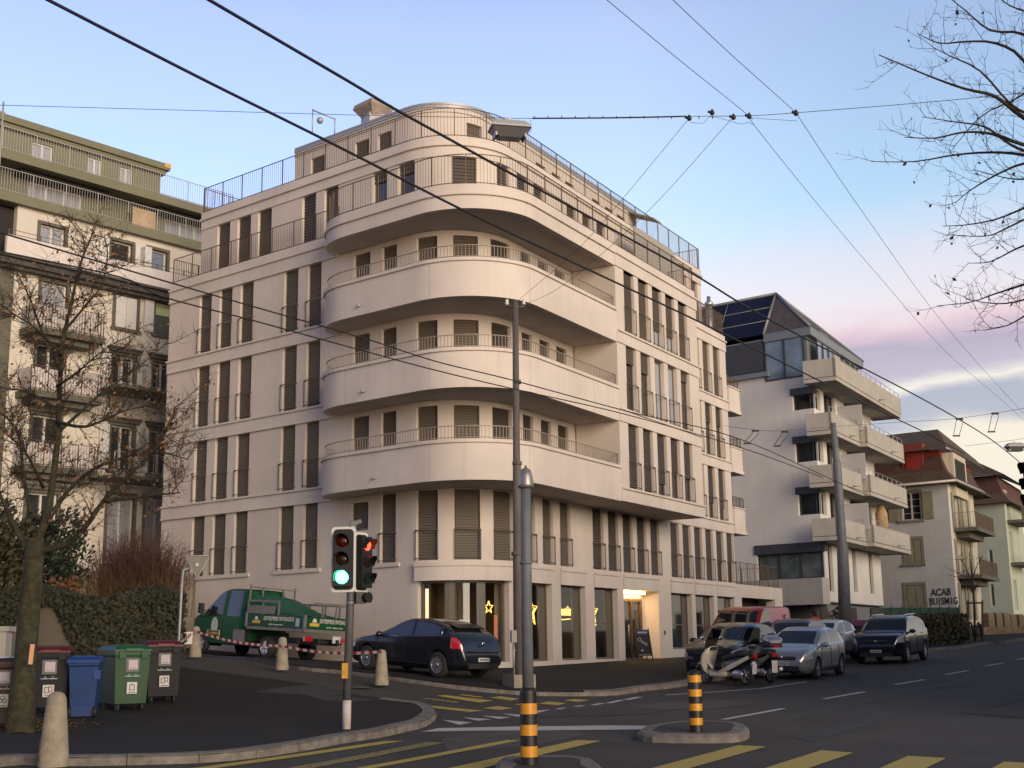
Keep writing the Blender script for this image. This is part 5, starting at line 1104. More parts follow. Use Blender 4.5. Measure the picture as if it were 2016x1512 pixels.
# tree on the right whose boughs reach into the picture
tree_at(13.5, (2330, 1600), 'overhanging_tree', 'bare tree reaching into the sky from beyond the right edge', [
    (0.045, 0.0055, [(2250, 420), (2180, 330, .2), (2100, 270, .3), (2016, 232, .3), (1960, 190, .2), (1900, 175, 0), (1830, 150, -.1), (1730, 108, -.2)]), (0.025, 0.0033, [(2150, 200, .2), (2060, 130), (2016, 68), (1950, 60), (1900, 20), (1862, -10)]),
    (0.025, 0.0033, [(2180, 330), (2080, 240, -.4), (2016, 120, -.5), (1960, 85, -.6), (1900, 82, -.7), (1850, 85, -.7), (1806, 66, -.7)]), (0.025, 0.0033, [(2120, 280, .3), (2040, 300, .4), (1990, 285, .4), (1940, 250, .5), (1880, 240, .5), (1815, 230, .5)]),
    (0.025, 0.0033, [(2120, 300), (2016, 285, -.6), (1960, 265, -.7), (1900, 260, -.8), (1840, 272, -.9), (1780, 270, -.9)]), (0.022, 0.0033, [(2120, 330), (2016, 305, .6), (1950, 300, .7), (1880, 305, .8), (1800, 318, .8), (1715, 318, .9)]),
    (0.022, 0.0033, [(2150, 350), (2060, 330, -.3), (2016, 322, -.3), (1960, 345, -.3), (1910, 375, -.3), (1880, 400, -.4)]), (0.020, 0.0033, [(2150, 400), (2060, 395, .2), (2016, 410, .2), (1960, 432, .3), (1900, 443, .3), (1855, 445, .3)]),
    (0.018, 0.0028, [(2120, 380, .5), (2040, 420, .5), (1980, 450, .4), (1940, 465, .4), (1865, 462, .5)]), (0.018, 0.0028, [(2130, 430), (2050, 470), (2000, 490, .2), (1950, 515, .3), (1905, 518, .3)]),
    (0.020, 0.0028, [(2150, 500), (2060, 540), (2016, 560), (1960, 578, .2), (1910, 595, .2), (1845, 602, .3)]), (0.015, 0.0028, [(2080, 560, .4), (2016, 590, .4), (1960, 598, .5), (1900, 588, .5)]), (0.015, 0.0028, [(2090, 590), (2030, 615), (1985, 640), (1940, 650)]),
    (0.020, 0.0028, [(2120, 250, -.6), (2040, 230, -.8), (1990, 205, -.9), (1930, 140, -1), (1870, 110, -1), (1835, 92, -1)]), (0.020, 0.0028, [(2120, 180, .6), (2050, 170, .7), (1990, 200, .7), (1930, 230, .7), (1870, 300, .7)]), (0.020, 0.0028, [(2100, 60), (2040, 30), (1990, 12), (1960, -10)]), (0.018, 0.0028, [(2100, 330, .8), (2030, 350, .8), (1990, 352, .9), (1940, 340, .9)])],
    [(2330, 1600), (2320, 1200), (2300, 800), (2270, 500), (2250, 400)], .20, random.Random(5), 6.5, .50, M_bark2, 60, .0040, depth=2, lsize=.7, leafmat=mat('withered_dark_leaves', (.05, .02, .014), .9))
# young street tree with wooden stakes, bicycle hoops
tg = gnd(1920, 1262, KERB); D_ = math.hypot(tg.x, tg.y)
yt = thing('young_tree', 'thin young street tree tied between rusty wooden stakes on the far pavement', 'tree', tuple(tg)); b = MB(); w = lambda x, y, k=0: atD(x, y, D_ + k)
b.tube([tg, w(1918, 1200), w(1914, 1140), w(1908, 1085)], [.06, .055, .04, .02], 6); b.build('trunk', M_bark2, yt); b = MB()
for q in ([(1916, 1160), (1900, 1135), (1884, 1128), (1872, 1122)], [(1915, 1150), (1898, 1110), (1886, 1095)], [(1914, 1140), (1925, 1110), (1935, 1095)], [(1916, 1165), (1930, 1140)], [(1917, 1170), (1895, 1138), (1866, 1132)]): b.tube([w(*p) for p in q], [.03, .02, .012, .008][:len(q)], 5)
tw = b
for k in range(40):
    q = [(1916, 1160), (1900, 1135), (1884, 1128), (1872, 1122), (1898, 1110), (1886, 1095), (1925, 1110), (1935, 1095)]; i_ = rv.choice(((0, 1), (1, 2), (2, 3), (4, 5), (6, 7))); f_ = rv.random(); p = w(q[i_[0]][0], q[i_[0]][1]).lerp(w(q[i_[1]][0], q[i_[1]][1]), f_); tw.tube([p, p + Vector((rv.gauss(0, .3), rv.gauss(0, .3), rv.uniform(.0, .4)))], [.012, .005], 3, cap=False)
tw.build('limbs', M_bark2, yt); b = MB()
for x in (1906, 1934): b.tube([gnd(x, 1262, KERB), w(x, 1182)], .055, 6)
b.tube([w(1902, 1187), w(1936, 1187)], .05, 6); b.build('stake', mat('rusty_wood_stake', (.10, .045, .025), .9), yt)
M_black = mat('black_steel', (.02, .02, .022), .5)
for i, (x, y, l) in enumerate(((1913, 1258, 'black bicycle hoop left of the young tree trunk'), (1929, 1260, 'black bicycle hoop right of the young tree trunk'))):
    g = gnd(x, y, KERB); b = MB(); b.tube([g + Vector((dR.x, dR.y, 0)) * (.55 * math.cos(a)) + Vector((0, 0, .15 + .75 * abs(math.sin(a)))) for a in [math.pi * k / 10 for k in range(11)]], .05, 6); tag(b.build('bicycle_hoop', M_black), l, 'bike stand', 'bicycle hoops by the young tree')
# hedge, green screen fence, stone posts up the street
h0, h1 = atD(1800, 1258, 67), atD(1892, 1256, 70); fh = Fac(h0.xy, (h1 - h0).xy); Lh = (h1 - h0).xy.length; zh = fh.uz(1850, 1219)[1]; b = MB(); hd = random.Random(8)
for k in range(5200):
    p = fh.p(hd.uniform(-.2, Lh + .3), hd.uniform(-.35, .3)); z = gz(p.x, p.y) + KERB + hd.random() ** .8 * (zh - 1.35 + .25 * hd.random()); s = hd.uniform(.05, .11); a = Vector((hd.gauss(0, 1), hd.gauss(-.6, 1), hd.gauss(0, 1))).normalized(); u = a.orthogonal().normalized(); x = a.cross(u); c = Vector((p.x, p.y, z)); b.quad(c - u * s, c - x * s * .6, c + u * s, c + x * s * .6)
tag(b.build('hedge', mat('hedge_leaves', (.028, .030, .014), .8, col2=(.060, .055, .028), scale=6)), 'clipped dark hedge in front of the graffiti house', 'hedge')
f0, f1 = atD(1737, 1220, 71).xy, atD(1888, 1212, 74).xy; fe = Fac(f0, f1 - f0); Le = (f1 - f0).length; gf_ = thing('screen_fence', 'green cloth screen fence between the white building and the graffiti house', 'fence', (f0.x, f0.y, 1.2)); zf = fe.uz(1800, 1196)[1]
b = MB(); fe.box(b, 0, Le, 1.0, zf, -.02, 0); b.build('screen_cloth', mat('dark_green_screen', (.018, .055, .038), .8, var=.25, scale=1.5), gf_); b = MB()
for k in range(9): p = fe.p(Le * k / 8, .04); b.tube([(p.x, p.y, 1), (p.x, p.y, zf + .12)], .03, 6)
b.build('fence_post', mat('green_fence_post', (.05, .09, .07), .6), gf_)
M_post = mat('ochre_stone_post', (.27, .20, .125), .95, var=.2, scale=3); proto = None
for i, x in enumerate((1948, 1964, 1979, 1992, 2008)):
    g = gnd(x, 1246 - i * .8, KERB); zt_ = atD(x, 1206 + (i > 2) * 3, math.hypot(g.x, g.y)).z
    if proto is None:
        b = MB(); b.loft([[(sx * .26 * k, sy * .26 * k, h) for sx, sy in ((-1, -1), (1, -1), (1, 1), (-1, 1))] for h, k in ((-.2, 1), (1.35, .95), (1.5, .8), (1.58, .45))], True, False); proto = b.build('stone_post', M_post); o = proto
    else: o = proto.copy(); COL.objects.link(o)
    o.location = (g.x, g.y, g.z); o.scale = (1, 1, (zt_ - g.z) / 1.58); o.rotation_euler.z = .5
    tag(o, ['stone fence post nearest the young tree', 'stone fence post second from the young tree', 'stone fence post third from the young tree', 'stone fence post fourth from the young tree', 'stone fence post at the right edge of the picture'][i], 'fence post', 'stone posts along the far pavement')
a, c = gnd(1938, 1250, KERB), gnd(2030, 1246, KERB); fg = Fac(a.xy, (c - a).xy); b = MB(); fg.box(b, 0, (c - a).xy.length, a.z - .3, a.z + .45, -.3, -.02); tag(b.build('garden_wall', M_post), 'low ochre stone wall under the row of stone posts', 'wall')
# grey wall and gate posts under the white building
a, c = atD(1618, 1230, 69).xy, atD(1737, 1230, 70).xy; fu = Fac(a, c - a); b = MB(); fu.box(b, 2.6, (c - a).length, .8, fu.uz(1700, 1197)[1], -.2, 0); fu.box(b, 0, .35, .8, fu.uz(1650, 1197)[1], -.2, .02); fu.box(b, 1.5, 1.85, .8, fu.uz(1650, 1197)[1], -.2, .02); tag(b.build('forecourt_wall', mat('brown_grey_fence_wall', (.075, .068, .055), .9, var=.2)), 'dark forecourt wall with grey posts under the white building', 'wall')
b = MB(); b.prism([tuple(fu.p(.4, -.25)), tuple(fu.p(2.6, -.25)), tuple(fu.p(2.6, -1.2)), tuple(fu.p(.4, -1.2))], .8, 2.6); hb = MB()
leafmass(hb, (*fu.p(1.0, -.2), 2.2), (.9, .4, 1.2), 900, .09, rv); tag(hb.build('clipped_bush', M_ever), 'dark bush behind the gate under the white building', 'shrub')
# ================================================================== vehicles
M_tyre = mat('tyre_rubber', (.018, .018, .018), .85); M_rim = mat('alloy_rim', (.42, .42, .44), .35, metal=.8); M_hub = mat('dark_wheel_hub', (.05, .05, .055), .5, metal=.4)
M_cg = mat('car_window_glass', (.012, .015, .018), .03, spec=.75); M_trim = mat('black_plastic_trim', (.016, .016, .017), .6); M_chr = mat('chrome_trim', (.6, .6, .62), .15, metal=1)
M_hl = mat('headlight_glass', (.42, .43, .44), .08, spec=.8, coat=1); M_tl = mat('red_tail_lamp', (.42, .012, .016), .1, spec=.8, coat=1); M_plate = mat('licence_plate_white', (.55, .55, .54), .5); M_well = mat('wheel_well', (.006, .006, .006), .95)
def paint(name, col, rough=.28, metal=.0): return mat(name, col, rough, metal, coat=.35, spec=.4)
def smooth_eval(pts, x, w=.09):
    xs = [p[0] for p in pts]; zs = [p[1] for p in pts]
    if xs[0] > xs[-1]: xs, zs = xs[::-1], zs[::-1]
    return float(np.mean(np.interp([x - w, x - w / 2, x, x + w / 2, x + w], xs, zs)))
def face_mesh(name, src, idxs, material, parent):
    vm = {}; fs = []
    for p in src.polygons:
        if p.material_index in idxs: fs.append([vm.setdefault(v, len(vm)) for v in p.vertices])
    if not fs: return None
    vs = [None] * len(vm)
    for k, i in vm.items(): vs[i] = src.vertices[k].co.copy()
    me = bpy.data.meshes.new(name); me.from_pydata(vs, [], fs); me.update(); me.materials.append(material)
    me.polygons.foreach_set('use_smooth', np.ones(len(fs), dtype=bool)); me.set_sharp_from_angle(angle=R(38))
    o = bpy.data.objects.new(name, me); COL.objects.link(o); o.parent = parent; return o
def wheel(parent, x, y, r, w, spokes, style='alloy', out=1):
    b = MB(); prof = [(r * .66, -w / 2), (r * .92, -w / 2), (r, -w / 2 + .03), (r, w / 2 - .03), (r * .92, w / 2), (r * .66, w / 2)]
    b.lathe((x, y, r), prof, 26, (0, 1, 0), cap=False); wh = b.build('wheel', M_tyre, parent, world=False)
    b = MB(); yo = y + out * (w / 2 - .03); b.lathe((x, yo - out * .05, r), [(.02, 0), (r * .62, 0)], 22, (0, 1, 0), cap=False); b.build('wheel_hub', M_hub, wh, world=False)
    b = MB(); b.lathe((x, yo, r), [(r * .60, -.02), (r * .68, -.02), (r * .68, .015), (r * .60, .015), (r * .60, -.02)], 26, (0, 1, 0), cap=False)
    for k in range(spokes):
        a = 2 * math.pi * k / spokes + .3; d = Vector((math.cos(a), 0, math.sin(a))); t = Vector((-math.sin(a), 0, math.cos(a))); c = Vector((x, yo, r)); w0, w1 = (.05, .026) if style != 'cap' else (.05, .075)
        b.hexa([c + d * .04 - t * w0 + Vector((0, s, 0)) for s in (-.012,)] + [c + d * .04 + t * w0 + Vector((0, -.012, 0)), c + d * r * .64 + t * w1 + Vector((0, -.012, 0)), c + d * r * .64 - t * w1 + Vector((0, -.012, 0))] + [c + d * .04 - t * w0 + Vector((0, .012, 0)), c + d * .04 + t * w0 + Vector((0, .012, 0)), c + d * r * .64 + t * w1 + Vector((0, .012, 0)), c + d * r * .64 - t * w1 + Vector((0, .012, 0))])
    b.lathe((x, yo, r), [(.055, -.014), (.055, .02), (.01, .022)], 12, (0, 1, 0)); b.build('rim', M_rim, wh, world=False); return wh
SLOT = [bpy.data.materials.new('slot_%d' % q) for q in range(8)]
def car(name, label, cat, P_, paintm, top, W_, wb, belt, side, screen, rear, rw=.31, spokes=10, hlz=(.60, .76), hlx=.42, tlz=(.72, .98), tlx=.30, tum=.30, zb=.20, style='alloy', group=None, rails=False, lower=None, grille='bar', wells=True, axles=None, plate=True, mirror=True, hl_y=.50, seams='car'):
    if seams == 'car':
        k = wb / 2.6; zz = [.32 + .05 * i for i in range(13)]
        seams = [[(.98 * k - .10 * i / 12, z) for i, z in enumerate(zz)], [(-.10 * k, z) for z in zz], [(-.98 * k + .22 * max(0, .62 - z), z) for z in zz], [(.98 * k - .09 * i, .32) for i in range(22)]]
    """body lofted through cross-sections along the car, wheel wells cut out, glass and lamps split off as parts"""
    t = thing(name, label, cat, P_[0], 0, group); t.rotation_euler = P_[1]
    xf, xr = max(p[0] for p in top), min(p[0] for p in top); N_ = 64
    xs = [xr + (xf - xr) * (.5 - .5 * math.cos(math.pi * i / N_)) * .35 + (xf - xr) * (i / N_) * .65 for i in range(N_ + 1)]
    rings = []
    for x in xs:
        zt = smooth_eval(top, x); e = (x - xf + .75) / .75; e2 = (xr + .6 - x) / .6; k = 1.0
        if e > 0: k = 1 - .30 * e ** 2.6
        if e2 > 0: k = min(k, 1 - .20 * e2 ** 2.6)
        w = W_ / 2 * k; be = min(smooth_eval(belt, x, .02), zt - .07); lo = zb + (.12 * max(0, e) ** 3 if e > 0 else 0) + (.16 * max(0, e2) ** 2 if e2 > 0 else 0); gh = max(0.0, zt - be - .12)
        yb = w * .965; yg = lambda z: yb - (.04 + tum * (z - be)) if gh > 0 else yb - .5 * (z - be)
        z7 = be + min(.045, (zt - be) * .3); z8 = zt - max(.02, min(.075, (zt - be) * .3)); z9 = zt - .018 - min(.03, (zt - be) * .1); y9 = max(.2, yg(z9) - .03)
        za = min(hlz[0], be - .05); zc = min(hlz[1], be - .02); zd = min(tlz[0], be - .03)
        zl = sorted([lo + .10, .36, .46, za, zd, zc]); zl = [min(max(z, lo + .02 * (i + 1)), be - .012 * (6 - i)) for i, z in enumerate(zl)]
        def ys(z): h = (z - lo) / max(be - lo, .1); return w * (1 - .05 * (1 - h) ** 2 - .022 * max(0, h - .5) * 2)
        half = [(0, lo - .02), (w * .82, lo - .02)] + [(ys(z), z) for z in zl] + [(yb, be), (yg(z7), z7), (yg(z8), z8), (y9, z9), (y9 - .085, zt - .006), (y9 * .55, zt + .004), (0, zt + .008)]
        n = len(half); rings.append([(x, y, z) for y, z in half] + [(x, -y, z) for y, z in half[-2:0:-1]])
    n = len(half); m_ = len(rings[0]); b = MB(); b.loft(rings, True, True); me = bpy.data.meshes.new('car_body'); me.from_pydata(b.v, [], b.f); me.update()
    for q in range(8): me.materials.append(SLOT[q])
    for p in me.polygons:
        if len(p.vertices) > 4: continue
        i, j = divmod(p.vertices[0], m_); jj = j if j < n - 1 else m_ - 1 - j; x = (rings[i][0][0] + rings[min(i + 1, N_)][0][0]) / 2; c = p.center; mi = 0
        # rows: 0 floor,1.. sides ..., n-8 belt..., glass side = between z7 and z8
        gi = n - 6
        if jj == gi and any(a < x < d for a, d in side): mi = 1
        elif jj >= n - 3 and screen[0] < x < screen[1]: mi = 2
        elif jj >= n - 3 and rear[0] < x < rear[1]: mi = 3
        elif x > xf - hlx and hlz[0] - .03 < c.z < hlz[1] + .03 and abs(c.y) > W_ / 2 * hl_y and 2 <= jj < n - 6: mi = 4
        elif x < xr + tlx and tlz[0] - .04 < c.z < tlz[1] + .03 and abs(c.y) > W_ / 2 * .45 and 2 <= jj <= n - 6: mi = 5
        elif lower and c.z < .40: mi = 7
        p.material_index = mi
    bo = bpy.data.objects.new('car_body', me); COL.objects.link(bo); cut = []
    ax = axles or (wb / 2, -wb / 2)
    if wells:
        cb = MB()
        for x in ax:
            for s in (1, -1): cb.lathe((x, s * (W_ / 2 - .30), rw + .01), [(rw + .055, 0), (rw + .055, .6)], 28, (0, s, 0), smooth=False)
        co = cb.build('wheel_well_cutter', M_well); co.data.materials.clear(); co.data.materials.append(SLOT[6])
        md = bo.modifiers.new('wells', 'BOOLEAN'); md.operation = 'DIFFERENCE'; md.object = co; md.solver = 'EXACT'; md.material_mode = 'TRANSFER'
        dg = bpy.context.evaluated_depsgraph_get(); ev = bo.evaluated_get(dg); m2 = bpy.data.meshes.new_from_object(ev); names = [q.name if q else '' for q in m2.materials]
        idx = [int(q[5:]) if q.startswith('slot_') else 6 for q in names]
        new = [idx[p.material_index] if p.material_index < len(idx) else 6 for p in m2.polygons]
        while len(m2.materials) < 8: m2.materials.append(SLOT[len(m2.materials)])
        m2.polygons.foreach_set('material_index', new)
        bpy.data.objects.remove(co); src = m2
    else: src = me
    bpy.data.objects.remove(bo)
    body = face_mesh('body', src, (0,), paintm, t)
    for nm, ix, m3 in (('side_window', (1,), M_cg), ('windscreen', (2,), M_cg), ('rear_window', (3,), M_cg), ('headlight', (4,), M_hl), ('tail_light', (5,), M_tl), ('wheel_arch', (6,), M_well), ('lower_trim', (7,), lower)):
        if m3 is None: continue
        if nm in ('headlight', 'tail_light', 'side_window'):
            for s in (1, -1):
                tmp = bpy.data.meshes.new('tmp'); vs = [v.co.copy() for v in src.vertices]; fl = [list(p.vertices) for p in src.polygons if p.material_index in ix and p.center.y * s > 0]
                if not fl: continue
                tmp.from_pydata(vs, [], fl); 
                for p in tmp.polygons: p.material_index = 0
                face_mesh(nm, tmp, (0,), m3, t)
        elif nm == 'wheel_arch':
            for s in (1, -1):
                for x in ax:
                    fl = [list(p.vertices) for p in src.polygons if p.material_index in ix and p.center.y * s > 0 and abs(p.center.x - x) < .6]
                    if not fl: continue
                    tmp = bpy.data.meshes.new('tmp'); tmp.from_pydata([v.co.copy() for v in src.vertices], [], fl); face_mesh(nm, tmp, (0,), m3, t)
        else: face_mesh(nm, src, ix, m3, t)
    for x in ax:
        for s in (1, -1): wheel(t, x, s * (W_ / 2 - .115), rw, .20, spokes, style, s)
    zt = lambda x: smooth_eval(top, x)
    if mirror:
        xm = screen[1] - .22
        for s in (1, -1): b = MB(); zm = smooth_eval(belt, xm) + .07; b.ball((xm - .02, s * (W_ / 2 + .07), zm), (.085, .12, .075), 10, 8); b.tube([(xm, s * (W_ / 2 - .08), zm - .05), (xm, s * (W_ / 2 + .05), zm - .02)], .03, 6); b.build('door_mirror', paintm if name != 'suv' else M_trim, t, world=False)
    b = MB()
    for x in (.12, -.95) if wb < 3 else (.9,):
        for s in (1, -1): b.box((x, s * (W_ / 2 * .985), smooth_eval(belt, x) - .10), (.19, .035, .028))
    b.build('door_handle', paintm, t, world=False)
    b = MB(); zf = .52
    if grille == 'bar': b.box((xf - .02, 0, hlz[0] + .03), (.06, W_ * .50, .10))
    b.box((xf - .03, 0, .33), (.07, W_ * .62, .13)); b.build('grille', M_trim, t, world=False)
    b = MB(); b.box((xf + .012, 0, hlz[0] + .035), (.03, W_ * .46, .016))
    if grille == 'wing': b.box((xf + .012, 0, hlz[0] + .075), (.04, W_ * .42, .05))
    b.ball((xf + .015, 0, hlz[0] + .05), (.025, .055, .055), 10, 6); b.build('badge', M_chr, t, world=False)
    if plate:
        b = MB(); b.box((xf + .02, 0, .455), (.02, .40, .095)); pf = b.build('licence_plate', M_plate, t, world=False); b = MB()
        for k in range(7): b.box((xf + .033, -.15 + k * .05, .455), (.004, .026, .052))
        b.build('plate_number', M_trim, pf, world=False)
        b = MB(); b.box((xr - .005, 0, .50), (.03, .42, .10)); pr_ = b.build('licence_plate', M_plate, t, world=False); b = MB()
        for k in range(7): b.box((xr - .022, -.15 + k * .05, .50), (.004, .028, .055))
        b.build('plate_number', M_trim, pr_, world=False)
    b = MB(); b.box((xr + .02, 0, .34), (.08, W_ * .66, .13)); b.build('rear_bumper_trim', M_trim, t, world=False)
    if rails:
        for s in (1, -1): b = MB(); b.tube([(.35, s * .58, zt(.35) - .01), (.2, s * .58, zt(.2) + .06), (-1.4, s * .58, zt(-1.4) + .07), (-1.6, s * .57, zt(-1.6) - .02)], .022, 6); b.build('roof_rail', M_chr, t, world=False)
    if seams:
        from mathutils.bvhtree import BVHTree
        bv = BVHTree.FromPolygons([v.co for v in src.vertices], [list(p.vertices) for p in src.polygons])
        for s in (1, -1):
            b = MB()
            for pts in seams:
                run = []
                for x, z in pts:
                    hit = bv.ray_cast(Vector((x, s * 2, z)), Vector((0, -s, 0)))
                    if hit[0] is not None: run.append(hit[0] + Vector((0, s * .002, 0)))
                if len(run) > 1: b.tube(run, .0075, 4, smooth=False)
            if b.v: b.build('door_seam', M_well, t, world=False)
    return t
def pose(contact, heading, lx, ly, wbx=2.6):
    """put the local point (lx,ly) of a vehicle on a ground point and tilt it with the slope"""
    h = Vector(heading).normalized(); lf = Vector((-h.y, h.x)); c = Vector(contact[:2]) - h * lx - lf * ly
    za, zc = [gz(*(c + h * s * wbx / 2)) for s in (1, -1)]; zl, zr_ = [gz(*(c + lf * s * .8)) for s in (1, -1)]
    base = KERB if len(contact) > 3 else 0.0
    X = Vector((h.x, h.y, (za - zc) / wbx)).normalized(); Y = Vector((lf.x, lf.y, (zl - zr_) / 1.6)); Y = (Y - X * X.dot(Y)).normalized(); Z = X.cross(Y)
    return (c.x, c.y, (za + zc) / 2 + base), Matrix((X, Y, Z)).transposed().to_euler()
mR = -dR
hat = lambda H: [(2.12, .50), (2.08, .66), (1.98, .76), (1.6, .88), (1.08, .97), (.28, 1.36 * H), (-.1, 1.445 * H), (-.6, 1.46 * H), (-1.2, 1.42 * H), (-1.58, 1.30 * H), (-1.86, .98), (-1.95, .84), (-1.98, .45)]
belt0 = [(2, .86), (0, .93), (-2, 1.0)]
# dark hatchback parked in the side street, seen from behind
P_ = pose((*gnd(863, 1334.5, KERB).xy, 0, 1), dL, -1.3, .78); 
BR = car('parked_car', 'blue-black hatchback with red tail lamps parked between the truck and the cafe corner', 'car', P_, paint('midnight_blue_paint', (.010, .012, .018), .22), [(2.20, .48), (2.17, .62), (2.05, .73), (1.65, .86), (1.05, .97), (.20, 1.37), (-.15, 1.455), (-.6, 1.46), (-1.10, 1.40), (-1.50, 1.28), (-1.82, 1.09), (-2.03, .93), (-2.12, .66), (-2.14, .42)], 1.79, 2.6, [(2, .86), (0, .95), (-1.2, 1.03), (-2, 1.05)], [(-.28, .88), (-1.28, -.36)], (.22, 1.0), (-1.97, -1.50), rw=.325, spokes=10, tlz=(.78, 1.0), tlx=.42, grille='none')
b = MB(); b.tube([(.95, .885, .945), (.1, .87, .965), (-1.3, .862, 1.055), (-1.36, .82, 1.08), (-1.36, .76, 1.28)], .010, 5); b.build('window_chrome', M_chr, BR, world=False)
b = MB(); b.box((-1.50, 0, 1.315), (.30, 1.06, .03), 0, Matrix.Rotation(-.30, 3, 'Y')); b.build('roof_spoiler', paint('midnight_blue_paint', (.010, .012, .018)), BR, world=False)
b = MB(); b.box((-2.13, 0, .70), (.03, 1.3, .02)); b.ball((-2.10, 0, .90), (.02, .06, .06), 10, 6); b.build('tailgate_chrome', M_chr, BR, world=False)
# silver hatchback facing the viewer in the parking bay
P_ = pose(gnd(1607, 1337), mR, 1.235, .74)
car('parked_car', 'silver small hatchback facing the viewer, parked behind the scooters', 'car', P_, paint('silver_paint', (.36, .38, .42), .30, .55), hat(1.0), 1.68, 2.47, belt0, [(-.22, .84), (-1.30, -.30)], (.30, 1.02), (-1.90, -1.62), rw=.30, spokes=9, style='cap', hlz=(.58, .76), hlx=.46)
# black hatchback behind the scooters
P_ = pose((*gnd(1366, 1328, KERB).xy, 0, 1), mR, 1.3, -.76)
car('parked_car', 'black car with lion-like badge on the pavement behind the white scooter', 'car', P_, paint('black_paint', (.009, .009, .010), .2), hat(1.01), 1.80, 2.6, belt0, [(-.22, .84), (-1.30, -.30), (-1.62, -1.36)], (.30, 1.02), (-1.90, -1.70), rw=.31, spokes=8, hlz=(.62, .76), hlx=.5)
def behind(px, py, D): q = atD(px, py, D); return (q.x, q.y, 0, 1)
q = behind(1582, 1290, 45.5)
car('parked_car', 'dark red car half hidden between the silver hatchback and the red van', 'car', pose(q, mR, 1.3, .78), paint('dark_red_paint', (.055, .012, .014), .22), hat(1.04), 1.80, 2.6, belt0, [(-.22, .84), (-1.30, -.30)], (.30, 1.02), (-1.90, -1.62), rw=.31, spokes=8)
q = behind(1676, 1298, 51.0)
car('parked_car', 'white hatchback on the pavement between silver hatchback and dark SUV', 'car', pose(q, mR, -.95, .78), paint('white_paint', (.55, .56, .58), .25), hat(.99), 1.81, 2.67, belt0, [(-.22, .84), (-1.30, -.30)], (.30, 1.02), (-1.90, -1.62), rw=.32, spokes=8)
P_ = pose(gnd(1784, 1306), mR, 1.35, .80, 2.7)
SU = car('suv', 'blue-black SUV with silver roof rails, farthest in the row of parked cars', 'car', P_, paint('dark_blue_paint', (.010, .012, .020), .22), [(2.26, .55), (2.23, .80), (2.12, .95), (1.85, 1.03), (1.15, 1.12), (.52, 1.53), (.15, 1.645), (-.8, 1.675), (-1.6, 1.62), (-2.02, 1.46), (-2.25, 1.10), (-2.30, .9), (-2.32, .5)], 1.85, 2.71, [(2, 1.0), (0, 1.07), (-2, 1.15)], [(-.25, .90), (-1.45, -.34)], (.50, 1.12), (-2.2, -1.95), rw=.36, spokes=7, hlz=(.74, .93), hlx=.5, tlz=(.95, 1.2), zb=.27, rails=True, lower=M_trim, grille='wing')
q = behind(1400, 1290, 46.5)
VN = car('delivery_van', 'red delivery van parked close to the building behind the black car', 'van', pose(q, mR, 1.55, -.86, 3.1), paint('post_red_paint', (.32, .010, .014), .3), [(2.26, .55), (2.22, .95), (2.05, 1.12), (1.62, 1.28), (1.45, 1.34), (.82, 1.84), (.55, 1.93), (0, 1.965), (-2.2, 1.96), (-2.42, 1.90), (-2.5, 1.7), (-2.52, .5)], 1.90, 3.10, [(2, 1.18), (0, 1.22), (-2, 1.22)], [(.10, 1.22)], (.86, 1.48), (-9, -8), rw=.33, spokes=6, style='cap', hlz=(.72, .98), hlx=.4, tum=.14, zb=.22)
for txt, z, s_, x in (('DHL', 1.60, .22, -1.7), ('delivery', 1.36, .10, -1.7)):
    lettering('van_lettering', {'DHL': '2017', 'delivery': 'postlogistics'}[txt], s_, (x, .925 - (z - 1.22) * .14, z), (-1, 0, 0), (0, 0, 1), mat('white_lettering', (.6, .55, .55), .6), VN, local=True, extrude=.03, shear=.0)
# ---------------------------------------------------------------- gardener's truck
hL = dL; cq = atD(525, 1297, 44.6); TP = pose((cq.x, cq.y, 0, 1), dL, -1.725, .86, 3.45)
M_gr = mat('truck_green_paint', (.004, .062, .024), .45, spec=.3, var=.1, scale=1.5); M_alu = mat('dull_aluminium', (.20, .19, .175), .55, metal=.4, var=.15, scale=4); M_net = mat('green_net_cover', (.008, .085, .055), .85, var=.25, scale=6, bump=.6, bscale=30)
TR = car('flatbed_truck', 'green double-cab gardening truck with netted flatbed parked along the building', 'truck', TP, M_gr, [(2.62, .55), (2.60, .92), (2.50, 1.08), (2.05, 1.30), (1.80, 1.40), (1.02, 2.12), (.75, 2.22), (.3, 2.25), (-.55, 2.24), (-.62, 2.15), (-.64, .55)], 1.98, 3.45, [(2.6, 1.22), (0, 1.26), (-1, 1.26)], [(.72, 1.66), (-.18, .48)], (1.06, 1.84), (-9, -8), rw=.34, spokes=5, style='cap', tum=.13, zb=.36, hlz=(.80, 1.05), hlx=.4, tlz=(3, 3.1), plate=False, axles=(1.725,), seams=[[(1.66, .5 + .06 * i) for i in range(12)], [(.62, .5 + .06 * i) for i in range(12)], [(-.30, .5 + .06 * i) for i in range(12)]], wells=True, lower=mat('grey_truck_sill', (.035, .045, .05), .7))
for s in (1, -1): wheel(TR, -1.725, s * .86, .34, .30, 5, 'cap', s)
b = MB()
for s in (.42, -.42): b.box((-1.6, s, .62), (4.2, .09, .2))
b.box((-.3, .75, .62), (.62, .45, .50)); b.box((-.3, -.75, .62), (.62, .45, .50)); b.box((-3.25, 0, .62), (.12, 1.9, .12)); b.build('chassis', M_trim, TR, world=False)
b = MB(); b.box((-.32, .985, .64), (.58, .02, .46)); b.build('tool_box', M_alu, TR, world=False)
x0, x1, hw = -.72, -3.62, 1.03; b = MB(); b.box(((x0 + x1) / 2, 0, .96), (x0 - x1, hw * 2, .10)); b.build('flatbed', M_alu, TR, world=False)
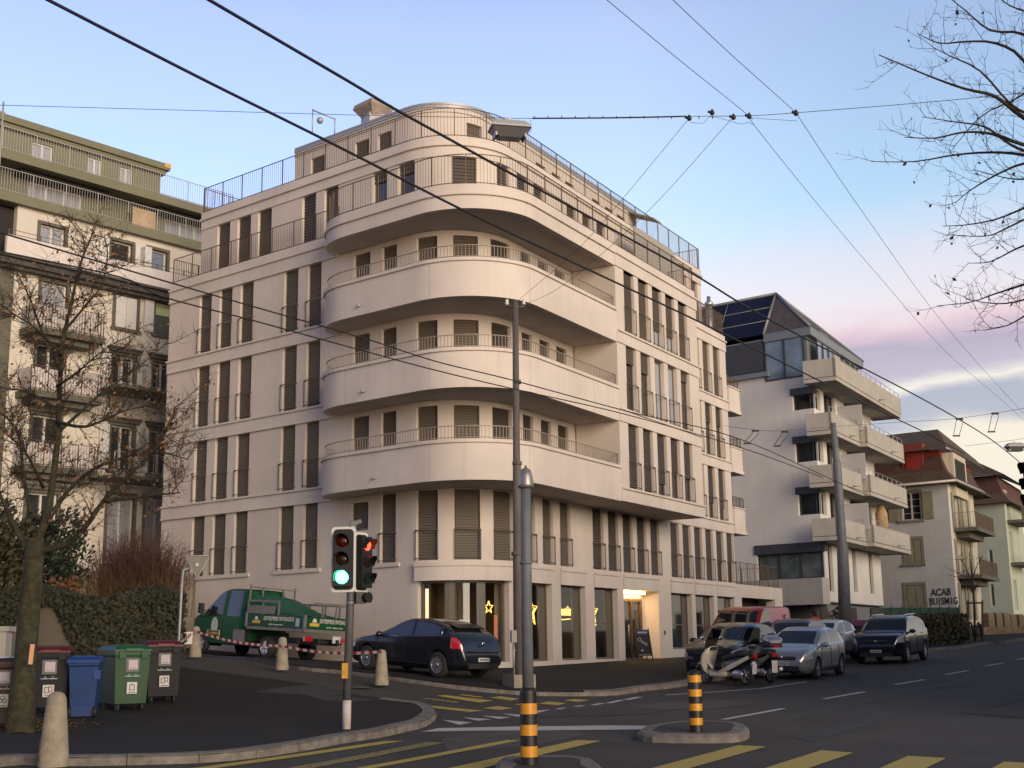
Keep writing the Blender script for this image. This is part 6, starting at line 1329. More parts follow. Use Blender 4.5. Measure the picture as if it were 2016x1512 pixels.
for nm, c, d in (('side_board', ((x0 + x1) / 2, hw - .015, 1.21), (x0 - x1 - .1, .03, .38)), ('side_board', ((x0 + x1) / 2, -hw + .015, 1.21), (x0 - x1 - .1, .03, .38)), ('tail_board', (x1 + .015, 0, 1.21), (.03, hw * 2 - .1, .38)), ('head_board', (x0 - .02, 0, 1.3), (.03, hw * 2 - .1, .55))):
    b = MB(); b.box(c, d); b.build(nm, M_gr, TR, world=False)
for sx, sy in ((x0, hw), (x1, hw), (x0, -hw), (x1, -hw)): b = MB(); b.box((sx, sy, 1.22), (.08, .08, .46)); b.build('corner_post', M_alu, TR, world=False)
for k in range(4): b = MB(); b.box((x0 - .3 - k * .72, hw + .005, 1.03), (.05, .03, .06)); b.build('board_hinge', M_trim, TR, world=False)
b = MB()   # head rack behind the cab, rails along the bed
for y in (-.98, -.45, .45, .98): b.box((x0, y, 1.86), (.05, .05, .92))
for z in (2.30, 1.62): b.box((x0, 0, z), (.05, 2.0, .05))
for y in (-.98, .98): b.lathe((x0, y, 2.36), [(.02, -.02), (.05, 0), (.02, .04)], 8)
for s in (1, -1):
    xe = -2.3 if s > 0 else x1
    for z in (1.84,): b.box(((x0 + xe) / 2, s * hw, z), (x0 - xe, .04, .07))
    for x in ((x0 - .02, -1.5, xe) if s > 0 else (-1.5, -2.3, -3.0, xe)): b.box((x, s * hw, 1.62), (.05, .04, .44))
    if s > 0: b.box((-1.42, hw, 1.56), (1.35, .03, .26))
b.box((x1, -.2, 1.84), (.04, 1.66, .07))
for y in (-.95, -.3, .3): b.box((x1, y, 1.62), (.04, .05, .44))
b.build('bed_rack', M_alu, TR, world=False)
b = MB(); nx, ny = 16, 10; hz = [2.02, 2.02, 1.98, 1.92, 1.84, 1.78, 1.72, 1.68, 1.62, 1.57, 1.53, 1.50, 1.47, 1.45, 1.43, 1.42, 1.41]; r2 = random.Random(2)
b.add([(x0 - .06 + (x1 - x0 + .1) * i / nx, -1.0 + 2.0 * j / ny, (hz[i] - (.30 if j in (0, ny) else .05 if j in (1, ny - 1) else 0) * (hz[i] - 1.38) + r2.uniform(-.025, .025))) for i in range(nx + 1) for j in range(ny + 1)], [(i * (ny + 1) + j, i * (ny + 1) + j + 1, (i + 1) * (ny + 1) + j + 1, (i + 1) * (ny + 1) + j) for i in range(nx) for j in range(ny)], True)
for s in (0, ny):
    y = -1.0 + 2.0 * s / ny; b.add([(x0 - .06 + (x1 - x0 + .1) * i / nx, y, hz[i] - .30 * (hz[i] - 1.38)) for i in range(nx + 1)] + [(x0 - .06 + (x1 - x0 + .1) * i / nx, y, 1.36) for i in range(nx + 1)], [(i, i + 1, nx + 2 + i, nx + 1 + i) for i in range(nx)], True)
b.build('load_net', M_net, TR, world=False)
M_wl = mat('white_lettering', (.6, .55, .55), .6); M_yl = mat('yellow_lettering', (.55, .36, .05), .6)
def logo(o, xd, s):
    x = Vector(xd); b = MB(); n_ = x.cross(Vector((0, 0, 1))); pts = [Vector(o) + x * (s * .42 * math.cos(a)) + Vector((0, 0, s * (.15 + .62 * math.sin(a)))) for a in [math.pi * k / 10 for k in range(11)]]; b.extr(pts, n_ * .012); b.build('emblem', M_wl, TR, world=False)
    b = MB(); b.extr([Vector(o) + x * sx * s * .95 + Vector((0, 0, sz * s)) for sx, sz in ((-1, -.45), (1, -.45), (1, .05), (-1, .05))], n_ * .016); b.build('emblem_banner', M_yl, TR, world=False)
logo((x0 - .50, hw + .002, 1.2), (-1, 0, 0), .19); lettering('board_lettering', 'ENTREPRISE PAYSAGISTE', .19, (x0 - 1.62, hw + .004, 1.28), (-1, 0, 0), (0, 0, 1), M_wl, TR, local=True, width=1.5, shear=.1); lettering('board_lettering', 'jardins  espaces verts', .08, (x0 - 1.5, hw + .004, 1.10), (-1, 0, 0), (0, 0, 1), M_wl, TR, local=True)
b = MB(); b.box((x0 - 2.55, hw + .004, 1.2), (.17, .008, .26)); b.build('notice_sticker', mat('pale_blue_sticker', (.35, .42, .5), .6), TR, world=False)
logo((x1 - .002, .62, 1.2), (0, -1, 0), .21); lettering('board_lettering', 'ENTREPRISE PAYSAGISTE', .20, (x1 - .004, -.28, 1.28), (0, -1, 0), (0, 0, 1), M_wl, TR, local=True, width=1.35, shear=.1); lettering('board_lettering', 'jardins  espaces verts', .085, (x1 - .004, -.28, 1.10), (0, -1, 0), (0, 0, 1), M_wl, TR, local=True)
b = MB(); yd = .995; pts = [Vector((1.02 + .17 * math.cos(a), yd - .01, .97 + .28 * math.sin(a))) for a in [2 * math.pi * k / 16 for k in range(16)]]; b.extr(pts, (0, .012, 0)); b.build('door_emblem', mat('pale_emblem', (.42, .45, .36), .6), TR, world=False)
b = MB(); b.box((1.02, yd, .70), (.62, .02, .19)); bn = b.build('door_banner', M_trim, TR, world=False); b = MB()
for dz in (-.10, .10): b.box((1.02, yd + .006, .70 + dz), (.64, .02, .014))
for dx in (-.32, .32): b.box((1.02 + dx, yd + .006, .70), (.014, .02, .2))
b.build('banner_border', M_wl, bn, world=False)
lettering('door_lettering', 'J.F. CHABBACH', .13, (1.02, yd + .012, .70), (-1, 0, 0), (0, 0, 1), M_yl, TR, local=True, width=.56)
for s in (1, -1):
    b = MB(); b.box((-3.58, s * .80, .70), (.08, .34, .15)); b.build('tail_light', M_tl, TR, world=False)
    b = MB(); b.box((1.62, s * 1.16, 1.52), (.12, .17, .34)); b.tube([(1.66, s * .95, 1.45), (1.62, s * 1.12, 1.5)], .025, 6); b.build('door_mirror', M_trim, TR, world=False)
b = MB(); b.box((-3.6, -.42, .72), (.02, .34, .22)); b.build('licence_plate', M_plate, TR, world=False)
# ---------------------------------------------------------------- motor scooters
def scooter(name, label, pf, pr, body, dark, white=True, topbox=False, screen=True):
    f_, r_ = gnd(*pf), gnd(*pr); h = (f_ - r_).xy.normalized(); c = r_.xy + h * .74 if not white else (f_.xy + r_.xy) / 2; z = gz(c.x, c.y)
    t = thing(name, label, 'scooter', (c.x, c.y, z), math.atan2(h.y, h.x), None)
    for nm, x, r in (('wheel', .74, .27), ('wheel', -.70, .27)):
        b = MB(); b.lathe((x, 0, r), [(r * .66, -.055), (r * .9, -.065), (r, -.03), (r, .03), (r * .9, .065), (r * .66, .055)], 24, (0, 1, 0), cap=False); wh = b.build(nm, M_tyre, t, world=False)
        b = MB(); b.lathe((x, 0, r), [(r * .60, -.03), (r * .69, -.03), (r * .69, .03), (r * .60, .03), (r * .60, -.03)], 22, (0, 1, 0), cap=False)
        for k in range(5): a = k * 1.2566; b.box((x + math.cos(a) * r * .33, 0, r + math.sin(a) * r * .33), (r * .62, .05, .03), 0, Matrix.Rotation(-a, 3, 'Y'))
        b.lathe((x, 0, r), [(.05, -.05), (.05, .05)], 10, (0, 1, 0)); b.build('rim', M_rim, wh, world=False)
    def sec(x, w, z0, z1, k=.6): return [(x, w * k, z0), (x, w, z0 + (z1 - z0) * .3), (x, w * .95, z0 + (z1 - z0) * .75), (x, w * .5, z1), (x, -w * .5, z1), (x, -w * .95, z0 + (z1 - z0) * .75), (x, -w, z0 + (z1 - z0) * .3), (x, -w * k, z0)]
    b = MB(); b.loft([[(x, y * k, z) for y in (-.16, -.08, .08, .16)] + [(x - .07, y * k, z) for y in (.16, -.16)] for x, z, k in ((.58, .30, .8), (.66, .42, 1.3), (.66, .60, 1.7), (.60, .80, 1.75), (.48, .98, 1.35), (.40, 1.04, .7))], True, True); fs_ = b.build('front_fairing', body, t, world=False)
    b = MB(); b.loft([[(x, s * .07, z) for s in (-1, 1)] + [(x, s * .04, z + .05) for s in (1, -1)] for x, z in ((1.02, .42), (.92, .55), (.74, .60), (.55, .55), (.45, .44))], True, True); b.build('front_mudguard', body, t, world=False)
    b = MB(); b.tube([(.74, -.09, .27), (.60, -.09, .62)], .025, 8); b.tube([(.74, .09, .27), (.60, .09, .62)], .025, 8); b.build('fork', M_rim, t, world=False)
    b = MB(); b.loft([sec(.58, .12, .26, .46), sec(.35, .20, .20, .34), sec(.05, .21, .20, .36), sec(-.15, .20, .24, .50)], True, True); b.build('footboard', body, t, world=False)
    b = MB(); b.loft([sec(.02, .14, .32, .62), sec(-.2, .20, .36, .72), sec(-.55, .20, .44, .76), sec(-.9, .13, .62, .80), sec(-1.04, .06, .70, .78)], True, True); b.build('rear_body', dark, t, world=False)
    for s in (1, -1):
        b = MB(); b.extr([(.12, s * .205, .34), (-.25, s * .215, .52), (-.92, s * .15, .78), (-.96, s * .14, .70), (-.30, s * .21, .40)], (0, s * .012, 0)); b.build('side_panel', body, t, world=False)
    b = MB(); b.loft([sec(.0, .12, .66, .78, .9), sec(-.3, .16, .70, .84, .9), sec(-.5, .15, .74, .92, .9), sec(-.88, .12, .80, .92, .9)], True, True); b.build('seat', M_trim, t, world=False)
    b = MB(); b.tube([(.34, -.36, 1.0), (.40, -.2, 1.02), (.44, 0, 1.0), (.40, .2, 1.02), (.34, .36, 1.0)], .022, 7); b.box((.44, 0, 1.0), (.18, .24, .12)); b.build('handlebar', M_trim, t, world=False)
    for s in (1, -1): b = MB(); b.tube([(.40, s * .26, 1.03), (.44, s * .36, 1.22)], .008, 5); b.ball((.44, s * .38, 1.26), (.02, .075, .05), 10, 6); b.build('mirror', M_chr if white else M_trim, t, world=False)
    if screen: b = MB(); b.loft([[(x, y, z) for y in (-w_, -w_ * .5, 0, w_ * .5, w_)] for x, z, w_ in ((.53, .98, .22), (.42, 1.20, .25), (.28, 1.45, .22), (.22, 1.52, .14))], False, True); b.build('windscreen', glassy('smoked_windscreen', (.16, .15, .13)), t, world=False)
    b = MB(); b.ball((.615, 0, .80), (.05, .13, .075), 12, 8); b.build('headlight', M_hl, t, world=False)
    b = MB(); b.tube([(-.1, -.17, .26), (-.5, -.19, .27), (-1.0, -.19, .40)], [.03, .055, .05], 8); b.ball((-.52, .15, .30), (.22, .06, .12), 10, 6); b.build('exhaust', M_rim, t, world=False)
    b = MB(); b.tube([(-.12, .1, .22), (-.22, .26, .0)], .015, 6); b.tube([(-.1, -.1, .22), (-.2, -.2, .0)], .015, 6); b.build('stand', M_trim, t, world=False)
    b = MB(); b.box((-1.03, 0, .76), (.05, .16, .08)); b.build('tail_light', M_tl, t, world=False)
    b = MB(); b.loft([[(-.98, y, z) for y, z in ((-.08, .3), (.08, .3), (.08, .62), (-.08, .62))], [(-1.0, y, z) for y, z in ((-.08, .3), (.08, .3), (.08, .62), (-.08, .62))]], True, False); b.box((-1.01, 0, .5), (.012, .16, .13)); b.build('number_plate', M_plate, t, world=False)
    if topbox:
        b = MB(); b.loft([sec(-.66, .20, .96, 1.20, .9), sec(-.86, .25, .96, 1.16, .9), sec(-1.08, .22, .96, 1.14, .9), sec(-1.16, .16, .98, 1.10, .9)], True, True); tb2 = b.build('top_box', M_trim, t, world=False)
        b = MB(); b.loft([sec(-.64, .205, 1.15, 1.27, .95), sec(-.86, .255, 1.11, 1.29, .95), sec(-1.08, .225, 1.10, 1.24, .95), sec(-1.18, .16, 1.08, 1.15, .95)], True, True); b.build('box_lid', paint('silver_paint', (.36, .38, .42)), tb2, world=False)
        b = MB(); b.box((-1.18, .0, 1.0), (.03, .2, .06)); b.build('box_reflector', M_tl, tb2, world=False)
    return t
scooter('motor_scooter', 'cream white scooter with tall smoked windscreen standing behind the striped post', (1394, 1346), (1466, 1352), paint('cream_white_paint', (.52, .47, .38), .35), paint('black_paint', (.009, .009, .010)))
scooter('motor_scooter', 'black and silver scooter with silver top box beside the white scooter', (1452, 1338), (1519, 1349), paint('silver_scooter_paint', (.30, .31, .33), .3, .5), paint('black_paint', (.009, .009, .010)), False, True, True)

for q in SLOT: bpy.data.materials.remove(q)
# ================================================================== street furniture
M_bol = mat('bollard_concrete', (.235, .205, .155), .9, col2=(.34, .30, .23), scale=6, bump=.6, bscale=40, detail=10); M_crk = mat('bollard_crack', (.13, .075, .03), .95)
bp = [(.155, -.06), (.155, .02), (.125, .40), (.105, .66), (.10, .74), (.082, .79), (.05, .82), (.0, .83)]
proto = MB().lathe((0, 0, 0), [(r * 1.18, h) for r, h in bp], 22, cap=False).build('bollard', M_bol); first = True
for px_, py_, H, l in ((105, 1499, .92, 'cracked ochre concrete bollard at the bottom left corner of the picture'), (751, 1344, .80, 'concrete bollard with tape end in front of the dark hatchback'), (555, 1314.5, .80, 'concrete bollard in front of the truck bed'), (384, 1289.5, .80, 'concrete bollard at the front wheel of the truck')):
    g = gnd(px_, py_, KERB); o = proto if first else proto.copy()
    if not first: COL.objects.link(o)
    o.location = g; s = H / .83; o.scale = (s, s, s); o.rotation_euler.z = px_
    tag(o, l, 'bollard', 'concrete bollards along the pavements')
    if first:
        b = MB(); r5 = random.Random(4)
        for k in range(9):
            a = 4.0 + k * .22; z = r5.uniform(.05, .25); pts = []
            for i in range(4): rr = .186 - z * .085 + .002; pts.append((rr * math.cos(a), rr * math.sin(a), z)); a += r5.uniform(-.12, .12); z = max(.01, z - r5.uniform(.02, .09))
            b.tube(pts, .006, 4)
        b.build('crack', M_crk, o, world=False)
    first = False
# barrier tape between the bollards
def tape(a, c, sag, n, label):
    pts = [Vector(a).lerp(Vector(c), k / n) - Vector((0, 0, sag * math.sin(math.pi * k / n))) for k in range(n + 1)]; b = MB()
    b.add([p + Vector((0, 0, s * .035)) for p in pts for s in (1, -1)], [(2 * k, 2 * k + 2, 2 * k + 3, 2 * k + 1) for k in range(n)])
    o = tag(b.build('barrier_tape', mat('white_tape', (.55, .53, .52), .6)), label, 'barrier tape', 'red and white barrier tapes'); o.data.materials.append(mat('red_tape', (.30, .03, .025), .6))
    for p in o.data.polygons: p.material_index = p.index % 2
tp = [gnd(751, 1344, KERB) + Vector((0, -.14, .74)), gnd(555, 1314.5, KERB) + Vector((0, -.16, .56)), gnd(384, 1289.5, KERB) + Vector((0, -.16, .66)), gnd(345, 1357, KERB) + Vector((.1, .1, 1.05))]
tape(tp[1], tp[0], .10, 26, 'barrier tape from the truck-bed bollard to the bollard by the dark hatchback'); tape(tp[2], tp[1], .10, 30, 'barrier tape between the two bollards in front of the truck'); tape(tp[3], tp[2], .02, 12, 'barrier tape from the give way sign post to the first bollard')
b = MB(); q = atD(371, 1256, 36); b.box(tuple(q), (.2, .02, .32), .3); b.box((q.x - .18, q.y, q.z + .02), (.06, .02, .28), .3); tag(b.build('paper_notice', mat('white_tape', (.55, .53, .52), .6)), 'white paper notice tied to the barrier tape by the sign post', 'notice')
# give way sign seen from behind
M_gal2 = mat('galvanised_steel', (.30, .31, .32), .5, metal=.5, var=.12, scale=6); g = gnd(347, 1357, KERB); D_ = math.hypot(g.x, g.y); w = lambda x, y, k=0.0: atD(x, y, D_ + k)
t = thing('give_way_sign', 'back of a triangular give way sign on a bent grey post', 'road sign', tuple(g)); b = MB(); top_ = w(361, 1122); b.tube([g - Vector((0, 0, .1)), w(352, 1260), w(358, 1150), top_, w(372, 1118)], .034, 8); b.build('post', M_gal2, t)
P3 = [w(363, 1094, .1), w(413, 1094, .1), w(388, 1139, .1)]; c = sum(P3, Vector()) / 3; b = MB(); rp = []
for i in range(3):
    a, d_, e_ = P3[i], P3[(i + 1) % 3], P3[i - 1]; rp += [a.lerp(e_, .07), a.lerp(d_, .07)]
b.extr(rp, (0, .03, 0)); b.build('sign_plate', mat('sign_back_grey', (.16, .145, .12), .6), t); b = MB(); b.tube(rp + [rp[0]], .016, 6); b.build('sign_rim', M_gal2, t)
b = MB(); q = w(388, 1112, .06); b.box(tuple(q), (.07, .01, .07)); b.build('sticker', M_plate, t)
# traffic signal on the left corner
g = gnd(682, 1435, KERB); D_ = math.hypot(g.x, g.y); TL = thing('traffic_light', 'traffic light on grey pole showing green, with white-edged backboard', 'traffic light', tuple(g)); M_pole = mat('grey_pole_paint', (.085, .085, .09), .6, var=.1, scale=5); M_sig = mat('black_signal_housing', (.012, .013, .014), .55)
b = MB(); b.tube([g + Vector((0, 0, .46)), w(690, 1180), w(693, 1045)], .072, 12); b.build('pole', M_pole, TL); b = MB(); b.tube([g - Vector((0, 0, .05)), g + Vector((.004, 0, .48))], .075, 12); b.build('white_pole_foot', mat('dirty_white_paint', (.50, .47, .43), .7, var=.15, scale=6), TL)
def lensdisc(b, c, r, n): b.lathe(c, [(r, 0), (r * .9, .015), (r * .5, .03), (.001, .035)], 18, n, cap=False)
def head(par, c, ax, lit, bw=.44, bh=1.14, board=True, rs=.115, sp=.315, glow=4.0):
    """signal head centred on c, facing along ax"""
    ax = Vector(ax).normalized(); x = Vector((-ax.y, ax.x, 0)); rz = math.atan2(x.y, x.x); c = Vector(c); Mx = Matrix((x, -ax, Vector((0, 0, 1)))).transposed()
    if board:
        def rr(w_, h_, o, r=.07):
            P = []
            for cx_, cz_, a0 in ((w_ / 2 - r, h_ / 2 - r, 0), (-w_ / 2 + r, h_ / 2 - r, 90), (-w_ / 2 + r, -h_ / 2 + r, 180), (w_ / 2 - r, -h_ / 2 + r, 270)):
                for k in range(5): a = R(a0 + k * 22.5); P.append(c + x * (cx_ + r * math.cos(a)) + Vector((0, 0, cz_ + r * math.sin(a))) + ax * o)
            return P
        b = MB(); b.extr(rr(bw, bh, -.03), -ax * .025); bd = b.build('backboard', mat('white_board_edge', (.60, .60, .60), .5), par); b = MB(); b.extr(rr(bw - .08, bh - .08, -.022), -ax * .006); b.build('backboard_face', M_sig, bd)
    b = MB(); b.box(tuple(c), (.30, .20, sp * 3), 0, Mx); hs_ = b.build('signal_housing', M_sig, par)
    for k, (nm, col, em) in enumerate((('red_lamp', (.045, .003, .002), (1, .06, .03)), ('amber_lamp', (.022, .009, .002), (1, .4, .02)), ('green_lamp', (.005, .03, .02), (.05, 1, .5)))):
        cc = c + Vector((0, 0, sp * (1 - k))); on_ = lit == k
        b = MB(); lensdisc(b, cc + ax * .10, rs, ax); m_ = mat('lit_' + nm, col, .2, emit=em, es=glow * (2.2 if k == 2 else 1)) if on_ else mat('dark_' + nm, col, .2); b.build(nm, m_, hs_)
        b = MB(); n_ = 14; r0 = rs + .02; u = x; v = Vector((0, 0, 1)); ra, rb_ = [], []
        for i in range(n_ + 1):
            a = math.pi * (-.15 + 1.3 * i / n_); p = cc + ax * .09 + (u * math.cos(a) + v * math.sin(a)) * r0; ra.append(p); rb_.append(p + ax * (.20 * (.45 + .55 * max(0, math.sin(a))) ) - v * .02)
        b.loft([ra, rb_], False, True); b.build('visor', M_sig, hs_)
    return hs_
hc = w(675.5, 1101, -.12); head(TL, tuple(hc), (-.05, -1, 0), 2)
hc2 = w(714, 1107, .12); head(TL, tuple(hc2), (.86, -.50, 0), 0, .40, 1.06, True, .10, .30, 2.5)
b = MB(); q = w(708, 1177); b.box(tuple(q), (.18, .2, .2), .4); b.lathe(q + Vector((.1, -.05, 0)), [(.08, 0), (.095, .1)], 12, (.86, -.5, 0)); b.box((q.x - .12, q.y, q.z), (.16, .05, .03)); b.build('pedestrian_signal', M_sig, TL)
b = MB(); q = w(694, 1035); b.lathe(tuple(q), [(.075, -.12), (.07, .05), (.03, .10)], 12); b.build('pole_top', M_gal2, TL); b = MB(); q = w(701, 1030, -.05); b.box(tuple(q), (.20, .09, .07), -.3, Matrix.Rotation(-.35, 3, 'Y')); b.build('detector_camera', mat('grey_camera', (.16, .16, .16), .5), TL)
b = MB(); q = w(679.5, 1320.5, -.09); b.box(tuple(q), (.10, .12, .26)); b.lathe(q + Vector((0, -.06, -.02)), [(.025, 0), (.02, .015)], 10, (0, -1, 0)); b.build('push_button_box', mat('signal_yellow', (.55, .30, .03), .5), TL)
for y in (1187, 1165): b = MB(); q = w(690, y); b.lathe(tuple(q), [(.078, -.02), (.078, .02)], 12); b.build('pole_clamp', M_gal2, TL)
# signal heads reaching in at the right edge
g = gnd(2075, 1420); D_ = math.hypot(g.x, g.y); T2 = thing('traffic_light', 'black signal head cut off by the right edge of the picture', 'traffic light', tuple(g)); b = MB(); b.tube([g, w(2062, 880)], .07, 10); b.build('pole', M_pole, T2); q = w(2034, 955); head(T2, tuple(q), (-.95, -.3, 0), -1, .42, 1.1, False, .13, .32)
# striped posts
def striped(c, h, r, n, label, cat='post', base=None):
    t = thing('striped_post', label, cat, tuple(c), 0, 'black and orange striped posts'); z = 0
    for k in range(n):
        b = MB(); z0, z1 = h * k / n, h * (k + 1) / n; b.lathe((c.x, c.y, c.z + z0), [(r + (.002 if k % 2 else 0), 0), (r + (.002 if k % 2 else 0), z1 - z0)], 24, cap=False); b.build('stripe', mat('reflective_orange', (.62, .27, .015), .35, var=.10, scale=8) if k % 2 else mat('post_black', (.012, .011, .011), .5, var=.3, scale=9), t)
    b = MB(); b.lathe((c.x, c.y, c.z + h), [(r, 0), (r * .98, .02), (r * .8, .06), (r * .4, .09), (.001, .10)], 24, cap=False); b.build('post_cap', mat('post_black', (.012, .011, .011)), t); return t
g2 = gnd(1371, 1441, .14); striped(g2, .95, .115, 8, 'free-standing striped post on the traffic island in front of the scooters')
g1 = gnd(1042, 1511, .10); sp_ = striped(g1, 1.0, .118, 7, 'striped sleeve round the foot of the grey capped pole at the bottom of the picture')
b = MB(); b.lathe((g1.x, g1.y, g1.z - .12), [(.095, 0), (.095, .13)], 16); b.build('post_foot', M_plate, sp_)
r6 = random.Random(9); b = MB()
for k in range(10): a = r6.uniform(3.6, 5.8); z = r6.choice((.78, .5, .22)) + r6.uniform(-.05, .05); b.tube([(g1.x + .1205 * math.cos(a), g1.y + .1205 * math.sin(a), g1.z + z), (g1.x + .1205 * math.cos(a + .1), g1.y + .1205 * math.sin(a + .1), g1.z + z + r6.uniform(-.05, .05))], .006, 4)
b.build('scratch', mat('scratch_grey', (.35, .33, .3), .7), sp_)
D_ = math.hypot(g1.x, g1.y); t = thing('capped_pole', 'short grey pole with rounded metal cap rising from the striped sleeve', 'pole', (g1.x, g1.y, g1.z + 1.0)); b = MB(); M_pole2 = mat('blue_grey_pole_paint', (.125, .135, .15), .6, var=.12, scale=5)
b.tube([(g1.x, g1.y, g1.z + .9), tuple(w(1036, 1108)), tuple(w(1035, 950))], [.082, .076, .07], 14); b.build('pole_shaft', M_pole2, t); b = MB(); q = w(1035.5, 958); b.lathe(tuple(q), [(.112, -.02), (.114, .03), (.098, .15), (.07, .24), (.02, .27), (.015, .30), (.001, .31)], 18); b.build('pole_cap', mat('brushed_pole_cap', (.30, .285, .275), .4, metal=.6), t)
b = MB(); q = w(1035.5, 1108); b.lathe(tuple(q), [(.09, -.02), (.09, .02)], 14); b.build('pole_collar', M_pole2, t)
# overhead-line pole on the building corner
g = gnd(1022, 1352, KERB); D_ = math.hypot(g.x, g.y); t = thing('line_pole', 'tall brown-grey stepped steel pole at the building corner carrying span wires', 'pole', tuple(g)); M_rustp = mat('weathered_brown_pole', (.085, .072, .062), .8, col2=(.13, .11, .095), scale=7, stretch=(1, 1, .15))
prof = [(1023, 1350, .145), (1020, 1098, .135), (1019.5, 1088, .118), (1018, 925, .112), (1017, 908, .094), (1014.5, 592, .078)]; b = MB(); b.tube([w(x, y) for x, y, r in prof], [r for x, y, r in prof], 16); b.build('pole_shaft', M_rustp, t)
for y, r in ((1090, .15), (912, .125), (752, .105)): q = w(1018, y); b = MB(); b.lathe(tuple(q), [(r, -.05), (r, .05)], 16); b.build('pole_collar', M_rustp, t)
b = MB(); b.box((g.x, g.y, g.z + .12), (.62, .62, .36), .5); b.build('concrete_footing', mat('footing_concrete', (.26, .225, .175), .9, var=.15, scale=4), t)
b = MB(); b.tube([w(997, 603), w(1032, 604)], .03, 6); b.build('cross_arm', M_rustp, t)
for x in (998, 1031): q = w(x, 597); b = MB(); b.lathe(tuple(q), [(.05, -.05), (.06, 0), (.035, .03), (.055, .06), (.02, .12)], 10); b.build('insulator', mat('white_porcelain', (.55, .54, .5), .3), t)
b = MB(); q = w(1011, 1253, -.15); b.box(tuple(q), (.14, .14, .30), .3); bx = b.build('junction_box', mat('grey_junction_box', (.24, .23, .22), .6), t); b = MB(); b.tube([(q.x, q.y, q.z - .1), (q.x, q.y, g.z + .3)], .03, 8); b.tube([(q.x, q.y, q.z - .35), (g.x, g.y, q.z - .35)], .02, 6); b.build('conduit', M_gal2, bx)
# grey pole up the street
g = atD(1664, 1222, 54); D_ = 54; t = thing('line_pole', 'thick blue-grey stepped pole in front of the white balcony building', 'pole', (g.x, g.y, 1.1)); b = MB(); prof = [(1664, 1240, .25), (1659, 1082, .225), (1658, 1070, .185), (1648, 915, .17), (1647, 903, .13), (1640, 833, .115)]; b.tube([w(x, y) for x, y, r in prof], [r for x, y, r in prof], 16); b.build('pole_shaft', M_pole2, t)
# ---------------------------------------------------------------- hanging lamps
def lamp(c, wid, label, yaw=.15):
    t = thing('street_lamp', label, 'street lamp', tuple(c)); Mx = Matrix.Rotation(yaw, 3, 'Z'); k = wid
    def ring(sx, sy, z): return [Vector(c) + Mx @ Vector((x * sx * k, y * sy * k, z * k)) for x, y in ((-1, -1), (1, -1), (1, 1), (-1, 1))]
    b = MB(); b.loft([ring(.50, .30, .0), ring(.49, .29, .06), ring(.36, .18, .20), ring(.30, .14, .22)], True, False); b.build('lamp_housing', mat('lamp_grey', (.34, .34, .34), .5), t)
    b = MB(); b.loft([ring(.47, .27, -.012), ring(.28, .16, -.24), ring(.27, .15, -.245)], True, False); b.build('lamp_glass', mat('lamp_glass_dark', (.10, .10, .105), .15, spec=.7), t)
    b = MB()
    for x0_ in (-.47, .47): b.box(Vector(c) + Mx @ Vector((x0_ * k * .78, 0, -.13 * k)), (.05 * k, .40 * k, .2 * k), yaw)
    b.build('reflector', mat('lamp_grey', (.34, .34, .34)), t)
    b = MB(); b.box((c[0], c[1], c[2] + .26 * k), (.10 * k, .06 * k, .10 * k), yaw); b.build('wire_clamp', M_gal2, t); return t
c1 = atD(1003, 256, 24.5); lamp(c1, .80, 'large grey street lamp hanging from the span wire in front of the roof terrace', .22); c2 = atD(1998, 880, 60); lamp(c2, .80, 'small street lamp hanging over the far end of the street', .1)
# ---------------------------------------------------------------- overhead wires
M_wire = mat('black_cable', (.014, .014, .015), .6); M_wire2 = mat('thin_steel_wire', (.05, .05, .055), .5)
def wire(pts, r, label, m_=None, group=None, name='overhead_wire', n=6):
    q = [Vector(p) for p in pts]; sm = []
    for i in range(len(q) - 1):
        for k in range(n):
            a, b_, c, d = q[max(i - 1, 0)], q[i], q[i + 1], q[min(i + 2, len(q) - 1)]; tt = k / n; sm.append(.5 * ((2 * b_) + (c - a) * tt + (2 * a - 5 * b_ + 4 * c - d) * tt * tt + (3 * b_ - a - 3 * c + d) * tt ** 3))
    sm.append(q[-1]); b = MB(); b.tube(sm, r, 6); return tag(b.build(name, m_ or M_wire), label, 'cable', group)
def zline(px, z0, k): 
    o = []
    for x, y in px:
        p = onz(x, y, z0)
        for _ in range(8): p = onz(x, y, z0 + k * math.hypot(p.x, p.y))
        o.append(p)
    return o
wire(zline([(60, -20), (95, 0), (407, 160), (637, 274), (902, 409), (1040, 475), (1225, 562), (1365, 628), (1580, 733), (1760, 822), (1830, 856), (1898, 893)], 6.0, .02), .013, 'left thick black trolley wire crossing the sky and the building', group='trolley wires')
wire(zline([(380, -20), (412, 0), (686, 160), (778, 215), (926, 297), (1113, 401), (1357, 535), (1460, 598), (1575, 661), (1830, 793), (1955, 868), (2030, 930)], 6.0, .02), .013, 'right thick black trolley wire crossing the sky and the building', group='trolley wires')
wire(zline([(-30, 450), (0, 458), (127, 495), (320, 552), (500, 604), (720, 667), (860, 712), (1011, 749), (1240, 811), (1450, 862), (1640, 945), (1760, 1000)], 6.1, .0), .010, 'upper trolley wire of the side street passing the stepped pole', group='side street trolley wires')
wire(zline([(-30, 487), (0, 495), (238, 546), (320, 584), (502, 632), (720, 692), (850, 727), (1008, 765), (1240, 818), (1470, 885), (1620, 940)], 6.1, .0), .010, 'lower trolley wire of the side street passing the stepped pole', group='side street trolley wires')
sp_y = [(-30, 206), (0, 207), (400, 218), (720, 227), (985, 232)]; 
wire([atD(x, y, 24.5) for x, y in sp_y + [(1045, 233), (1355, 229), (1470, 228), (1567, 222), (1840, 200), (2060, 178)]], .006, 'thin span wire carrying the hanging street lamp across the whole picture', M_wire2)
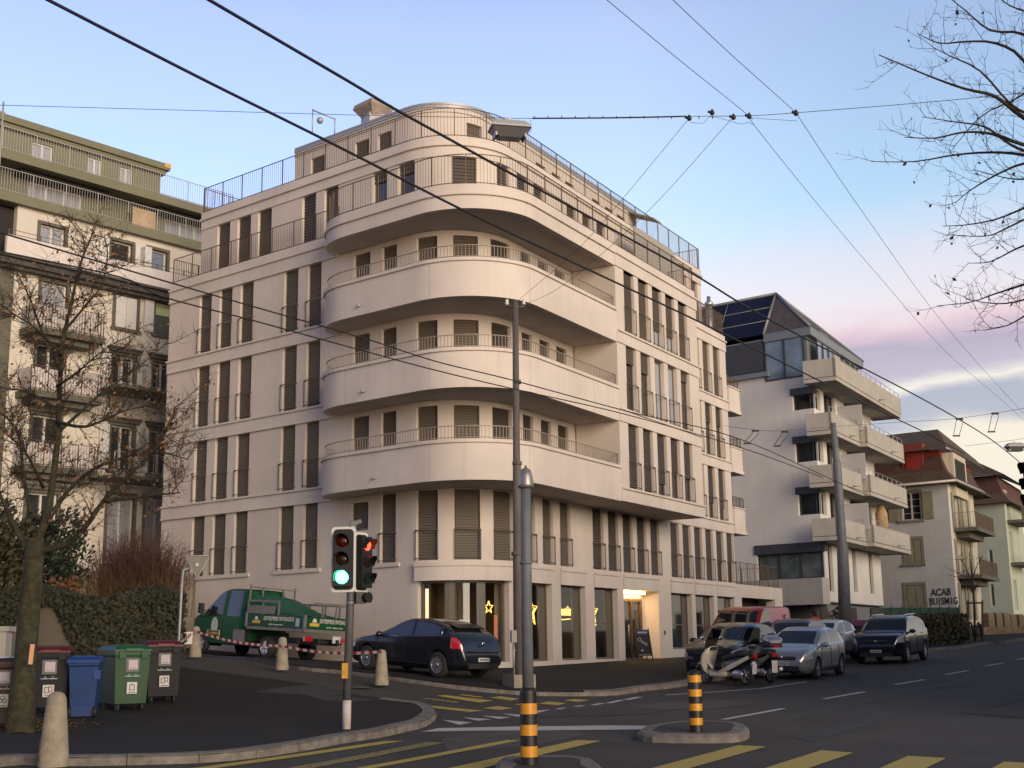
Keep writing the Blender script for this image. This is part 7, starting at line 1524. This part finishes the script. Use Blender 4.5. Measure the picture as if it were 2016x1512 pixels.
wire([atD(x, y, 24.5) for x, y in [(1048, 233), (1200, 232), (1352, 229)]], .015, 'thick cable lashed to the span wire right of the street lamp')
b = MB()
for k in range(14): q = atD(1052 + k * 27, 231, 24.45); b.box(tuple(q), (.02, .02, .05))
tag(b.build('cable_clamp', M_wire), 'small clamps along the lashed cable beside the street lamp', 'clamp')
wire([atD(1044, 236, 24.5), atD(1046, 250, 24.5), atD(1043, 262, 24.5), atD(1036, 266, 24.5)], .005, 'short lead from the span wire into the street lamp', M_wire2)
wire([atD(1195, 0, 17), atD(1330, 112, 20), atD(1475, 229, 24.5), atD(1486, 248, 25), atD(1600, 390, 32), atD(1720, 532, 40), atD(1860, 690, 50), atD(1975, 790, 60), atD(2040, 850, 66)], .006, 'thin wire falling diagonally to the right, left one of the pair', M_wire2, 'diagonal contact wires')
wire([atD(1325, 0, 17), atD(1440, 108, 20), atD(1567, 222, 24.5), atD(1576, 236, 25), atD(1700, 420, 33), atD(1860, 640, 45), atD(2016, 815, 58), atD(2060, 860, 62)], .006, 'thin wire falling diagonally to the right, right one of the pair', M_wire2, 'diagonal contact wires')
D1 = math.hypot(*gnd(1022, 1352, KERB).xy)
wire([atD(1354, 236, 24.5), atD(1224.5, 393, 27.5), atD(1145, 483, 29.5), atD(1074, 546, 31.5), atD(1017, 594, D1)], .005, 'thin stay wire from the stepped pole top to the left insulator on the span', M_wire2, 'stay wires of the stepped pole'); wire([atD(1440, 234, 24.5), atD(1269.5, 422, 27.5), atD(1108, 562, 31), atD(1024, 602, D1)], .005, 'thin stay wire from the stepped pole top to the right insulator on the span', M_wire2, 'stay wires of the stepped pole')
for i, (x, y, l) in enumerate(((1357, 233, 'black insulator at the left stay wire'), (1402, 222, 'black insulator lump on top of the span wire'), (1444, 231, 'black insulator at the right stay wire'), (1475, 229, 'black insulator at the left diagonal wire'), (1567, 223, 'black insulator at the right diagonal wire'))):
    q = atD(x, y, 24.4); b = MB(); b.ball(tuple(q), (.05, .05, .055), 10, 7); b.ball((q.x, q.y, q.z + .05), (.025, .025, .03), 8, 5); b.ball((q.x - .06, q.y, q.z + .02), (.03, .03, .03), 8, 5); tag(b.build('insulator', M_wire), l, 'insulator', 'insulators on the span wire')
wire([atD(1360, 241, 24.4), atD(1385, 242, 24.4), atD(1398, 230, 24.4), atD(1430, 236, 24.4), atD(1458, 244, 24.4), atD(1472, 241, 24.4), atD(1485, 246, 24.4)], .004, 'slack jumper lead dangling under the insulators', M_wire2); wire([atD(1480, 232, 24.4), atD(1520, 235, 24.4), atD(1570, 238, 24.4)], .004, 'slack jumper lead between the two diagonal wires', M_wire2)
wire([atD(1425, 838, 34), atD(1485, 846, 35), atD(1545, 848, 36), atD(1640, 840, 46), atD(1760, 832, 40), atD(1890, 823, 38), atD(2040, 800, 36)], .006, 'second span wire with pairs of hangers in front of the white building', M_wire2)
wire([atD(1900, 878, 60), atD(1998, 866, 60), atD(2060, 855, 60)], .008, 'far span wire carrying the small street lamp', M_wire2)
for i, (x, y, x2, y2, D_, l) in enumerate(((1487, 850, 1471, 873, 35, 'trolley wire hanger left in front of the garage wing'), (1545, 852, 1530, 878, 36, 'trolley wire hanger right in front of the white wall'), (1889, 827, 1883, 858, 38, 'trolley wire hanger in the sky above the tiled roofs, left'), (1959, 816, 1952, 850, 37, 'trolley wire hanger in the sky above the tiled roofs, right'))):
    b = MB()
    for dx in (-7, 7): b.tube([atD(x + dx * .7, y, D_), atD(x + dx, y + 4, D_), atD(x2 + dx * .8, y2 - 2, D_)], .008, 5)
    q = atD(x, y - 2, D_); b.box(tuple(q), (.19, .05, .05)); q = atD(x2, y2, D_); b.box(tuple(q), (.19, .05, .035)); tag(b.build('wire_hanger', M_wire), l, 'wire hanger', 'hangers of the trolley wires')
# ---------------------------------------------------------------- bins
def stickerset(par, W_, H, y, icon, dark=False):
    M_st = mat('white_sticker', (.52, .50, .50), .6); M_ink = mat('sticker_ink', (.03, .03, .03), .7)
    b = MB(); b.box((.0, y - .004, H * .74), (.26, .008, .26)); p = b.build('label_frame', mat('label_frame_grey', (.12, .12, .125), .6), par, world=False); b = MB(); b.box((.01, y - .010, H * .745), (.18, .008, .18)); b.build('label_paper', mat('lilac_paper', (.45, .40, .44), .7), p, world=False)
    b = MB()
    for k in range(3): b.box((-.04 + k * .045, y - .016, H * .745 - .065), (.02, .004, .014))
    b.build('label_print', M_ink, p, world=False)
    b = MB(); b.box((.0, y - .006, H * .565), (.30, .006, .018)); 
    for k in range(5): b.box((-.13 + k * .065, y - .006, H * .565 + .03 * (k % 2)), (.03, .006, .016))
    b.build('bin_lettering', mat('pale_bin_print', (.32, .38, .42), .6), par, world=False)
    b = MB(); b.box((.0, y - .006, H * .38), (.20, .008, .22)); s = b.build('icon_sticker', M_st, par, world=False); b = MB()
    if icon == 'paper':
        for dx, dz, w_, h_ in ((-.03, 0, .07, .10), (.035, .02, .06, .08)):
            for ex, ez, ww, hh in ((0, h_ / 2, w_, .012), (0, -h_ / 2, w_, .012), (-w_ / 2, 0, .012, h_), (w_ / 2, 0, .012, h_)): b.box((dx + ex, y - .013, H * .38 + .015 + dz + ez), (ww, .006, hh))
    elif icon == 'bag':
        for ex, ez, ww, hh in ((0, -.05, .09, .012), (-.045, -.01, .012, .09), (.045, -.01, .012, .09), (-.025, .045, .05, .012), (.025, .045, .05, .012), (0, .06, .012, .04)): b.box((ex, y - .013, H * .38 + ez + .01), (ww, .006, hh))
    else:
        for ex, ez in ((-.035, 0), (.04, 0), (0, .05)): b.lathe((ex, y - .010, H * .38 + ez), [(.028, 0), (.038, 0), (.038, .006), (.028, .006)], 12, (0, -1, 0), cap=False)
    b.box((0, y - .013, H * .38 - .085), (.14, .006, .012)); b.build('icon_print', M_ink, s, world=False)
def container(px_, py_, D, rz, bodyc, lidc, label, icon, W_=.72, Lb=.92, H=1.15, sticker=True):
    q = atD(px_, py_, D); z = gz(q.x, q.y) + KERB; t = thing('wheeled_bin', label, 'bin', (q.x, q.y, z), rz, 'wheeled bins behind the tree')
    def ring(sx, y0, y1, h): return [(-sx, y0, h), (sx, y0, h), (sx, y1, h), (-sx, y1, h)]
    w2 = W_ / 2; b = MB(); b.loft([ring(w2 * .86, .06, Lb - .06, .16), ring(w2 * .97, .01, Lb - .02, H - .16), ring(w2, .0, Lb, H - .12), ring(w2, 0, Lb, H - .04)], True, False); b.box((-w2 * .62, -.02, H - .12), (.13, .05, .12)); b.box((w2 * .62, -.02, H - .12), (.13, .05, .12)); b.build('bin_body', bodyc, t, world=False)
    b = MB(); b.loft([ring(w2 * 1.03, -.03, Lb + .02, H - .05), ring(w2 * 1.03, -.03, Lb + .02, H - .015), ring(w2 * .9, .06, Lb - .04, H + .055), ring(w2 * .55, .2, Lb - .12, H + .085)], True, False); b.box((0, -.035, H - .02), (.34, .05, .05)); b.build('bin_lid', lidc, t, world=False)
    for sx in (-1, 1):
        for y in (.14, Lb - .14): b = MB(); b.lathe((sx * w2 * .66 - .02, y, .09), [(.09, 0), (.09, .045)], 14, (1, 0, 0)); b.box((sx * w2 * .66, y + .02, .15), (.05, .1, .07)); b.build('castor', M_trim, t, world=False)
    if sticker: stickerset(t, W_, H, .012, icon)
    return t
M_bing = mat('grey_bin_plastic', (.012, .013, .016), .6, var=.1, spec=.3); M_binr = mat('wine_red_lid', (.085, .009, .014), .45, var=.15, scale=3); M_bingr = mat('green_bin_plastic', (.006, .050, .014), .5, var=.1); M_bingl = mat('green_lid', (.010, .075, .030), .45, var=.15, scale=3)
container(322, 1378, 28.2, R(30), M_bing, M_binr, 'grey bin with wine-red lid between the green bin and the sign post', 'paper', .70, .9, 1.20)
container(258, 1394, 26.9, R(34), M_bingr, M_bingl, 'large green bin with green lid between the blue bin and a grey bin', 'bag', .70, 1.1, 1.20)
container(93, 1396, 26.3, R(14), M_bing, M_binr, 'grey bin with wine-red lid between the tree trunk and the blue bin', 'paper', .70, .9, 1.20)
def small_bin(px_, py_, D, rz, m_, m2, label, H=1.05, W_=.56, sticker=False):
    q = atD(px_, py_, D); z = gz(q.x, q.y) + KERB; t = thing('wheeled_bin', label, 'bin', (q.x, q.y, z), rz, 'wheeled bins behind the tree'); w2 = W_ / 2
    def ring(sx, y0, y1, h): return [(-sx, y0, h), (sx, y0, h), (sx, y1, h), (-sx, y1, h)]
    b = MB(); b.loft([ring(w2 * .74, .05, .48, .02), ring(w2 * .78, .05, .48, .2), ring(w2 * .93, .0, .55, H - .14), ring(w2 * .98, -.02, .58, H - .10), ring(w2 * .98, -.02, .58, H - .05)], True, False); b.build('bin_body', m_, t, world=False)
    b = MB(); b.loft([ring(w2 * 1.06, -.06, .62, H - .06), ring(w2 * 1.06, -.06, .62, H - .01), ring(w2 * .92, .02, .54, H + .05), ring(w2 * .5, .12, .4, H + .07)], True, False); b.box((w2 * .9, .0, H - .28), (.12, .05, .16)) if not sticker else None; b.build('bin_lid', m2, t, world=False)
    for s in (-1, 1): b = MB(); b.lathe((s * w2 * .80 - .02, .06, .10), [(.10, 0), (.10, .05)], 16, (1, 0, 0)); b.build('bin_wheel', M_trim, t, world=False)
    if sticker: stickerset(t, W_, H, -.0, 'bio')
    return t
small_bin(160, 1410, 26.0, R(8), mat('blue_bin_plastic', (.005, .034, .14), .5, var=.1), mat('blue_lid', (.012, .045, .20), .4, var=.1), 'small blue bin in the middle of the row')
bb_ = small_bin(2, 1416, 24.9, R(12), mat('brown_bin_plastic', (.045, .020, .010), .55, var=.1), mat('brown_lid', (.045, .022, .016), .5), 'brown bin cut off by the left edge, left of the tree trunk', 1.08, .58, True)
b = MB(); b.box((-.05, .2, 1.145), (.34, .30, .03), .2); b.build('paper_on_lid', mat('blueish_paper', (.45, .50, .60), .8), bb_, world=False)
# white street cabinet with scribbles, tree tag
q = atD(8, 1300, 25.8); z = gz(q.x, q.y) + KERB; t = thing('street_cabinet', 'white street cabinet with black scribbles at the left edge', 'cabinet', (q.x - .18, q.y, z), .08); b = MB(); b.box((-.12, 0, .78), (.72, .36, 1.56)); b.build('cabinet_body', mat('off_white_cabinet', (.46, .44, .40), .6, var=.08, scale=2), t, world=False); b = MB(); b.box((-.12, 0, 1.60), (.82, .44, .09)); b.build('cabinet_roof', mat('off_white_cabinet', (.46, .44, .40)), t, world=False)
b = MB(); b.box((-.12, -.185, .80), (.60, .012, 1.38)); b.build('cabinet_door', mat('off_white_cabinet', (.46, .44, .40)), t, world=False)
b = MB(); y = -.198; b.tube([(.02, y, 1.36), (.14, y, 1.37)], .014, 5); b.tube([(.0, y, 1.20), (.06, y, 1.24), (.02, y, 1.15), (.09, y, 1.17), (.03, y, 1.07), (.10, y, 1.10), (.06, y, 1.0), (.0, y, 1.0)], .013, 5); b.build('scribble', M_spray, t, world=False)
q = atD(62, 1288, 23.75); b = MB(); b.box(tuple(q), (.07, .02, .33), .1, Matrix.Rotation(.06, 3, 'Y')); tag(b.build('trunk_marker', mat('pale_orange_plate', (.62, .34, .20), .6)), 'pale orange marker strip on the trunk of the bare tree', 'marker')
# big dark container with red lid up the street
q = behind(1681, 1262, 57); t = thing('waste_container', 'large dark waste container with wine-red lid behind the white car', 'bin', (q[0], q[1], gz(q[0], q[1]) + KERB), math.atan2(dR.y, dR.x) - .5); b = MB(); b.loft([[(-.72, -.4, .2), (.72, -.4, .2), (.72, .4, .2), (-.72, .4, .2)], [(-.8, -.5, 1.15), (.8, -.5, 1.15), (.8, .5, 1.15), (-.8, .5, 1.15)]], True, False); b.build('bin_body', M_bing, t, world=False); b = MB(); b.loft([[(-.84, -.54, 1.15), (.84, -.54, 1.15), (.84, .54, 1.15), (-.84, .54, 1.15)], [(-.80, -.30, 1.38), (.80, -.30, 1.38), (.80, .5, 1.42), (-.80, .5, 1.42)]], True, False); b.build('bin_lid', M_binr, t, world=False)
# chalkboard at the entrance
q = PR(8.95, -1.35); z = gz(q.x, q.y) + KERB; t = thing('chalkboard_sign', 'A-frame chalkboard sign with blue header at the lit entrance', 'sign', (q.x, q.y, z), math.atan2(dR.y, dR.x) - .62); M_wd = mat('dark_wood_frame', (.05, .03, .02), .7)
Tm = Matrix.Rotation(.22, 3, 'X') @ Matrix.Identity(3); b = MB()
for s in (-1, 1): b.tube([(s * .34, -.02, 0), (s * .31, .22, 1.22)], .024, 6); b.tube([(s * .34, .46, 0), (s * .31, .22, 1.22)], .020, 6)
b.build('sign_frame', M_wd, t, world=False)
def brd(x, z, o=0.0): return (x, -.02 + .24 * z / 1.22 - .012 - o, z)
b = MB(); b.add([brd(-.30, .16), brd(.30, .16), brd(.29, 1.18), brd(-.29, 1.18), (-.30, .03, .16), (.30, .03, .16), (.29, .24, 1.18), (-.29, .24, 1.18)], [(0, 1, 2, 3), (4, 7, 6, 5), (0, 3, 7, 4), (1, 5, 6, 2), (3, 2, 6, 7), (0, 4, 5, 1)]); bd = b.build('board', mat('black_chalkboard', (.012, .013, .015), .8), t, world=False)
b = MB(); b.extr([brd(-.24, 1.0, .008), brd(.24, 1.0, .008), brd(.24, 1.14, .008), brd(-.24, 1.14, .008)], (0, -.006, 0)); b.build('sign_header', mat('blue_enamel', (.02, .03, .16), .4), bd, world=False)
M_ch = mat('chalk_white', (.38, .38, .34), .9); lettering('header_lettering', 'BIENVENUE', .075, brd(0, 1.07, .02), (1, 0, 0), (0, .19, 1), mat('white_lettering', (.6, .55, .55)), bd, local=True, width=.40); lettering('chalk_lettering', 'Ouvert', .23, brd(.02, .68, .012), (1, 0, -.55), (.55, .19, 1), M_ch, bd, local=True, shear=.2)
b = MB()
for k in range(8): b.extr([brd(-.26 + k * .068, .19, .008), brd(-.26 + k * .068 + .04, .19, .008), brd(-.26 + k * .068 + .04, .22, .008), brd(-.26 + k * .068, .22, .008)], (0, -.004, 0))
b.ball(brd(-.10, .38, .004), (.06, .01, .035), 10, 6); b.build('chalk_drawing', M_ch, bd, world=False)
mh = gnd(702, 1354).xy; b = MB(); b.lathe((mh.x, mh.y, gz(mh.x, mh.y) + .004), [(.34, 0), (.34, .008), (.30, .010), (.001, .010)], 24, cap=False); tag(b.build('manhole_cover', mat('worn_iron_cover', (.085, .08, .075), .6, var=.3, scale=14)), 'round iron manhole cover in the side street behind the traffic light', 'manhole cover')
# ---------------------------------------------------------------- people behind the parked cars
def person(px_, D, label, jacket, hair, cap, face_az):
    q = atD(px_, 1280, D); z = gz(q.x, q.y) + KERB; t = thing('person', label, 'person', (q.x, q.y, z), face_az)
    def skin(name, nodes, edges, m_, lv=2):
        me = bpy.data.meshes.new(name); me.from_pydata([n_[0] for n_ in nodes], edges, []); o = bpy.data.objects.new(name, me); COL.objects.link(o)
        md = o.modifiers.new('s', 'SKIN'); md.use_smooth_shade = True
        for i, n_ in enumerate(nodes): me.skin_vertices[0].data[i].radius = n_[1] if isinstance(n_[1], tuple) else (n_[1], n_[1])
        me.skin_vertices[0].data[0].use_root = True; sb = o.modifiers.new('b', 'SUBSURF'); sb.levels = lv; sb.render_levels = lv
        dg = bpy.context.evaluated_depsgraph_get(); m2 = bpy.data.meshes.new_from_object(o.evaluated_get(dg)); bpy.data.objects.remove(o); m2.materials.clear(); m2.materials.append(m_); m2.polygons.foreach_set('use_smooth', np.ones(len(m2.polygons), dtype=bool)); n2 = bpy.data.objects.new(name, m2); COL.objects.link(n2); n2.parent = t; return n2
    nd = [((0, 0, .95), (.15, .11)), ((0, 0, 1.15), (.14, .10)), ((0, 0, 1.38), (.17, .11)), ((0, 0, 1.50), (.06, .06)), ((0, .01, 1.56), (.06, .065)), ((0, .02, 1.64), (.085, .10)), ((0, .01, 1.72), (.07, .085))]; ed = [(0, 1), (1, 2), (2, 3), (3, 4), (4, 5), (5, 6)]
    for s in (-1, 1):
        k = len(nd); nd += [((s * .19, 0, 1.41), .058), ((s * .24, -.02, 1.14), .045), ((s * .23, .07, .90), .035), ((s * .225, .10, .82), (.04, .02)), ((s * .10, 0, .86), .085), ((s * .10, .02, .48), .06), ((s * .10, -.02, .10), .042), ((s * .10, .13, .05), .04)]
        ed += [(2, k), (k, k + 1), (k + 1, k + 2), (k + 2, k + 3), (0, k + 4), (k + 4, k + 5), (k + 5, k + 6), (k + 6, k + 7)]
        for f_ in range(5):
            j = len(nd); bx = s * (.20 + .0) + (f_ - 2) * .016; nd += [((bx, .105 if f_ else .135, .79), .009), ((bx + s * .004, .115 if f_ else .16, .745 - .01 * (2 - abs(f_ - 2))), .008)]; ed += [(k + 3, j), (j, j + 1)]
    skin('body', nd, ed, mat('skin', (.38, .23, .16), .6))
    jn = [((0, 0, .98), (.19, .15)), ((0, 0, 1.2), (.185, .145)), ((0, 0, 1.38), (.20, .14)), ((0, -.01, 1.56), (.115, .125))]; je = [(0, 1), (1, 2), (2, 3)]
    for s in (-1, 1): k = len(jn); jn += [((s * .205, 0, 1.41), .08), ((s * .25, -.02, 1.14), .065), ((s * .235, .065, .92), .052)]; je += [(2, k), (k, k + 1), (k + 1, k + 2)]
    skin('jacket', jn, je, jacket); tn = [((0, 0, .98), (.16, .125))]; te = []
    for s in (-1, 1): k = len(tn); tn += [((s * .10, 0, .84), .10), ((s * .10, .02, .48), .075), ((s * .10, -.02, .10), .062)]; te += [(0, k), (k, k + 1), (k + 1, k + 2)]
    skin('trousers', tn, te, mat('dark_trousers', (.02, .02, .025), .9))
    b = MB(); b.ball((0, -.01, 1.715), (.098, .118, .105), 14, 10); b.ball((0, -.05, 1.65), (.09, .08, .10), 12, 8); b.build('hair', hair, t, world=False)
    if cap: b = MB(); b.lathe((0, .005, 1.70), [(.108, 0), (.112, .04), (.09, .10), (.04, .13), (.001, .135)], 14, cap=False); b.box((0, .13, 1.715), (.14, .12, .012)); b.build('cap', mat('dark_cap', (.012, .012, .014), .9), t, world=False)
    b = MB(); b.ball((0, .125, 1.64), (.014, .022, .022), 8, 6); b.build('nose', mat('skin', (.38, .23, .16)), t, world=False)
    for s in (-1, 1): b = MB(); b.ball((s * .034, .108, 1.665), (.014, .008, .008), 8, 5); b.build('eye', M_trim, t, world=False); b = MB(); b.ball((s * .088, .0, 1.645), (.014, .025, .034), 8, 6); b.build('ear', mat('skin', (.38, .23, .16)), t, world=False)
    b = MB(); b.ball((0, .112, 1.598), (.026, .006, .006), 8, 5); b.build('mouth', mat('lip', (.3, .12, .1), .6), t, world=False); return t
person(1607, 51.0, 'person in red jacket with dark hair seen above the white car roof', mat('bright_red_jacket', (.50, .025, .02), .8), mat('black_hair', (.008, .007, .007), .8), False, .2)
person(1555, 50.5, 'person in dark cap and grey coat half hidden behind the dark red car', mat('grey_coat', (.14, .14, .145), .9), mat('black_hair', (.008, .007, .007), .8), True, .4)
